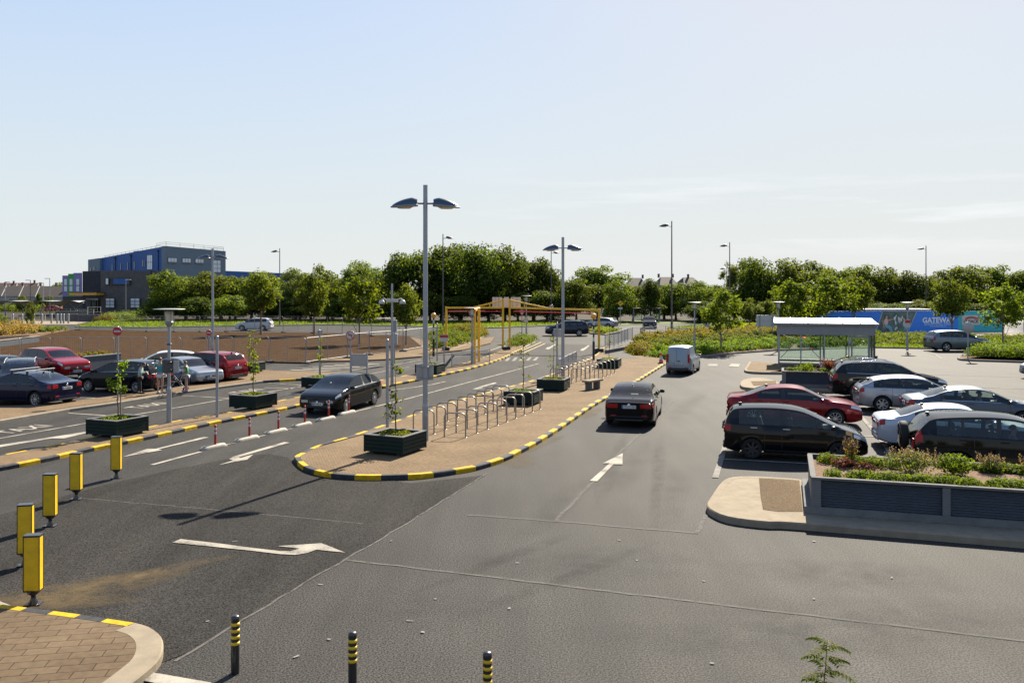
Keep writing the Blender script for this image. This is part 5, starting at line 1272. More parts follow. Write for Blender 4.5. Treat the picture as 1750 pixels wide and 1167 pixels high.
# ------------------------------------------------------------------ low grey walls
def wall(name, a, b, w, h, m, label, z=0.0, cap=None):
    a = Vector((a[0], a[1], 0)); b = Vector((b[0], b[1], 0)); d = b - a
    root = empty(name, (a.x, a.y, z), math.atan2(d.y, d.x), 1, label, 'wall')
    MB().box((d.length / 2, 0, h / 2), (d.length, w, h), ch=.01).build('wall_face', m, root)
    if cap: MB().box((d.length / 2, 0, h + .03), (d.length + .04, w + .08, .06), ch=.01).build('coping', cap, root)
    return root
wall('low_wall', G(140, 634), G(204, 627), .3, .85, M['corrugated'], 'low dark grey planter wall beside the bonnet of the red car', cap=M['steel_trim'])
wall('low_wall', G(-60, 600, .1), G(64, 584, .1), .35, .62, M['corrugated'], 'low grey retaining wall with a pale coping left of the bare soil', cap=M['concrete'])
wall('low_wall', G(1036, 607), G(1120, 590), .25, .42, M['concrete_grey'], 'dark low wall under the long mesh railing', cap=None)
# concrete dwarf wall along soil at car park
# ------------------------------------------------------------------ temporary fence around the soil
def fence_panel():
    root = empty('fence_panel', (0, 0, 0), 0, 1, 'x', 'fence', 'temporary wire fence panels round the bare soil')
    return root
def fence(pts, H, edge, z=.1):
    P = [G(a, b, z) for a, b in pts]
    for i, (a, b) in enumerate(zip(P, P[1:])):
        d = b - a; L = d.length; k = L - .08
        root = empty('fence_panel', a, math.atan2(d.y, d.x), 1, 'wire mesh fence panel, %s from the left along the %s of the bare soil' % (ORD[i], edge), 'fence', 'temporary wire fence panels round the bare soil')
        mb = MB(); r = .02; c = .14
        mb.path([(.04, 0, .0), (.04, 0, H - c), (.04 + c * .3, 0, H - c * .3), (.04 + c, 0, H), (L - .04 - c, 0, H), (L - .04 - c * .3, 0, H - c * .3), (L - .04, 0, H - c), (L - .04, 0, 0)], r, 6)
        mb.tube((.04, 0, .16), (L - .04, 0, .16), r * .9, n=6)
        if L > 2.2: mb.tube((L / 2, 0, .16), (L / 2, 0, H), r * .8, n=6)
        mb.build('frame', M['galv'], root)
        mb = MB(); n = int(L / .13)
        for q in range(1, n): x = L * q / n; mb.bar((x, 0, .16), (x, 0, H), .0035)
        for q in range(1, 9): z_ = .16 + (H - .16) * q / 9; mb.bar((.04, .004, z_), (L - .04, .004, z_), .0035)
        mb.build('wire_mesh', M['galv'], root)
        mb = MB(); mb.box((.0, 0, .06), (.24, .64, .12), ch=.03); mb.build('foot_block', M['black'], root)
fence([(-36, 622), (35, 621), (87.5, 620), (139.5, 620), (196, 620), (251, 620), (310, 620), (355, 619.5), (399, 619), (460.5, 619), (523, 622), (594, 612), (631, 607), (689, 601), (747, 591)], 1.75, 'near edge')
fence([(133, 564), (206, 566), (251.5, 567), (298, 567), (342, 567), (387, 567), (435, 568), (484, 568.5), (535, 569.5), (585, 572), (635, 575), (683, 572)], 1.95, 'far edge')
# ------------------------------------------------------------------ guard rails
def railing(P, H, label, name='guard_rail', step=.13, post_every=1.9, m='pole_grey', z=.1):
    root = empty(name, (P[0].x, P[0].y, z), 0, 1, label, 'railing')
    Q = resample([Vector((p.x - P[0].x, p.y - P[0].y, 0)) for p in P], post_every)
    for p in Q: MB().box((p.x, p.y, H / 2), (.06, .06, H), ch=.006).build('post', M[m], root)
    mb = MB(); bars = MB()
    for a, b in zip(Q, Q[1:]):
        for z_ in (H - .05, .12): mb.bar(a + Vector((0, 0, z_)), b + Vector((0, 0, z_)), .045, .035)
        n = int((b - a).length / step)
        for k in range(1, n): p = a.lerp(b, k / n); bars.bar(p + Vector((0, 0, .12)), p + Vector((0, 0, H - .05)), .014)
    mb.build('rail', M[m], root); bars.build('infill_bars', M[m], root)
railing([G(772, 627, .12), G(803, 623, .12), G(837, 618.5, .12)], .92, 'short guard rail beside the gantry columns on the dividing island')
railing([G(955, 639, .12), G(985, 622.5, .12)], .92, 'short guard rail at the kerb behind the second twin-headed lamp')
railing([G(1034, 604), G(1058.5, 595), G(1077, 587), G(1108, 584.5), G(1139, 582), G(1168, 580.5), G(1194, 579), G(1216, 576), G(1240, 574.5)], 1.25, 'long mesh railing along the ramp above the shrub bed', step=.16, post_every=2.1, z=.32)
for px, Y, w, h in ((1098, 82.6, .44, .5), (1208, 90.6, .5, .55)):
    root = empty('sign_board', (GY(px, Y).x, Y - .06, .85 if px < 1150 else 1.0), 0, 1, 'small pale sign hung on the long mesh railing, %s' % ('near the black lamp foot' if px < 1150 else 'towards the grass triangle'), 'sign')
    MB().box((0, 0, .35), (w + .08, .02, h), ch=.004).build('panel', M['sign_back'], root)

# ------------------------------------------------------------------ yellow height gantry
def gantry_post(mb, p, H, w=.16): mb.box((p.x, p.y, H / 2), (w, w, H), ch=.01)
root = empty('height_gantry', (0, 71.5, 0), 0, 1, 'yellow steel height gantry with red bars across both lanes', 'gantry')
Lp = G(762.5, 601); Cl = G(859.5, 600); Cr = G(871, 600); Rp = G(1023.6, 603.5); N1 = G(811, 624); N2 = G(818.5, 621)
off = Vector((0, 71.5, 0)); zb = top_h(Cl.y, 526); zp = top_h(Cl.y, 512)
for p, H in ((Lp, top_h(Lp.y, 525.5)), (Cl, zp), (Cr, zp), (Rp, top_h(Rp.y, 529)), (N1, top_h(N1.y, 530)), (N2, top_h(N2.y, 528))):
    mb = MB(); gantry_post(mb, p - off, H + .07, .17); mb.build('column', M['gantry'], root)
def bm_(a, b, za, zb_, w=.15, nm='beam', m='gantry'): MB().bar((a.x, a.y - 71.5, za), (b.x, b.y - 71.5, zb_), w, w).build(nm, M[m], root)
bm_(Lp, Cl, top_h(Lp.y, 526), zb); bm_(Cr, Rp, zb, top_h(Rp.y, 530)); bm_(Cl, Cl.lerp(Lp, .53), zp - .05, zb + .02, .11, 'brace'); bm_(Cr, Cr.lerp(Rp, .44), zp - .05, zb - .02, .11, 'brace')
q = Cl.lerp(Lp, .235); bm_(q, q, zb, zb + (zp - zb) * .55, .10, 'strut'); q = Cr.lerp(Rp, .17); bm_(q, q + Vector((0, .001, 0)), zb, zb + (zp - zb) * .60, .10, 'strut')
mb = MB(); mb.box((q.x, q.y - 71.5, zb + .25), (.1, .1, .5)); mb.build('strut', M['gantry'], root)
bm_(N1, Vector((N1.x - .2, Lp.y - .1, 0)), top_h(N1.y, 530), zb, .14); 
for a, b, z0, z1 in ((Lp, Cl, zb - .30, zb - .30), (Cr, Rp, zb - .30, top_h(Rp.y, 530) - .30)):
    d = (b - a); a2 = a + d * .04; b2 = b - d * .04
    MB().tube((a2.x, a2.y - 71.5, z0), (b2.x, b2.y - 71.5, z1), .055, n=10).build('height_bar', M['sign_red'], root)
    mb = MB()
    for t in (.15, .4, .62, .85): p = a2.lerp(b2, t); mb.tube((p.x, p.y - 71.5, z0), (p.x, p.y - 71.5, z0 + .28), .012, n=6)
    mb.build('chain', M['trim'], root)
for px0, px1 in ((841, 858), (861, 869.5), (873, 890)):
    Y = Cl.y + .25; a = GY(px0, Y); b = GY(px1, Y); z0 = top_h(Y, 526); z1 = top_h(Y, 508)
    MB().box(((a.x + b.x) / 2, .98, (z0 + z1) / 2), (abs(b.x - a.x), .04, z1 - z0), ch=.005).build('sign_panel', M['sign_white'], root)
mb = MB()
for px in (846, 852, 876, 883): mb.box((GY(px, Cl.y + .2).x, .93, (z0 + z1) / 2), (.06, .05, z1 - z0))
mb.build('panel_rail', M['sign_back'], root)
for p in (Lp, Cl.lerp(Cr, .5), Rp): MB().box((p.x, p.y - 71.5 - .05, .20), (.7 if p is not Lp else .6, .55, .40), ch=.03).build('footing', M['black'], root)

# ------------------------------------------------------------------ glass shelter
SX0 = G(1331, 628).x; SX1 = G(1493, 628).x; SY = G(1331, 628).y; SW = 5.78; SD_ = 3.4
root = empty('glass_shelter', (SX0, SY, .137), R(-17.5), 1, 'glass trolley shelter with a white panelled roof and grey steel frame', 'shelter')
Hs = top_h(SY, 571) - .137; He = top_h(SY, 555) - .137
mb = MB(); mb.box((SW / 2 - .05, -.06, (Hs + He) / 2), (SW + .12, .10, He - Hs + .02)); mb.box((SW / 2 - .05, SD_ + .06, (Hs + He) / 2), (SW + .12, .10, He - Hs)); mb.box((-.08, SD_ / 2, (Hs + He) / 2), (.10, SD_ + .02, He - Hs)); mb.box((SW + .02, SD_ / 2, (Hs + He) / 2), (.10, SD_ + .02, He - Hs)); mb.build('fascia', M['galv'], root)
MB().box((SW / 2 - .05, -.26, He + .06), (SW + .62, .14, .15), ch=.02).build('gutter', M['galv'], root); MB().box((SW / 2 - .05, SD_ + .26, He + .26), (SW + .62, .14, .15), ch=.02).build('gutter', M['galv'], root)
nb = 6; w_ = (SW + .5) / nb
for k in range(nb):
    x0 = -.30 + k * w_; m_ = MB()
    m_.add([(x0 + .03, -.30, He + .145), (x0 + w_ - .03, -.30, He + .145), (x0 + w_ - .03, SD_ + .30, He + .36), (x0 + .03, SD_ + .30, He + .36), (x0 + .03, -.30, He + .125), (x0 + w_ - .03, -.30, He + .125), (x0 + w_ - .03, SD_ + .30, He + .34), (x0 + .03, SD_ + .30, He + .34)], [(0, 1, 2, 3), (7, 6, 5, 4), (0, 4, 5, 1), (1, 5, 6, 2), (2, 6, 7, 3), (3, 7, 4, 0)])
    m_.build('roof_panel', M['sign_white'], root)
    MB().bar((x0, -.3, He + .15), (x0, SD_ + .3, He + .365), .05, .07).build('roof_bar', M['steel_trim'], root)
for x, y in ((0, 0), (SW * .235, 0), (SW * .485, 0), (SW * .74, 0), (SW, 0), (0, SD_), (SW * .25, SD_), (SW * .5, SD_), (SW * .75, SD_), (SW, SD_), (0, SD_ / 2), (SW, SD_ / 2)):
    MB().box((x, y, Hs / 2), (.11 if x in (0, SW) else .07, .09, Hs), ch=.006).build('post', M['pole_dark'] if (x, y) in ((SW, 0), (0, 0)) and x == SW else M['pole_grey'], root)
def pane(x0, y0, x1, y1, z0=.22, z1=None):
    z1 = z1 or Hs - .03; MB().bar((x0, y0, (z0 + z1) / 2), (x1, y1, (z0 + z1) / 2), .012, z1 - z0).build('glass_pane', M['clear_glass'], root)
for a, b in ((.06, SW * .235 - .04), (SW * .235 + .04, SW * .485 - .04), (SW * .485 + .04, SW * .74 - .04)): pane(a, 0, b, 0)
for a, b in ((0.06, SW * .25 - .04), (SW * .25 + .04, SW * .5 - .04), (SW * .5 + .04, SW * .75 - .04), (SW * .75 + .04, SW - .06)): pane(a, SD_, b, SD_)
pane(SW, .06, SW, SD_ - .06); pane(0, SD_ / 2 + .06, 0, SD_ - .06)
dr = MB(); x0, x1 = SW * .76, SW * .95
for a in ((x0 + .05, 0, Hs / 2), (x1 - .05, 0, Hs / 2)): dr.box(a, (.10, .05, Hs - .1), ch=.005)
dr.box(((x0 + x1) / 2, 0, Hs - .12), (x1 - x0 - .2, .05, .12)); dr.box(((x0 + x1) / 2, 0, .22), (x1 - x0 - .2, .05, .16)); d_ = dr.build('door', M['galv'], root)
MB().box(((x0 + x1) / 2, 0, Hs / 2 + .05), (x1 - x0 - .2, .012, Hs - .5)).build('door_glass', M['clear_glass'], d_)
MB().box((SW / 2, -.01, .12), (SW + .1, .10, .14)).build('sill', M['steel_trim'], root); MB().box((SW / 2, SD_ + .01, .12), (SW + .1, .10, .14)).build('sill', M['steel_trim'], root)
xm = SW * .235
for a, b in (((.1, .25), (xm - .1, 1.55)), ((.1, 1.9), (xm - .1, 1.5)), ((xm + .1, 1.55), (SW * .47, .25)), ((xm + .1, 1.5), (SW * .47, 2.0))): MB().tube((a[0], SD_ - .12, a[1]), (b[0], SD_ - .12, b[1]), .022, n=8).build('brace', M['galv'], root)
MB().path([(SW * .36, 1.2, 1.9), (SW * .34, 1.2, 1.75), (SW * .42, 1.2, 1.62), (SW * .46, 1.2, 1.66)], .03, 8).path([(SW * .36, 1.2, 1.9), (SW * .5, 1.2, 2.0), (SW * .6, 1.2, 1.98), (SW * .68, 1.2, 1.7)], .03, 8).tube((SW * .45, 1.2, 0), (SW * .45, 1.2, 1.98), .04, n=8).build('trolley_rail', M['galv'], root)

# ------------------------------------------------------------------ advertising hoarding
HA = GY(1395, 100); HB = GY(1713, 103); d = HB - HA; HL = d.length; HH = top_h(102, 533)
BLUE = mat('hoarding_blue', (.02, .26, .98), .5, var=.05); TEAL = mat('hoarding_teal', (.012, .52, .62), .5, var=.05)
root = empty('hoarding', (HA.x, HA.y, .06), math.atan2(d.y, d.x), 1, 'long bright blue and teal site hoarding with white lettering and a photograph panel', 'hoarding')
def hx(px): return (GY(px, HA.y + (px - 1395) / 318 * 3).x - HA.x) * HL / d.x
xb = hx(1637)
MB().box((xb / 2, 0, HH / 2 + .06), (xb, .08, HH), ch=.004).build('blue_panel', BLUE, root)
MB().box(((xb + HL) / 2 + .001, 0, HH / 2 + .06), (HL - xb, .08, HH), ch=.004).build('teal_panel', TEAL, root)
MB().box((HL / 2, -.02, .10), (HL, .14, .12)).build('base_beam', M['pole_dark'], root)
def hz_(py): return top_h(102, py) - .06
def flat(name, pts, m, y=-.046, parent=None): return MB().add([(a, y, b) for a, b in pts], [tuple(range(len(pts)))]) or MB()
def flat_obj(name, pts, m, y, par):
    mb = MB(); mb.add([(a, y, b) for a, b in pts], [tuple(range(len(pts)))]); return mb.build(name, m, par)
x0, x1, x2, x3 = hx(1508), hx(1496), hx(1551), hx(1566)
z0, z1 = .17, HH + .02
ph = flat_obj('photo_panel', [(x1, z0), (x2, z0), (x3, z1), (x0, z1)], mat('photo_dark', (.05, .08, .08), .5, var=.6, vscale=1.2, c2=(.18, .30, .28), detail=8), -.046, root)
for a, b in (((x1, z0), (x0, z1)), ((x2, z0), (x3, z1))): MB().bar((a[0], -.05, a[1]), (b[0], -.05, b[1]), .02, .07).build('white_stripe', M['sign_white'], root)
SK = mat('print_skin', (.75, .42, .28), .6); JE = mat('print_jeans', (.2, .5, .65), .6); PK = mat('print_pink', (.95, .62, .58), .6); DK = mat('print_brown', (.06, .035, .025), .6); PW = mat('print_pale', (.75, .88, .85), .6, var=.5, vscale=3)
def blob(cx, cz, rx, rz, m, y, rot=0):
    pts = []
    for i in range(16):
        t = 2 * math.pi * i / 16; a, b = rx * math.cos(t), rz * math.sin(t); pts.append((cx + a * math.cos(rot) - b * math.sin(rot), cz + a * math.sin(rot) + b * math.cos(rot)))
    flat_obj('print', pts, m, y, ph)
xc = (x1 + x0) / 2 + .9
blob(xc - .05, 1.95, .20, .24, DK, -.048); blob(xc + .03, 1.92, .13, .17, SK, -.050); blob(xc - .02, 1.38, .26, .40, PK, -.049); blob(xc + .45, 1.60, .42, .07, SK, -.051, .25); blob(xc - .35, 1.05, .07, .55, SK, -.051, .2); blob(xc + .25, .80, .50, .20, JE, -.052, -.35); blob(xc + .55, .50, .16, .42, JE, -.053, .6)
blob(xc + 2.3, 1.75, .19, .23, DK, -.048); blob(xc + 2.25, 1.70, .12, .16, SK, -.050); blob(xc + 2.35, 1.15, .26, .42, M['sign_white'], -.049); blob(xc + 2.6, .60, .4, .18, JE, -.052, .3)
for k in range(9):
    rnd = random.Random(k); blob(xc + .9 + rnd.uniform(0, 1.2), rnd.uniform(.4, 2.0), rnd.uniform(.06, .16), rnd.uniform(.15, .4), PW, -.047, rnd.uniform(-.6, .6))
PRW = mat('print_white', (1.0, 1.0, 1.0), .5)
for body, size, px, py, b_ in (('GATEWAY', .86, 1603.5, 547.5, .025), ('SHOPPING PARK', .50, 1603.5, 553.8, .004)):
    tm_ = text_mesh(body, size, bold=b_, extrude=.004); tm_.materials.append(PRW if size > .6 else mat('print_light_blue', (.5, .75, 1.0), .5))
    o = link('lettering', tm_, root, (hx(px), -.05, hz_(py))); o.rotation_euler = (R(90), 0, 0)
mb = MB(); rnd = random.Random(4); x = hx(1590)
while x < hx(1617): w_ = rnd.uniform(.07, .12); mb.box((x, -.045, hz_(557.6)), (w_, .006, .11)); x += w_ + .06
mb.build('small_lettering', D.materials['print_light_blue'], root)
w0, w1 = hx(1643), hx(1674.5); zz0, zz1 = hz_(555.5), hz_(538.8)
sg = MB().box(((w0 + w1) / 2, -.06, (zz0 + zz1) / 2), (w1 - w0, .03, zz1 - zz0)).build('company_sign', M['sign_white'], root)
t_ = text_mesh('CUSACK', .50, bold=.012, extrude=.003); t_.materials.append(M['sign_black']); o = link('lettering', t_, sg, ((w0 + w1) / 2, -.08, hz_(549.8))); o.rotation_euler = (R(90), 0, 0)
for k in range(3):
    cx = (w0 + w1) / 2; pts = [(cx - .75 + 1.6 * t, -.08, hz_(546.3 - k * 1.5) + (.30 - .02 * k) * math.sin(math.pi * (t * .8 + .1)) - .12) for t in np.linspace(0, 1, 12)]
    MB().path(pts, .035, 5).build('logo_arc', M['sign_red'], sg)
x = hx(1705); sg2 = MB().box((x, -.06, hz_(549)), (.70, .03, .5)).build('warning_sign', M['sign_white'], root); MB().box((x, -.08, hz_(550.5)), (.66, .012, .22)).box((x + .05, -.08, hz_(546.2)), (.14, .012, .14)).build('warning_print', M['sign_red'], sg2)
p = GY(1552, 108); root = empty('site_cabin', (p.x, 109, 0), R(2), 1, 'pale flat cabin roof showing just above the blue hoarding', 'cabin')
MB().box((-2, 0, 1.25), (9, 2.6, 2.5)).build('wall', M['sign_back'], root); MB().box((-2, 0, 2.75), (9.4, 3.0, .16), ch=.03).build('roof', mat('cabin_roof', (.62, .48, .42), .6), root)
p = GY(1551, G(1550.5, 601).y - .09); root = empty('road_sign', (p.x, p.y, 0), 0, 1, 'small red and white notice on the lantern post by the hoarding photograph', 'sign')
pl = MB().box((0, 0, 2.35), (.46, .02, .62)).build('panel', M['sign_white'], root); MB().box((0, -.013, 2.5), (.42, .006, .24)).build('print', M['sign_red'], pl)
root = empty('wire_fence', (GY(1716, 104).x, 104, 0), 0, 1, 'grey wire fence in front of the gravel heap at the right edge', 'fence')
for k in range(4): MB().tube((k * 2.4, 0, 0), (k * 2.4, 0, 1.9), .03, n=8).build('post', M['pole_dark'], root)
mb = MB()
for k in range(56): mb.bar((k * .13, 0, .05), (k * .13, 0, 1.85), .006)
for k in range(12): mb.bar((0, .005, .1 + k * .16), (7.2, .005, .1 + k * .16), .006)
mb.build('wire_mesh', M['pole_dark'], root)
mb = MB(); n = 14; vv = []
for i in range(n + 1):
    for j in range(n + 1): a, b = i / n, j / n; vv.append((a * 16 - 2, b * 9 - 3, 1.9 * math.sin(math.pi * a) * math.sin(math.pi * b) * (1 + .3 * math.sin(7 * a + 3 * b))))
mb.add(vv, [(i * (n + 1) + j, (i + 1) * (n + 1) + j, (i + 1) * (n + 1) + j + 1, i * (n + 1) + j + 1) for i in range(n) for j in range(n)], 0, True)
tag(mb.build('gravel_heap', mat('gravel', (.22, .21, .20), .9, var=.4, vscale=3, bump=1, bscale=8), loc=(GY(1720, 108).x, 108, 0)), 'grey gravel heap behind the wire fence at the right edge', 'gravel heap')
# thin red and white marker posts by the left car park
for px, py, lab in ((205, 624, 'short red and white marker post at the end of the low grey planter wall'), (15.5, 622, 'short red and white marker post at the left edge of the bare soil'), (139, 621, 'short red and white marker post behind the bonnet of the red car')):
    p = G(px, py); q = copy_tree(fp); q.location = (p.x, p.y, .05); q['label'] = lab; q['category'] = 'marker post'
    if 'group' in q: del q['group']
# ------------------------------------------------------------------ leaves
def leaves_mesh(name, P, N, size, seed, m, aspect=.62, fold=.18):
    """many small bent leaf faces at points P facing roughly N"""
    rs = np.random.RandomState(seed); n = len(P)
    P = np.asarray(P, float); N = np.asarray(N, float)
    N = N / np.maximum(1e-6, np.linalg.norm(N, axis=1))[:, None]
    A = rs.normal(size=(n, 3)); A -= (A * N).sum(1)[:, None] * N; A /= np.maximum(1e-6, np.linalg.norm(A, axis=1))[:, None]
    B = np.cross(N, A); s = size * rs.uniform(.65, 1.35, n)[:, None]
    V = np.empty((n, 4, 3)); V[:, 0] = P - A * s * .5; V[:, 1] = P + B * s * aspect * .5 + N * s * fold; V[:, 2] = P + A * s * .5; V[:, 3] = P - B * s * aspect * .5 + N * s * fold
    me = D.meshes.new(name); me.vertices.add(n * 4); me.vertices.foreach_set('co', V.reshape(-1))
    me.loops.add(n * 4); me.loops.foreach_set('vertex_index', np.arange(n * 4))
    me.polygons.add(n); me.polygons.foreach_set('loop_start', np.arange(n) * 4); me.polygons.foreach_set('loop_total', np.full(n, 4))
    me.materials.append(m); me.update(calc_edges=True); me.validate()
    return me

def crown_points(seed, rx, z0, z1, nb, nl, br=(.22, .40), inner=.25, taper=.0, rough=.35):
    """leaf points on many overlapping clumps inside an uneven crown"""
    rs = np.random.RandomState(seed); C = []; cz = (z0 + z1) / 2; rz = (z1 - z0) / 2
    ph = rs.uniform(0, 6.28, 4)
    while len(C) < nb:
        d = rs.normal(size=3); d /= np.linalg.norm(d); r = rs.uniform(.15, 1) ** .5
        az = math.atan2(d[1], d[0]); w = 1 + .16 * math.sin(2 * az + ph[0]) + .12 * math.sin(3 * az + ph[1] + d[2] * 2)
        t = (d[2] * r + 1) / 2
        f = (1 - taper * t) * w
        b = rs.uniform(*br) * rx
        C.append((d[0] * r * (rx - b * .7) * f, d[1] * r * (rx - b * .7) * f, cz + d[2] * r * (rz - b * .6), b))
    C = np.array(C); wts = C[:, 3] ** 2; wts /= wts.sum()
    k = rs.choice(nb, nl, p=wts); d = rs.normal(size=(nl, 3)); d /= np.linalg.norm(d, axis=1)[:, None]
    rr = np.where(rs.uniform(size=nl) < inner, rs.uniform(.2, .9, nl), rs.normal(1.0, .11, nl)) * C[k, 3]
    rr *= 1 + rough * (rs.uniform(size=nl) - .5)
    P = C[k, :3] + d * rr[:, None] * np.array([1, 1, .85]); N = d + rs.normal(size=(nl, 3)) * .55 + np.array([0, 0, .35])
    ok = P[:, 2] > .15
    return P[ok], N[ok], C

def trunk_mesh(seed, H, r, C, m, nl=7, base=0.0):
    rnd = random.Random(seed); mb = MB(); pts = []; k = 6
    for i in range(k + 1):
        t = i / k; pts.append((rnd.uniform(-.05, .05) * H * .12 * t, rnd.uniform(-.05, .05) * H * .12 * t, H * t))
    mb.path(pts, r, 9, radii=[r * (1.35 if i == 0 else 1 - .72 * i / k) for i in range(k + 1)])
    idx = list(range(len(C))); rnd.shuffle(idx)
    for q in idx[:nl]:
        c = Vector(C[q][:3]); t0 = max(.25, min(.85, (c.z / H) * .6)); a = Vector(pts[int(t0 * k)]); mid = a.lerp(c, .5) + Vector((0, 0, -.05 * H * rnd.random()))
        mb.path([a, mid, c], r * .3, 6, radii=[r * .42, r * .26, r * .08])
    return mb.mesh('trunk', m)

VAR = {}
def tree_var(key, seed, rx, z0, z1, nb, nl, ls, lm, bm_, r, trunk_h=None, nlimb=8, **kw):
    P, N, C = crown_points(seed, rx, z0, z1, nb, nl, **kw)
    VAR[key] = (leaves_mesh('crown', P, N, ls, seed, M[lm]), trunk_mesh(seed, trunk_h or (z0 + (z1 - z0) * .7), r, C, M[bm_], nlimb))
# big wood trees: nominal 12 m high, 5 m crown radius
for i in range(4): tree_var('dark%d' % i, 10 + i, 5.0, .6, 12, 46, 8200, .46, 'leaf_dark', 'bark', .28, br=(.20, .36), inner=.2)
for i in range(2): tree_var('mid%d' % i, 30 + i, 5.0, .3, 12, 44, 7600, .44, 'leaf_mid', 'bark', .24, br=(.18, .34))
for i in range(2): tree_var('willow%d' % i, 40 + i, 5.0, .5, 12, 60, 7000, .36, 'leaf_willow', 'bark', .22, br=(.10, .24), inner=.4, taper=.25)
tree_var('conifer0', 50, 4.0, .2, 12, 60, 7600, .34, 'leaf_dark', 'bark', .22, br=(.14, .26), taper=.62)
# free-standing park trees: nominal 6 m high, crown 2 m radius from 1.8 m
for i in range(3): tree_var('park%d' % i, 60 + i, 2.1, 1.7, 6.2, 34, 3600, .26, 'leaf_mid', 'bark_pale', .10, br=(.18, .34), inner=.35, rough=.6)
for i in range(2): tree_var('bright%d' % i, 70 + i, 2.2, 1.6, 6.0, 40, 2400, .26, 'leaf_light', 'bark_pale', .08, br=(.14, .30), inner=.5, rough=.9)
VC = {}
def tree(key, px, base_y, top, wpx, label, name='tree', Y=None, group=None, nomH=12.0, nomR=5.0, z=0.0, cat='tree'):
    cr, tr = VAR[key]
    Y = Y or G(px, base_y).y; H = (top_h(Y, top) - z) * 1.05; k = H / nomH; rw = wpx / FPX * Y / 2 / nomR
    i = VC.get(key, 0); VC[key] = i + 1
    root = empty(name, (GY(px, Y).x, Y, z), R((px * 37 + i * 71) % 360), 1, label, cat, group)
    root.scale = (rw, rw, k)
    link('trunk', tr, root); link('crown', cr, root)
    return root
W_ = 'wood trees beyond the far road'
wood = [
 ('mid0', 285, 149, 463, 88, 'bushy olive green tree against the right corner of the blue and grey school'), ('mid0', 345, 152, 465, 110, 'dark bushy tree below the window row of the school'),
 ('mid1', 402, 154, 474, 84, 'green bushy tree just right of the school end wall'), ('mid1', 455, 156, 466, 104, 'dark tree filling the gap behind the brown street lamp'),
 ('willow0', 505, 150, 459, 92, 'loose green tree right of the brown street lamp'), ('mid0', 560, 152, 462, 104, 'low dark tree between the two sparse park trees'),
 ('willow1', 612, 148, 441, 118, 'feathery olive tree at the left shoulder of the big dark wood'), ('dark3', 318, 158, 472, 96, 'dark tree between the two bushy trees below the school windows'), ('dark1', 378, 160, 476, 96, 'dark tree behind the bushy trees, below the end wall of the school'), ('dark2', 430, 158, 478, 92, 'dark tree behind the rounded young tree by the white car'), ('dark0', 482, 160, 474, 92, 'dark tree directly behind the brown street lamp'), ('dark3', 532, 158, 474, 92, 'dark tree behind the pale leaning young tree'), ('dark1', 590, 158, 470, 96, 'dark tree behind the yellow-green young tree'), ('dark2', 640, 156, 456, 90, 'dark tree right of the feathery olive tree'), ('dark1', 788, 153, 422, 96, 'dark tree behind the left beam of the gantry'), ('dark3', 965, 158, 482, 70, 'dark tree filling the gap right of the tallest wood'), ('dark0', 1135, 158, 494, 70, 'dark shrubby tree behind the tallest lamp'), ('dark2', 1225, 156, 486, 80, 'dark tree left of the tall airy tree'),
 ('dark3', 655, 153, 470, 80, 'low dark tree in front of the wood behind the dome cameras'),
 ('dark0', 697, 146, 420, 112, 'big round dark tree left of the tall twin-headed lamp'), ('dark2', 755, 150, 418, 108, 'big dark tree right of the tall twin-headed lamp'),
 ('dark3', 812, 145, 416, 104, 'big dark tree over the gantry sign panels, highest of the wood'), ('dark1', 862, 148, 424, 106, 'big dark tree right of the gantry peak'),
 ('dark0', 912, 151, 431, 96, 'dark tree at the right end of the tallest wood'), ('mid0', 946, 154, 470, 64, 'low green tree behind the second twin-headed lamp'),
 ('mid1', 985, 142, 478, 84, 'rounded pale green tree right of the second twin-headed lamp'), ('mid1', 1022, 153, 456, 120, 'broad dome-shaped green tree left of the far house roofs'),
 ('mid0', 1055, 141, 480, 74, 'low green tree behind the yellow diamond sign'), ('conifer0', 1112, 140, 476, 84, 'dark pointed tree behind the far bus shelter'),
 ('mid1', 1082, 146, 488, 70, 'small green tree left of the far bus shelter'), ('mid1', 1155, 150, 485, 84, 'thin green tree below the far house roofs'),
 ('mid0', 1195, 148, 480, 92, 'dark tree behind the railing lantern'), ('willow1', 1258, 152, 439, 70, 'tall airy tree at the left end of the right-hand wood'),
 ('dark3', 1288, 148, 441, 92, 'dark tree right of the tall lamp on the grass triangle'), ('mid0', 1335, 152, 443, 100, 'tall tree above the blank white board'),
 ('mid0', 1385, 150, 446, 124, 'rounded dark tree above the shelter roof'), ('mid1', 1430, 144, 462, 84, 'green tree left of the blue hoarding'),
 ('mid1', 1470, 152, 455, 110, 'dark tree above the left end of the blue hoarding'), ('mid0', 1520, 150, 457, 92, 'green tree above the hoarding photograph'),
 ('dark1', 1562, 146, 466, 84, 'dark tree left of the black lamp behind the hoarding'), ('willow0', 1606, 150, 463, 84, 'olive tree right of the black lamp behind the hoarding'),
 ('mid1', 1655, 148, 455, 116, 'dark tree above the white company sign'), ('mid1', 1700, 152, 455, 100, 'green tree above the right end of the hoarding'),
 ('dark2', 1752, 147, 460, 104, 'dark tree cut by the right edge of the picture'), ('dark0', 1800, 150, 462, 110, 'dark tree beyond the right edge')]
for key, px, Y, top, w, lab in wood:
    if px < 1790: tree(key, px, 0, top, w, lab, Y=Y, group=W_)
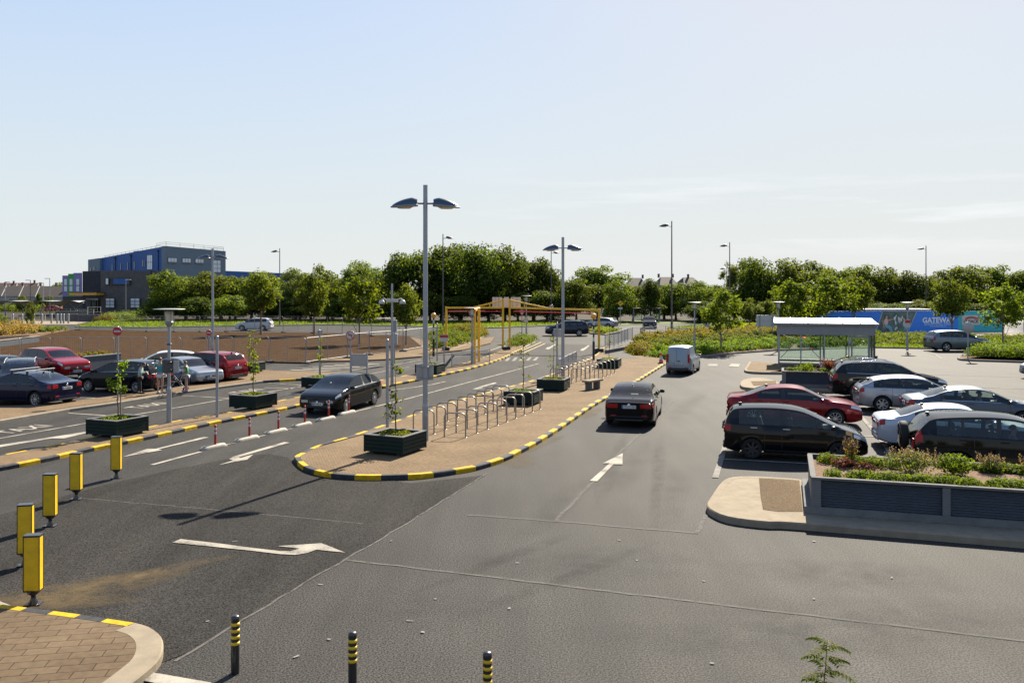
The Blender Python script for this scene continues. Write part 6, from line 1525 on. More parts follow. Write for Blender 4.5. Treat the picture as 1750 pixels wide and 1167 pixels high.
# understorey shrubs closing the foot of the wood
k = 0
for a, b, Y, top in ((255, 420, 143, 512), (430, 650, 142, 515), (660, 960, 140, 508), (1180, 1330, 140, 516), (1340, 1480, 138, 512), (1490, 1750, 128, 520)):
    n = max(3, int((b - a) / 46))
    for i in range(n):
        px = a + (b - a) * (i + .5) / n; k += 1
        r_ = tree(('dark%d' % (k % 4)) if k % 3 else 'mid1', px, 0, top - 6 + (k * 7 % 9) - 4, 92, 'low dark shrub, %s from the left of those %s' % (ORD[i], {255: 'below the school', 430: 'behind the soil fence', 660: 'behind the gantry', 1180: 'on the grass triangle', 1340: 'behind the glass shelter', 1490: 'behind the hoarding'}[a]), name='shrub', Y=Y + (k * 5 % 7), group='shrubs at the foot of the wood', cat='shrub')
P_ = 'young trees standing free'
for key, px, by, top, w, lab in (
 ('park0', 446, 573, 463, 80, 'rounded young tree on the soil in front of the white car'), ('park1', 537, 574, 458, 66, 'young tree with a pale leaning trunk at the far edge of the soil'),
 ('bright0', 614, 590, 466, 92, 'yellow-green sparse young tree on the soil above the no left turn sign'), ('park2', 694, 591, 486, 62, 'small tree with a dark trunk right of the dome camera mast'),
 ('bright1', 1232, 603, 490, 80, 'yellow-green young tree leaning over the long railing'), ('park1', 1281, 562, 512, 52, 'small round tree on the grass triangle, left one of two'), ('park2', 1310, 561, 512, 46, 'small round tree on the grass triangle, right one of two'),
 ('bright0', 1352, 580, 474, 84, 'sunlit young tree behind the left end of the shelter roof'), ('bright1', 1412, 580, 466, 96, 'sunlit young tree above the middle of the shelter roof'), ('park0', 1461, 575, 470, 62, 'young tree at the left end of the blue hoarding'),
 ('park0', 1627, 585, 474, 76, 'round young tree in front of the word on the hoarding'), ('bright0', 1714, 595, 482, 92, 'bright green tree at the right end of the hoarding, dark trunk'),
 ('park1', 1790, 600, 490, 70, 'young tree at the right edge')):
    if px < 1780: tree(key, px, by, top, w, lab, name='young_tree', group=P_, nomH=6.2, nomR=2.1)
for px, Y, top, w, lab, key in ((3, 118, 536, 26, 'small green tree at the left edge above the tall grass', 'mid0'), (52, 112, 515, 22, 'thin staked tree left of the white canopy', 'willow0'), (100, 236, 484, 34, 'dark tree behind the left house roofs', 'dark1'), (85, 215, 506, 16, 'slim green shrub before the house row', 'mid1'), (38, 210, 505, 22, 'green shrub before the left houses', 'mid0'), (66, 225, 500, 12, 'narrow bush beside a house wall', 'dark2')):
    tree(key, px, 0, top, w, lab, name='small_tree', Y=Y, group='small trees by the school car park', z=0)

# ------------------------------------------------------------------ saplings
def sapling(loc, H, seed, label, lm, wid=.28, nl=110, ls=.11, low=.25, lean=.0, stake=False, z_bias=1.0):
    rnd = random.Random(seed); root = empty('sapling', loc, 0, 1, label, 'sapling', 'saplings in the planter boxes')
    k = 9; pts = [Vector((lean * H * (i / k) + rnd.uniform(-.02, .02), rnd.uniform(-.02, .02), H * i / k)) for i in range(k + 1)]
    mb = MB().path(pts, .02, 7, radii=[.024 - .018 * i / k for i in range(k + 1)]); P = []; N = []
    for b in range(int(10 * H / 2)):
        t = rnd.uniform(low, .98); a = pts[0].lerp(pts[-1], t); az = rnd.uniform(0, 6.28); L = wid * rnd.uniform(.45, 1.3) * (1.15 - t * .6)
        e = a + Vector((math.cos(az) * L, math.sin(az) * L, L * rnd.uniform(.1, .9))); mb.path([a, a.lerp(e, .5) + Vector((0, 0, .02)), e], .006, 5)
        for q in range(int(nl / 10)):
            c = a.lerp(e, rnd.uniform(.3, 1.1)); P.append((c.x + rnd.gauss(0, .05), c.y + rnd.gauss(0, .05), c.z + rnd.gauss(0, .05))); N.append((rnd.gauss(0, .7), rnd.gauss(0, .7), rnd.uniform(.2, 1)))
    mb.build('trunk', M['bark'], root); link('crown', leaves_mesh('crown', P, N, ls, seed, M[lm]), root)
    if stake: MB().tube((.09, .03, -.1), (.09, .03, H * .62), .022, n=7).build('stake', M['bark_pale'], root)
    return root
def ppos(i): l = PLANTERS[i].location; return Vector((l.x, l.y, l.z + .47))
for i, (H, seed, lm, w, nl, lab) in enumerate(((2.1, 1, 'leaf_mid', .26, 150, 'thin sapling in the nearest planter box at the rounded island end'), (2.3, 2, 'leaf_willow', .34, 70, 'sparse sapling in the planter box at the end of the near cycle hoops'), (2.2, 3, 'leaf_willow', .3, 60, 'sparse sapling in front of the second twin-headed lamp'), (2.0, 4, 'leaf_willow', .2, 40, 'bare thin sapling in the planter box by the far cycle hoops'),
     (2.05, 5, 'leaf_light', .40, 260, 'leafy sapling before the dark grey people carrier'), (2.25, 6, 'leaf_light', .26, 170, 'upright sapling before the zebra crossing beside the plain post'), (1.1, 7, 'leaf_mid', .2, 60, 'short plant in the planter box behind the tall lamp'), (2.0, 8, 'leaf_light', .24, 60, 'thin sapling rising behind the black hatchback'), (2.1, 9, 'leaf_light', .30, 90, 'sapling beside the tail of the red car'))):
    sapling(ppos(i), H, seed, lab, lm, w, nl, stake=(i == 4), low=.42 if i == 4 else .22)
    P = []; N = []; rnd = random.Random(90 + i)
    for q in range(340):
        a, r = rnd.uniform(0, 6.28), .52 * rnd.random() ** .6; x, y = r * math.cos(a), r * math.sin(a); h = .10 * rnd.random() * (1.4 - r)
        P.append((x, y, .02 + h)); N.append((rnd.gauss(0, .8), rnd.gauss(0, .8), .6))
    o = link('bedding_plants', leaves_mesh('bedding', P, N, .085, 90 + i, M['leaf_cover' if i % 2 else 'leaf_mid']), loc=ppos(i))
    tag(o, 'low bedding plants in the ' + PLANTERS[i]['label'].replace('dark green ', '').replace(' at the far end of the near', ' beyond the near').replace('on the dividing island beside', 'beside').split(',')[0], 'plants', 'low plants in the planter boxes')
# rowan shoot at the bottom edge
def rowan(loc, H, label):
    root = empty('rowan_sapling', loc, 0, 1, label, 'sapling'); rnd = random.Random(3); mb = MB(); k = 8
    pts = [Vector((.02 * math.sin(i), .015 * math.cos(i * 1.7), H * i / k)) for i in range(k + 1)]; mb.path(pts, .01, 7, radii=[.011 - .008 * i / k for i in range(k + 1)])
    lv = MB()
    for b in range(21):
        t = .40 + .6 * b / 20; a = pts[0].lerp(pts[-1], t); az = b * 2.4 + .5; L = .26 * (1.15 - .42 * (t - .4) / .6) * rnd.uniform(.85, 1.12); pr = []
        for i in range(8):
            u = i / 7; pr.append(a + Vector((math.cos(az) * L * u, math.sin(az) * L * u, L * (.55 * u - .62 * u * u))))
        mb.path(pr, .003, 5); d = Vector((math.cos(az), math.sin(az), 0)); s = Vector((-d.y, d.x, 0))
        for i in range(1, 8):
            for sd in (1, -1):
                ll = .088 * (1 - .05 * abs(i - 4)); c = pr[i]; tip = c + s * sd * ll + d * ll * .42 - Vector((0, 0, ll * .30)); w = d * ll * .24 + Vector((0, 0, .004)); m1 = c.lerp(tip, .5) + Vector((0, 0, .006))
                lv.add([c, m1 + w, tip, m1 - w], [(0, 1, 2, 3)])
        c = pr[7]; lv.add([c, c + d * .03 + s * .012, c + d * .06, c + d * .03 - s * .012], [(0, 1, 2, 3)])
    mb.build('stem', mat('stem_red', (.16, .07, .05), .7), root); lv.build('foliage', M['leaf_mid'], root)
Yr = 9.2; rowan((GY(1411, Yr).x, Yr, .02), top_h(Yr, 1094) - .02, 'rowan shoot with feathered leaves at the bottom edge, right of centre')

# ------------------------------------------------------------------ beds of ground cover and shrubs
def in_poly(pts):
    xs = [p.x for p in pts]; ys = [p.y for p in pts]
    def test(x, y):
        c = False; j = len(pts) - 1
        for i in range(len(pts)):
            if (ys[i] > y) != (ys[j] > y) and x < (xs[j] - xs[i]) * (y - ys[i]) / (ys[j] - ys[i]) + xs[i]: c = not c
            j = i
        return c
    return (min(xs), max(xs), min(ys), max(ys)), test
def bed(name, pts, zf, nclump, r, per, ls, m, seed, h=1.0, cat='shrub'):
    if ls >= .2: ls *= .68; per = int(per * 2.0); r *= .9; nclump = int(nclump * 1.15)
    (x0, x1, y0, y1), T = in_poly(pts); rs = np.random.RandomState(seed); P = []; N = []; n = 0; tries = 0
    while n < nclump and tries < 20000:
        tries += 1; x, y = rs.uniform(x0, x1), rs.uniform(y0, y1)
        if not T(x, y): continue
        n += 1; rr = r * rs.uniform(.6, 1.35); d = rs.normal(size=(per, 3)); d /= np.linalg.norm(d, axis=1)[:, None]; d[:, 2] = np.abs(d[:, 2])
        q = rs.normal(.92, .16, per)[:, None] * rr
        P.append(np.array([x, y, zf(x, y)]) + d * q * np.array([1, 1, h])); N.append(d + rs.normal(size=(per, 3)) * .5 + np.array([0, 0, .3]))
    o = link(name, leaves_mesh(name, np.concatenate(P), np.concatenate(N), ls, seed, M[m])); return tag(o, kind='stuff')
def zbed(x, y):
    # height of the sloping bed
    best = min(range(15), key=lambda i: abs((L2[i] + H2[i]).x / 2 - x)); a, b = L2[best], H2[best]; t = max(0, min(1, (y - a.y) / max(.1, (b.y - a.y)))); return .1 + .65 * t
sb = bed_low + bed_top[::-1]
def sub(t0, t1): return [a.lerp(b, t0) for a, b in zip(L2, H2)] + [a.lerp(b, t1) for a, b in zip(L2[::-1], H2[::-1])]
bed('shrub_bed', sub(.02, .40), zbed, 220, .50, 70, .24, 'leaf_cover', 1, .75)
bed('shrub_bed', sub(.35, .72), zbed, 210, .58, 70, .26, 'leaf_mid', 2, .8)
bed('shrub_bed', sub(.62, 1.02), zbed, 250, .62, 70, .27, 'leaf_yellow', 3, .85)
bed('shrub_bed', gp((1075, 606), (1096, 611), (1112, 605), (1092, 597)), lambda x, y: .1, 30, .75, 90, .2, 'leaf_yellow', 4, 1.0)
bl = gp((744, 600), (770, 596), (800, 587), (820, 578), (824, 570), (812, 566), (770, 567), (740, 572), (732, 584))
bed('shrub_bed', bl, lambda x, y: .12, 130, .8, 60, .26, 'leaf_cover', 5, .9); bed('shrub_bed', gp((775, 572), (822, 578), (824, 570), (812, 566), (780, 567)), lambda x, y: .12, 60, .9, 60, .26, 'leaf_yellow', 6, 1.0)
bed('shrub_bed', gp((868, 598), (885, 594), (912, 586), (914, 582), (898, 583), (872, 590)), lambda x, y: .13, 26, .65, 80, .2, 'leaf_mid', 7, 1.1)
bed('shrub_bed', gp((1010, 570), (1035, 572), (1058, 569), (1054, 567), (1025, 565.5), (1010, 567)), lambda x, y: .15, 40, .6, 50, .25, 'leaf_bright', 8, .8)
rb = gp((1496, 592), (1640, 594), (1900, 598), (1900, 581), (1640, 576), (1496, 574.5)); bed('shrub_bed', rb, lambda x, y: .1, 250, .8, 60, .26, 'leaf_cover', 9, .55)
bed('shrub_bed', gp((1380, 594), (1496, 593), (1496, 574.5), (1380, 572)), lambda x, y: .1, 130, .85, 60, .26, 'leaf_cover', 10, .9)
hgp = gp((1662, 612), (1800, 616), (1800, 602), (1690, 602)); o = bed('hedge', hgp, lambda x, y: .12, 150, .72, 100, .16, 'leaf_cover', 11, 1.05); tag(o, 'low clipped green hedge on the kerbed island at the right edge', 'hedge'); del o['kind']
bed('tall_grass', gp((-90, 584), (40, 577), (62, 573), (60, 566), (-90, 569)), lambda x, y: .3, 90, .8, 60, .3, 'leaf_straw', 12, 1.4); bed('shrub_bed', gp((40, 576), (84, 571.5), (116, 566.5), (62, 566)), lambda x, y: .3, 40, .5, 50, .3, 'leaf_mid', 13, .8)
bed('shrub_bed', gp((170, 548), (210, 548), (250, 546), (250, 539), (200, 540)), lambda x, y: .1, 80, .9, 60, .3, 'leaf_willow', 14, 1.3); bed('shrub_bed', gp((163, 550), (190, 549), (190, 546), (166, 547)), lambda x, y: .1, 24, .7, 60, .3, 'leaf_yellow', 15, 1.2)
bed('shrub_bed', gp((0, 533), (105, 533), (105, 530), (0, 530)), lambda x, y: .1, 120, 1.6, 40, .6, 'leaf_mid', 16, 1.0)
q0, q1 = G(142, 632.5), G(203, 626); vv_ = (q1 - q0).normalized(); nn_ = Vector((-vv_.y, vv_.x, 0)); bed('bedding_plants', [q0 + nn_ * .3, q1 + nn_ * .3, q1 + nn_ * 1.6, q0 + nn_ * 1.6], lambda x, y: .72, 60, .26, 60, .13, 'leaf_yellow', 17, .9)
# grass blades on the verges
def blades(pts, n, h, seed, z):
    (x0, x1, y0, y1), T = in_poly(pts); rs = np.random.RandomState(seed); P = []
    while len(P) < n:
        x, y = rs.uniform(x0, x1), rs.uniform(y0, y1)
        if T(x, y): P.append((x, y, z + h * .4))
    P = np.array(P); N = np.column_stack([rs.normal(size=n), rs.normal(size=n), rs.normal(size=n) * .3]); return tag(link('grass', leaves_mesh('grass', P, N, h, seed, M['grass_blade'], .35)), kind='stuff')
blades(gp((128, 559), (250, 560), (380, 557.5), (560, 555), (700, 557.5), (765, 561), (850, 560.5), (950, 556), (950, 551), (760, 551), (560, 548), (300, 547), (170, 549)), 16000, .28, 1, .05)
blades(gp((1140, 561), (1200, 562), (1296, 565), (1420, 566.5), (1420, 554), (1235, 553)), 6000, .28, 2, .05); blades(gp((1496, 595), (1640, 597), (1900, 603), (1900, 599), (1640, 593), (1496, 591)), 3500, .22, 3, .05)

# ------------------------------------------------------------------ planting in the corrugated planters
def in_wp(wp, x, y, z): return wp.matrix_basis @ Vector((x, y, z))
def wp_poly(P, x0, x1, y0, y1): return [P + U1 * a + V1 * b for a, b in ((x0, y0), (x1, y0), (x1, y1), (x0, y1))]
zs1 = .147 + .70
for i, (x0, x1, y0, y1, n, r, ls, m, hh) in enumerate(((.35, 3.3, .22, .62, 60, .17, .055, 'leaf_cover', .8), (3.6, 6.9, .2, .72, 80, .19, .055, 'leaf_cover', .8), (6.6, 10, .25, .9, 70, .18, .055, 'leaf_cover', .8), (.3, 1.9, 1.9, 2.55, 34, .16, .06, 'leaf_cover', .8), (3.2, 6.0, 2.15, 2.55, 46, .14, .06, 'leaf_cover', .7), (6.2, 10, 2.0, 2.5, 50, .16, .06, 'leaf_cover', .8), (6.0, 9, 1.1, 1.9, 26, .15, .07, 'leaf_straw', .9))):
    bed('ground_cover', wp_poly(P1, x0, x1, y0, y1), lambda x, y: zs1 + .02, n, r, 130, ls, m, 100 + i, hh)
def plant(loc, r, h, n, ls, m, seed, label, name='plant', spike=False, cat='plant', flowers=0):
    rs = np.random.RandomState(seed); root = empty(name, loc, 0, 1, label, cat)
    mb = MB()
    for k in range(9 if not spike else 26):
        a = rs.uniform(0, 6.28); L = rs.uniform(.5, 1) * r; mb.path([(0, 0, 0), (math.cos(a) * L * .4, math.sin(a) * L * .4, h * .5), (math.cos(a) * L, math.sin(a) * L, h * rs.uniform(.6, 1))], .006, 4)
    if not spike:
        d = rs.normal(size=(n, 3)); d /= np.linalg.norm(d, axis=1)[:, None]; q = rs.uniform(.35, 1.08, n)[:, None]; P = d * q * np.array([r, r, h / 2]) + np.array([0, 0, h / 2 + .02]); N = d + rs.normal(size=(n, 3)) * .6 + np.array([0, 0, .3])
        mb.build('stems', M['bark'], root); link('foliage', leaves_mesh('foliage', P, N, ls, seed, M[m]), root)
    else:
        b = MB()
        for k in range(n):
            a = rs.uniform(0, 6.28); L = r * rs.uniform(.5, 1.15); H = h * rs.uniform(.6, 1.05); d = Vector((math.cos(a), math.sin(a), 0)); s = Vector((-d.y, d.x, 0)) * .022
            p0, p1, p2 = Vector((0, 0, 0)), d * L * .45 + Vector((0, 0, H * .75)), d * L + Vector((0, 0, H)); b.add([p0 - s, p0 + s, p1 + s, p1 - s], [(0, 1, 2, 3)]); b.add([p1 - s, p1 + s, p2], [(0, 1, 2)])
        b.build('blades', M[m], root)
    if flowers:
        P = []; N = []; f = MB()
        for k in range(flowers):
            a = rs.uniform(0, 6.28); q = rs.uniform(.1, 1.15) * r; x, y = math.cos(a) * q, math.sin(a) * q; H = h * rs.uniform(.8, 1.25); f.path([(x * .5, y * .5, h * .3), (x, y, H)], .0035, 4)
            for j in range(10): P.append((x + rs.normal() * .014, y + rs.normal() * .014, H - j * .018)); N.append(rs.normal(size=3))
        f.build('flower_stem', M['leaf_straw'], root); tag(link('flower', leaves_mesh('flower', P, N, .035, seed, M['flower_pink']), root), kind='stuff')
    return root
def wpl(x, y): p = P1 + U1 * x + V1 * y; return Vector((p.x, p.y, zs1))
plant(wpl(2.15, 1.55), .58, .44, 900, .07, 'leaf_willow', 1, 'grey-green lavender bush with faded pink flowers in the nearest corrugated planter', 'lavender', flowers=70)
plant(wpl(3.05, 1.7), .40, .42, 900, .075, 'leaf_cover', 2, 'rounded yellow-green bush right of the lavender in the corrugated planter', 'bush', cat='bush')
plant(wpl(5.15, 1.2), .24, .72, 420, .09, 'leaf_bright', 3, 'small upright yellow-green bush standing alone in the corrugated planter', 'bush', cat='bush')
plant(wpl(1.15, 1.15), .22, .22, 220, .07, 'leaf_purple', 4, 'dark purple leafy plant in the bark of the corrugated planter, front one')
plant(wpl(.75, 1.75), .26, .20, 220, .07, 'leaf_purple', 5, 'dark purple leafy plant near the left end of the corrugated planter')
plant(wpl(.95, 2.3), .16, .5, 120, .06, 'leaf_straw', 6, 'thin dry flower stalks at the back left of the corrugated planter', flowers=26)
plant(wpl(3.9, 2.2), .26, .34, 200, .06, 'leaf_willow', 7, 'faded pink flower stalks before the spare wheel of the black four-wheel drive', flowers=46)
plant(wpl(4.7, 2.3), .22, .35, 100, .06, 'leaf_straw', 8, 'thin faded stalks at the back middle of the corrugated planter', flowers=20)
plant(wpl(6.8, 1.5), .35, .45, 60, .07, 'leaf_straw', 9, 'tuft of straw-coloured grass near the right edge of the corrugated planter', 'grass_tuft', spike=True)
zs2 = .147 + .70
def wp2(x, y): p = P2 + U1 * x + V1 * y; return Vector((p.x, p.y, zs2))
bed('ground_cover', wp_poly(P2, .4, 5.6, .3, 1.6), lambda x, y: zs2, 46, .22, 70, .09, 'leaf_cover', 120, .8)
plant(wp2(2.3, .9), .75, .75, 80, .1, 'leaf_purple', 11, 'dark purple spiky plant in the shorter corrugated planter', 'spiky_plant', spike=True)
plant(wp2(3.3, .7), .8, .95, 90, .1, 'leaf_bright', 12, 'yellow-green spiky plant in the shorter corrugated planter', 'spiky_plant', spike=True)
plant(wp2(1.2, .8), .45, .5, 300, .1, 'leaf_light', 13, 'light green bush at the left of the shorter corrugated planter', 'bush', cat='bush')
plant(wp2(4.3, .8), .55, .55, 300, .1, 'leaf_yellow', 14, 'golden bush in the shorter corrugated planter by the black car', 'bush', cat='bush')
# ------------------------------------------------------------------ school, houses, bus shelter, canopy
BL = mat('render_blue', (.022, .125, .40), .6, var=.05); GRY = mat('render_grey', (.19, .25, .30), .7, var=.06, vscale=.6); DBR = mat('dark_brick', (.042, .043, .052), .8, var=.25, vscale=1.5)
DRB = mat('grey_brick', (.115, .105, .105), .8, var=.2, vscale=1.5)
PUR = mat('panel_purple', (.26, .23, .50), .5); GRN = mat('panel_green', (.02, .42, .05), .5); ORG = mat('canopy_orange', (.95, .45, .02), .5); FR = mat('window_frame', (.02, .022, .026), .4)
PN = mat('window_pane', (.75, .82, .88), .12, spec=.8, coat=.6); PND = mat('window_pane_dark', (.03, .04, .05), .08, spec=.8, coat=.6)
Cx, Cy = -75.1, 185.0; Ud = Vector((.6, .8, 0)); Ld = Vector((-.8, .6, 0)); Co = Vector((Cx, Cy, 0))
school = empty('school', (Cx, Cy, 0), 0, 1, 'angular blue, grey and dark brick school with purple and green window bays', 'building')
def sp(a, b, z): return Ud * a + Ld * b + Vector((0, 0, z))
def block(name, corners, z0, ztops, m, top=None, parent=school):
    n = len(corners); mb = MB(); v = [Vector((c.x, c.y, z0)) for c in corners] + [Vector((c.x, c.y, z)) for c, z in zip(corners, ztops)]
    mb.add(v, [(i, (i + 1) % n, n + (i + 1) % n, n + i) for i in range(n)]); mb.add(v, [tuple(range(n, 2 * n))]); return mb.build(name, [m], parent)
block('grey_wing', [sp(0, 1.6, 0), sp(0, 0, 0), sp(15, 0, 0), sp(15, 20, 0), sp(4, 20, 0), sp(4, 1.6, 0)], 0, [15.0, 15.0, 14.45, 14.3, 14.6, 14.95], GRY)
block('blue_wing', [sp(.12, 27.5, 0), sp(.12, 1.6, 0), sp(14.7, 1.6, 0), sp(14.7, 27.5, 0)], 0, [13.05, 14.9, 14.2, 12.9], BL)
block('grey_wing', [sp(-.5, 32.5, 0), sp(-.5, 27.0, 0), sp(14, 27.0, 0), sp(14, 32.5, 0)], 0, [12.75, 13.0, 12.8, 12.6], GRY)
block('low_wing', [sp(15, 0, 0), sp(40, 2, 0), sp(40, 18, 0), sp(15, 18, 0)], 0, [9.9, 9.6, 9.6, 9.9], BL)
def wpt(px, Y, z=0): p = GY(px, Y); return Vector((p.x - Cx, p.y - Cy, z))
bz = top_h(177, 462.5)
block('brick_block', [wpt(172, 178), wpt(284, 176), wpt(290, 190), wpt(180, 200)], 0, [bz, bz, bz, bz], DRB)
block('brick_block', [wpt(141, 184), wpt(172.3, 183), wpt(180, 200), wpt(150, 200)], 0, [top_h(184, 463.5)] * 4, DBR)
for k, (a, b, m, top) in enumerate(((106.5, 118, PUR, 471), (116.5, 126.5, GRN, 468), (125.5, 140.5, PUR, 466.5))):
    Y = 186 - k * .8; bay = block('window_bay', [wpt(a, Y), wpt(b, Y - .6), wpt(b, Y + 8), wpt(a + 1, Y + 8)], top_h(Y, 507), [top_h(Y, top)] * 4, m)
    MB().box((wpt((a + b) / 2, Y - .42).x, wpt(0, Y - .42).y, (top_h(Y, 477) + top_h(Y, 498)) / 2), (.62, .1, top_h(Y, 477) - top_h(Y, 498))).build('window', PN, bay)
    MB().box((wpt((a + b) / 2, Y - .46).x, wpt(0, Y - .46).y, top_h(Y, 488)), (.7, .1, .18)).build('frame', FR, bay)
block('ground_floor', [wpt(107, 186.5), wpt(141, 184.5), wpt(150, 196), wpt(112, 196)], 0, [top_h(186, 506)] * 4, FR)
MB().box((wpt(149.5, 176.5).x, wpt(0, 177.5).y, top_h(176, 502.2)), (wpt(172, 176.5).x - wpt(126, 176.5).x, 6, .55), ch=.03).build('canopy', ORG, school)
MB().box((wpt(149.5, 176.5).x, wpt(0, 177.5).y, top_h(176, 499.8)), (wpt(172, 176.5).x - wpt(126, 176.5).x + .1, 6.1, .16)).build('canopy_edge', M['pole_dark'], school)
def swin(o, ax, w, h, cols, rows=1, m=PN, fr=.10):
    """window: frame standing 3 cm proud, panes in the frame"""
    o = Vector(o); nrm = Vector((ax.y, -ax.x, 0)); q = ax.to_track_quat('X', 'Z').to_matrix()
    f = MB().box(o + nrm * .03, (w, .08, h), mat=q).build('window', FR, school)
    for c in range(cols):
        for r in range(rows):
            pw, ph = (w - fr * (cols + 1)) / cols, (h - fr * (rows + 1)) / rows
            p = o + nrm * .072 + ax * (-w / 2 + fr + pw / 2 + c * (pw + fr)) + Vector((0, 0, -h / 2 + fr + ph / 2 + r * (ph + fr))); MB().box(p, (pw, .03, ph), mat=q).build('pane', m, f)
    return f
for a in (1.6, 5.0, 8.2): swin(sp(a, 0, 12.0), Ud, 2.2, 1.05, 3); MB().box(sp(a, 0, 11.40) + Vector((Ud.y, -Ud.x, 0)) * .12, (2.4, .24, .12), mat=Ud.to_track_quat('X', 'Z').to_matrix()).build('sill', M['galv'], school)
swin(sp(12.7, 0, 10.9), Ud, 2.0, 2.9, 2, 3)
B_ = -Ld
swin(sp(.12, 6.4, 11.6), B_, 2.2, 3.3, 3, 2); 
for b, z, w, h in ((9.2, 11.4, .5, 1.5), (8.4, 11.4, .3, 1.5), (12.8, 11.0, .45, 1.9), (15.6, 10.9, .4, 1.8), (18.6, 10.8, .4, 1.6), (22.4, 10.7, .4, 1.8), (29.5, 10.6, .6, 1.0), (31.2, 10.4, .5, .9)): swin(sp(.12 if b < 27 else -.5, b, z), B_, w, h, 1, 1, PND, .06)
for b in (3.0, 14.2, 21.0): MB().tube(sp(.02, b, 9), sp(.02, b, 14.4 - b * .06), .09, n=8).box(sp(-.05, b, 14.2 - b * .06), (.35, .35, .4)).build('downpipe', FR, school)
for px0, px1, y0, y1, c, r in ((179.5, 197, 509, 526.5, 2, 3), (222, 240, 509, 526.5, 2, 3)):
    Y = 177.3 if px0 < 200 else 176.4; swin(wpt((px0 + px1) / 2, Y, (top_h(Y, y0) + top_h(Y, y1)) / 2), Vector((1, -.15, 0)).normalized(), (px1 - px0) / FPX * Y, top_h(Y, y0) - top_h(Y, y1), c, r, PN, .14)
Y = 177.5; f = MB().box(wpt(201, Y - .3, top_h(Y, 481)), (46 / FPX * Y, .25, 11.5 / FPX * Y), rz=-.13).build('window', FR, school); MB().box(wpt(207, Y - .5, top_h(Y, 481)), (28 / FPX * Y, .1, 9 / FPX * Y), rz=-.13).build('blue_panel', BL, f); MB().box(wpt(183, Y - .5, top_h(Y, 481)), (4 / FPX * Y, .1, 10 / FPX * Y)).build('pane', PN, f)
MB().box(wpt(158, 181.5, top_h(182, 520)), (21 / FPX * 182, .4, 20 / FPX * 182)).build('door', PND, school); 
for px in (152, 161): MB().box(wpt(px, 181.1, top_h(182, 520)), (6 / FPX * 182, .1, 14 / FPX * 182)).build('door_leaf', mat('door_glass', (.06, .10, .11), .1), school)
for px in (148, 184, 222, 262):
    p = wpt(px, 177); MB().tube(wpt(258, 176.3, 0), wpt(258, 176.3, bz), .1, n=8).build('downpipe', FR, school) if px == 262 else None
mb = MB(); e = [sp(.3, 4, 14.85), sp(.3, .3, 15.05), sp(7, .3, 14.8), sp(14.6, .3, 14.5), sp(14.6, 10, 14.4)]
for a, b in zip(e, e[1:]):
    n = max(1, int((b - a).length / 2.4))
    for k in range(n + 1): p = a.lerp(b, k / n); mb.bar(p, p + Vector((0, 0, .85)), .05)
    for z in (.45, .85): mb.bar(a + Vector((0, 0, z)), b + Vector((0, 0, z)), .045)
mb.build('roof_railing', M['galv'], school)
mb = MB()
for k in range(14): p = sp(.5, 3 + k * 1.8, 14.75 - .075 * (k * 1.8)); mb.bar(p, p + Vector((0, 0, .55)), .06)
mb.bar(sp(.5, 3, 15.25), sp(.5, 27, 13.5), .05); mb.build('roof_railing', M['galv'], school)

# houses
RT = mat('roof_tile', (.085, .066, .055), .85, var=.25, vscale=1.5); RTR = mat('roof_tile_red', (.15, .075, .05), .85, var=.2, vscale=1.5); HW = mat('house_render', (.55, .55, .53), .8, var=.06); HB_ = mat('house_render_grey', (.30, .31, .33), .8, var=.06); CH = mat('chimney_brick', (.17, .12, .10), .9)
def house(px, Y, w, d, he, hr, label, hip=True, m=HW, roof=RT, rz=0.0, chim=(-.35, .35), z=0.0, wins=True):
    root = empty('house', (GY(px, Y).x, Y, z), rz, 1, label, 'house', 'far houses')
    MB().prism([(-w / 2, -d / 2), (w / 2, -d / 2), (w / 2, d / 2), (-w / 2, d / 2)], 0, he).build('wall', m, root)
    o = .35; a = w / 2 + o; b = d / 2 + o; k = w * .28 if hip else 0.0; rf = MB()
    v = [(-a, -b, he), (a, -b, he), (a, b, he), (-a, b, he), (-a + k, 0, hr), (a - k, 0, hr)]
    rf.add(v, [(0, 1, 5, 4), (1, 2, 5), (2, 3, 4, 5), (3, 0, 4), (0, 3, 2, 1)]); r_ = rf.build('roof', roof, root)
    for c in chim: MB().box((c * w, .0, hr + .35), (.55, .45, 1.1)).box((c * w, 0, hr + .92), (.62, .52, .12)).build('chimney', CH, r_)
    if wins:
        for x in (-.27, .27):
            for zz in (1.4, he - 1.3):
                f = MB().box((x * w, -d / 2 - .03, zz), (1.5, .1, 1.2)).build('window', M['sign_white'], root); MB().box((x * w, -d / 2 - .09, zz), (1.3, .05, 1.0)).build('pane', PND, f)
    if not hip:
        mb = MB(); mb.bar((-a, -b, he + .06), (-a, 0, hr + .06), .12, .18); mb.bar((a, -b, he + .06), (a, 0, hr + .06), .12, .18); mb.build('verge_board', M['sign_white'], root)
    return root
for px, Y, w, top, lab, rz in ((1086.5, 262, 5.6, 475, 'hip-roofed far house between two dark trees, left of the tallest lamp', 0), (1138, 258, 5.6, 473.5, 'hip-roofed grey far house just behind the tallest lamp', .1), (1176, 264, 5.8, 474, 'far house roof with a single middle chimney', .2),):
    hr = top_h(Y, top) ; house(px, Y, w, 8, hr - 2.6, hr, lab, True, HB_, RT, rz, (-.40, .38) if px < 1150 else (0.0,))
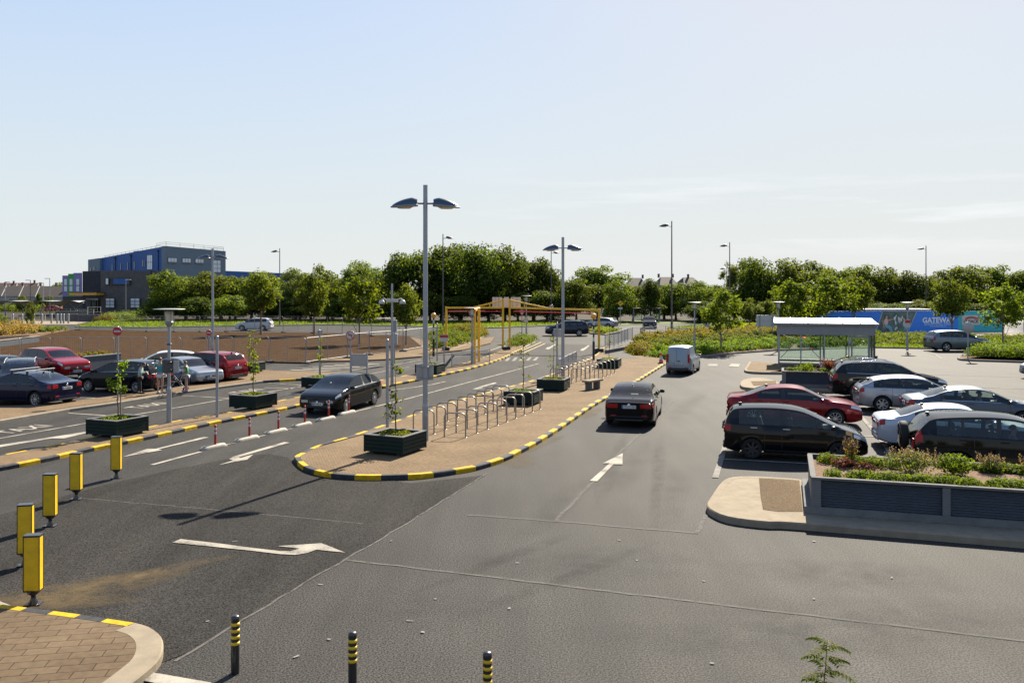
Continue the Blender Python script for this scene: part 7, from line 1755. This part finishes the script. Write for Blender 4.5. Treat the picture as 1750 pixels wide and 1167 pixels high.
for i, (px, Y, w, top, lab, roof) in enumerate(((-18, 250, 10, 488, 'row house cut by the left edge', RT), (14, 246, 9, 488.5, 'dark-roofed row house, leftmost one wholly in view', RT), (44, 240, 9, 488.5, 'dark-roofed row house in the middle of the left row', RT), (72, 236, 8.5, 489, 'dark-roofed row house right of the middle of the left row', RT), (100, 232, 8.5, 489.5, 'dark-roofed row house nearest to the school', RT), (31, 290, 12, 483.5, 'red-roofed house behind the left house row', RTR), (2, 285, 9, 485, 'brown-roofed house behind the left end of the row', RTR))):
    hr = top_h(Y, top); house(px, Y, w, 8, hr - 2.9, hr, lab, False, HW, roof, .25, (.42,), 0)
# bus shelter
p = G(1105.5, 551.5); root = empty('bus_shelter', (p.x, p.y, 0), 0, 1, 'dark framed glass bus shelter below the dark pointed tree', 'bus shelter')
w = 45 / FPX * p.y; h = top_h(p.y, 527)
MB().box((0, .6, h), (w + .2, 1.7, .16), ch=.02).build('roof', M['pole_dark'], root)
for k in range(4):
    x = -w / 2 + w * k / 3; MB().box((x, 1.2, h / 2), (.10, .10, h)).build('post', M['galv'], root)
    if k < 3: MB().box((x + w / 6, 1.2, h / 2 + .1), (w / 3 - .14, .015, h - .6)).build('glass_pane', M['clear_glass'], root)
MB().box((w / 2, .6, h / 2), (.12, 1.2, h - .4)).build('poster_panel', mat('poster', (.10, .25, .32), .4, var=.4), root)
MB().box((-w / 2, 0, h / 2), (.10, .10, h)).build('post', M['galv'], root); MB().box((0, .9, .5), (w * .7, .3, .06)).build('seat', M['galv'], root)
# white tensile canopy
root = empty('canopy', (GY(58, 166).x, 166, 0), 0, 1, 'low white tensile canopy on funnel posts left of the school door', 'canopy')
cw = 155 / FPX * 166; mb = MB(); n = 24; vv = []
zc0 = top_h(166, 516.5)
for i in range(n + 1):
    x = -cw * .55 + cw * 1.05 * i / n
    for j in range(5): y = (j - 2) * 1.2; sag = .9 * (abs(math.sin(math.pi * (i / n) * 3 + .35)) ** 6) * (1 - abs(j - 2) / 2.2); vv.append((x, y, zc0 - sag + .15 * abs(j - 2)))
mb.add(vv, [(i * 5 + j, (i + 1) * 5 + j, (i + 1) * 5 + j + 1, i * 5 + j + 1) for i in range(n) for j in range(4)], 0, True); mb.build('membrane', M['sign_white'], root)
for k in range(6):
    x = -cw * .5 + cw * .96 * k / 5; m_ = MB().tube((x, 0, 0), (x, 0, zc0 - 1.3), .09, n=8)
    for sx in (1, -1): m_.path([(x, 0, zc0 - 1.6), (x + sx * .35, 0, zc0 - .9), (x + sx * 1.5, 0, zc0 - .1)], .06, 6)
    m_.build('post', M['galv'], root)
# ramps, walls and rails by the school
wall('ramp_wall', GY(95, 150), GY(150, 150), .3, 1.6, M['concrete_grey'], 'pale ramp wall below the white canopy', cap=M['concrete']); wall('ramp_wall', GY(118, 143), GY(170, 146), .3, 1.25, DRB, 'dark brick ramp wall in front of the school door')
for i, (a, Ya, b, Yb, z, lab) in enumerate(((20, 140, 132, 146, .2, 'long white handrail above the tall grass'), (60, 152, 150, 156, .9, 'white handrail below the canopy funnels'), (132, 150, 160, 153, .8, 'stepped white handrail left of the school door'), (150, 155, 172, 158, 1.2, 'sloping white handrail at the school door steps'))):
    A = GY(a, Ya); B = GY(b, Yb); railing([A, B], 1.1, lab, step=.7, post_every=2.6, m='sign_white' if i != 1 else 'galv', z=z)
for i, px in enumerate((22, 38, 58, 72, 88, 98, 104, 109, 117)):
    p = GY(px, 134); MB_ = MB().box((0, 0, .75), (.22, .22, 1.5), ch=.02).lathe([(.12, 1.5), (.10, 1.56), (0, 1.58)], 10); o = MB_.build('gate_post', M['galv'], None, (p.x, p.y, 0)); tag(o, 'short pale post by the school path, %s from the left' % ORD[i], 'post', 'short pale posts by the school path')
for px, Y, top, sd, lab in ((85, 170, 476, -1, 'slim lamp post left of the purple window bays'), (74, 168, 484, -1, 'slim green-grey pole next to the slim lamp post'), (52, 172, 479, -1, 'dark twin lamp before the house row'), (9, 170, 482, 1, 'thin lamp post at the far left'), (215, 158, 478, 1, 'white lamp post in front of the school brick wall')):
    H = top_h(Y, top); r_ = empty('street_lamp', (GY(px, Y).x, Y, 0), 0, 1, lab, 'street lamp', 'small lamp posts around the school')
    MB().tube((0, 0, 0), (0, 0, H), .09, .06, 8).build('pole', M['galv' if px != 52 else 'pole_dark'], r_); MB().box((sd * .45, 0, H), (1.0, .25, .12), ch=.03).build('lamp_head', M['sign_white' if px == 215 else 'pole_grey'], r_)
# ------------------------------------------------------------------ people
SKIN = mat('skin', (.48, .27, .19), .55); HAIRB = mat('hair_brown', (.075, .038, .02), .6); HAIRD = mat('hair_dark', (.022, .014, .01), .6)
def skin_mesh(name, V, E, Rr, m, root_i=0, sub=1):
    me = D.meshes.new(name); me.from_pydata(V, E, []); o = link(name, me)
    md = o.modifiers.new('s', 'SKIN'); md.use_smooth_shade = True
    sv = me.skin_vertices[0].data
    for i, r in enumerate(Rr): sv[i].radius = (r, r) if not isinstance(r, tuple) else r
    for i in range(len(V)): sv[i].use_root = (i == root_i)
    if sub: o.modifiers.new('u', 'SUBSURF').levels = sub
    bpy.context.view_layer.update()
    me2 = D.meshes.new_from_object(o.evaluated_get(bpy.context.evaluated_depsgraph_get())); D.objects.remove(o); me2.name = name
    me2.materials.clear(); me2.materials.append(m)
    for p in me2.polygons: p.use_smooth = True
    return me2
def person(loc, facing, H, label, top, bottom, hair, arms, legs=((0, 0), (0, 0)), long_sleeve=False, long_leg=False, shoe=None, lean=0.0, head_down=.0, hair_long=False, seated=False):
    """arms: per side (elbow, wrist) offsets from the shoulder, metres at 1.70 m height; local +Y is forward"""
    k = H / 1.70; root = empty('person', loc, R(facing) - math.pi / 2, k, label, 'person')
    V = []; E = []; Q = []
    def v(p, r, par=None):
        V.append(tuple(p)); Q.append(r)
        if par is not None: E.append((par, len(V) - 1))
        return len(V) - 1
    ln = lambda z: lean * max(0, z - .92)
    pel = v((0, 0, .93), (.145, .115)); sp1 = v((0, ln(1.1), 1.10), (.125, .10), pel); sp2 = v((0, ln(1.3), 1.30), (.15, .11), sp1); nk = v((0, ln(1.45) + .0, 1.45), .055, sp2)
    hd0 = v((0, ln(1.5) + .02 + head_down * .04, 1.525), .062, nk); hd1 = v((0, ln(1.6) + .025 + head_down * .09, 1.60 - head_down * .02), (.078, .092), hd0); hd2 = v((0, ln(1.66) + .015 + head_down * .11, 1.66 - head_down * .03), .070, hd1)
    nose = v((0, ln(1.58) + .115 + head_down * .10, 1.575 - head_down * .05), .014, hd1)
    AR = []; LG = []; toes = []
    for s, (el, wr) in zip((1, -1), arms):
        sh = v((s * .165, ln(1.4), 1.40), .060, sp2); e_ = Vector(V[sh]) + Vector((el[0] * s, el[1], el[2])); w_ = Vector(V[sh]) + Vector((wr[0] * s, wr[1], wr[2]))
        ei = v(e_, .042, sh); wi = v(w_, .028, ei); d = (w_ - e_).normalized(); pal = v(w_ + d * .055, (.036, .022), wi); ac = Vector((0, 0, 1)).cross(d)
        ac = ac.normalized() if ac.length > .1 else Vector((1, 0, 0))
        for q, (o_, L) in enumerate(((-.030, .070), (-.010, .080), (.010, .075), (.030, .060))):
            b_ = w_ + d * .085 + ac * o_; m1 = b_ + d * L * .5 + Vector((0, 0, -.008)); f0 = v(b_, .0095, pal); f1 = v(m1, .0088, f0); v(m1 + d * L * .4 + Vector((0, 0, -.02)), .0078, f1)
        t0 = v(w_ + d * .04 - ac * .04, .011, pal); v(w_ + d * .075 - ac * .062, .009, t0)
        AR.append((sh, ei, wi))
    if not seated:
        for s, (hy, ky) in zip((1, -1), legs):
            hp_ = v((s * .088, 0, .86), .092, pel); kn = v((s * .092, hy + .015, .48), .058, hp_); an = v((s * .095, ky - .015, .09), .038, kn); to = v((s * .105, ky + .12, .035), (.036, .026), an); LG.append((hp_, kn, an, to))
    me = skin_mesh('body', V, E, Q, SKIN); body = link('body', me, root)
    # clothes as slightly wider skins over the same bones
    def cloth(name, idx, grow, m, extra=()):
        ids = {}; vv = []; qq = []
        for i in idx: ids[i] = len(vv); vv.append(V[i]); r = Q[i]; qq.append(tuple(x * grow + .006 for x in r) if isinstance(r, tuple) else r * grow + .006)
        ee = [(ids[a], ids[b]) for a, b in E if a in ids and b in ids]
        for a, p, r in extra: vv.append(p); qq.append(r); ee.append((ids[a], len(vv) - 1))
        link(name, skin_mesh(name, vv, ee, qq, m), root)
    up = [pel, sp1, sp2]; ex = []
    for sh, ei, wi in AR:
        up.append(sh)
        if long_sleeve: up += [ei, wi]
        else: ex.append((sh, tuple(Vector(V[sh]).lerp(Vector(V[ei]), .55)), .062))
    cloth('shirt', up, 1.10, top, ex)
    if not seated:
        lo = [pel]; ex = []
        for a, b, c, d in LG:
            lo.append(a)
            if long_leg: lo += [b, c]
            else: ex.append((a, tuple(Vector(V[a]).lerp(Vector(V[b]), .42)), .098))
        cloth('trousers' if long_leg else 'shorts', lo, 1.13, bottom, ex)
        for a, b, c, d in LG:
            p = Vector(V[d]); q = Vector(V[c]); MB().box(((p.x + q.x) / 2, (p.y + q.y) / 2 + .02, .045), (.095, .27, .085), ch=.035).build('shoe', shoe or M['sign_white'], root)
    h = Vector(V[hd2]); hm = MB(); n, m_ = 14, 9
    vv = []
    for i in range(m_ + 1):
        t = i / m_ * (2.15 if hair_long else 1.75)
        for j in range(n):
            a = 2 * math.pi * j / n; fr = max(0, math.sin(a)); tt = t * (1 - .42 * fr); vv.append((h.x + .089 * math.sin(tt) * math.cos(a), h.y - .008 + .104 * math.sin(tt) * math.sin(a), h.z - .035 + .108 * math.cos(tt)))
    hm.add(vv, [(i * n + j, i * n + (j + 1) % n, (i + 1) * n + (j + 1) % n, (i + 1) * n + j) for i in range(m_) for j in range(n)], 0, True)
    if hair_long: hm.lathe([(0, .05), (.045, .02), (.05, -.06), (.03, -.13), (0, -.16)], 10, (h.x, h.y - .10, h.z - .05))
    hm.build('hair', hair, root)
    hc = Vector(V[hd1])
    for s in (1, -1):
        MB().lathe([(.0, .010), (.009, .006), (.011, 0), (.009, -.006), (0, -.010)], 8, (hc.x + s * .030, hc.y + .083, hc.z + .012), 'Y').build('eye', M['sign_black'], root)
        MB().lathe([(0, .012), (.02, .010), (.026, 0), (.02, -.010), (0, -.012)], 10, (hc.x + s * .078, hc.y - .005, hc.z), 'X').build('ear', SKIN, root)
    MB().box((hc.x, hc.y + .082, hc.z - .048), (.042, .012, .010), ch=.004).build('mouth', mat('lips', (.35, .12, .10), .5), root)
    return root
TEAL_ = mat('shirt_teal', (.03, .30, .34), .8); MINT = mat('sweater_mint', (.36, .55, .52), .85); GREEN_ = mat('shirt_green', (.015, .30, .06), .8); SHW = mat('shorts_white', (.62, .60, .60), .8); BLKC = mat('cloth_black', (.015, .015, .018), .85); PURS = mat('shoe_purple', (.10, .05, .22), .6); WSH = mat('shoe_white', (.55, .55, .56), .6)
person(G(273.5, 672, .127), 100, 1.68, 'woman in a sleeveless teal top and white shorts, her back to the camera', TEAL_, SHW, HAIRB, (((.06, .02, -.27), (.02, .16, -.46)), ((.10, .05, -.24), (.06, .26, -.20))), shoe=WSH)
person(G(238.5, 672.5, .127), 8, 1.46, 'person in a mint sweater and black trousers looking down at a phone', MINT, BLKC, HAIRD, (((.02, .02, -.26), (-.06, .24, -.24)), ((.02, .03, -.26), (-.05, .25, -.22))), long_sleeve=True, long_leg=True, shoe=M['black'], lean=.16, head_down=1.0, hair_long=True, legs=((.05, .10), (-.04, -.10)))
person(G(318.5, 670, .127), 188, 1.48, 'child in a green T-shirt and pale shorts standing at the silver car bonnet', GREEN_, mat('shorts_grey', (.42, .45, .55), .8), HAIRB, (((.03, .02, -.25), (-.02, .22, -.26)), ((.03, .02, -.25), (-.04, .22, -.24))), shoe=PURS, head_down=.5, legs=((.04, .06), (-.03, -.06)))
p = G(238.5, 672.5, .127); ph = empty('mobile_phone', (p.x + .36, p.y + .03, .127 + .98), R(8), 1, 'white mobile phone held by the person in the mint sweater', 'phone'); MB().box((0, 0, 0), (.012, .075, .15), mat=Matrix.Rotation(R(-30), 3, 'Y'), ch=.004).build('casing', M['sign_white'], ph)
# pushchair
p = G(303, 668.5, .127); root = empty('pushchair', p, R(15), 1, 'dark folding pushchair with bags between the woman in teal and the child in green', 'pushchair')
for sy in (1, -1):
    MB().tube((-.38, sy * .24, .12), (.34, sy * .22, .98), .014, n=8).tube((.36, sy * .24, .10), (-.16, sy * .22, .72), .014, n=8).build('frame_tube', M['galv'], root)
    for x in (-.38, .38): MB().lathe([(.05, -.02), (.10, -.025), (.115, 0), (.10, .025), (.05, .02)], 18, (x, sy * .26, .115), 'Y').build('wheel', M['tyre'], root)
MB().tube((.34, -.24, .98), (.34, .24, .98), .02, n=8).build('handle', M['trim'], root)
mb = MB(); mb.box((-.02, 0, .45), (.42, .40, .05), ch=.02); mb.box((.16, 0, .70), (.06, .40, .52), mat=Matrix.Rotation(R(22), 3, 'Y'), ch=.02); mb.build('seat', BLKC, root)
mb = MB(); n, m_ = 12, 8; vv = [(.20 + .30 * -math.sin(math.pi * j / m_ * .7), .22 * math.cos(math.pi * i / n), .82 + .22 * math.sin(math.pi * i / n) * math.cos(math.pi * j / m_ * .45)) for j in range(m_ + 1) for i in range(n + 1)]
mb.add(vv, [(j * (n + 1) + i, (j + 1) * (n + 1) + i, (j + 1) * (n + 1) + i + 1, j * (n + 1) + i + 1) for j in range(m_) for i in range(n)], 0, True); mb.build('hood', mat('hood_blue', (.05, .12, .28), .8), root)
MB().box((.42, 0, .74), (.16, .30, .28), ch=.06).build('bag', mat('bag_yellow', (.45, .38, .08), .8), root)
# drivers
def driver(carname_label, x, y, z, label, top, hair, arm_out=False):
    c = next(o for o in scene.objects if o.get('label', '').startswith(carname_label)); bpy.context.view_layer.update()
    q = c.matrix_world @ Vector((x, y, z)); arms = (((.05, .12, -.24), (-.02, .34, -.16)), ((.05, .12, -.24), (-.02, .34, -.16)))
    if arm_out: arms = (((.05, .12, -.24), (-.02, .34, -.16)), ((.16, .10, -.20), (.33, .26, -.22)))
    o = person(q, math.degrees(c.rotation_euler.z), 1.70, label, top, BLKC, hair, arms, seated=True); return o
driver('slate grey saloon', .10, -.36, -.40, 'driver in a pale blue shirt inside the slate grey saloon', mat('shirt_blue', (.30, .42, .55), .8), HAIRD)
driver('black four-wheel', .10, -.36, -.28, 'driver with an arm out of the window of the black four-wheel drive', mat('shirt_grey', (.20, .21, .24), .8), HAIRD, True)
driver('black hatchback', .12, -.36, -.42, 'driver behind the windscreen of the black hatchback', mat('shirt_dark', (.06, .06, .08), .8), HAIRD)
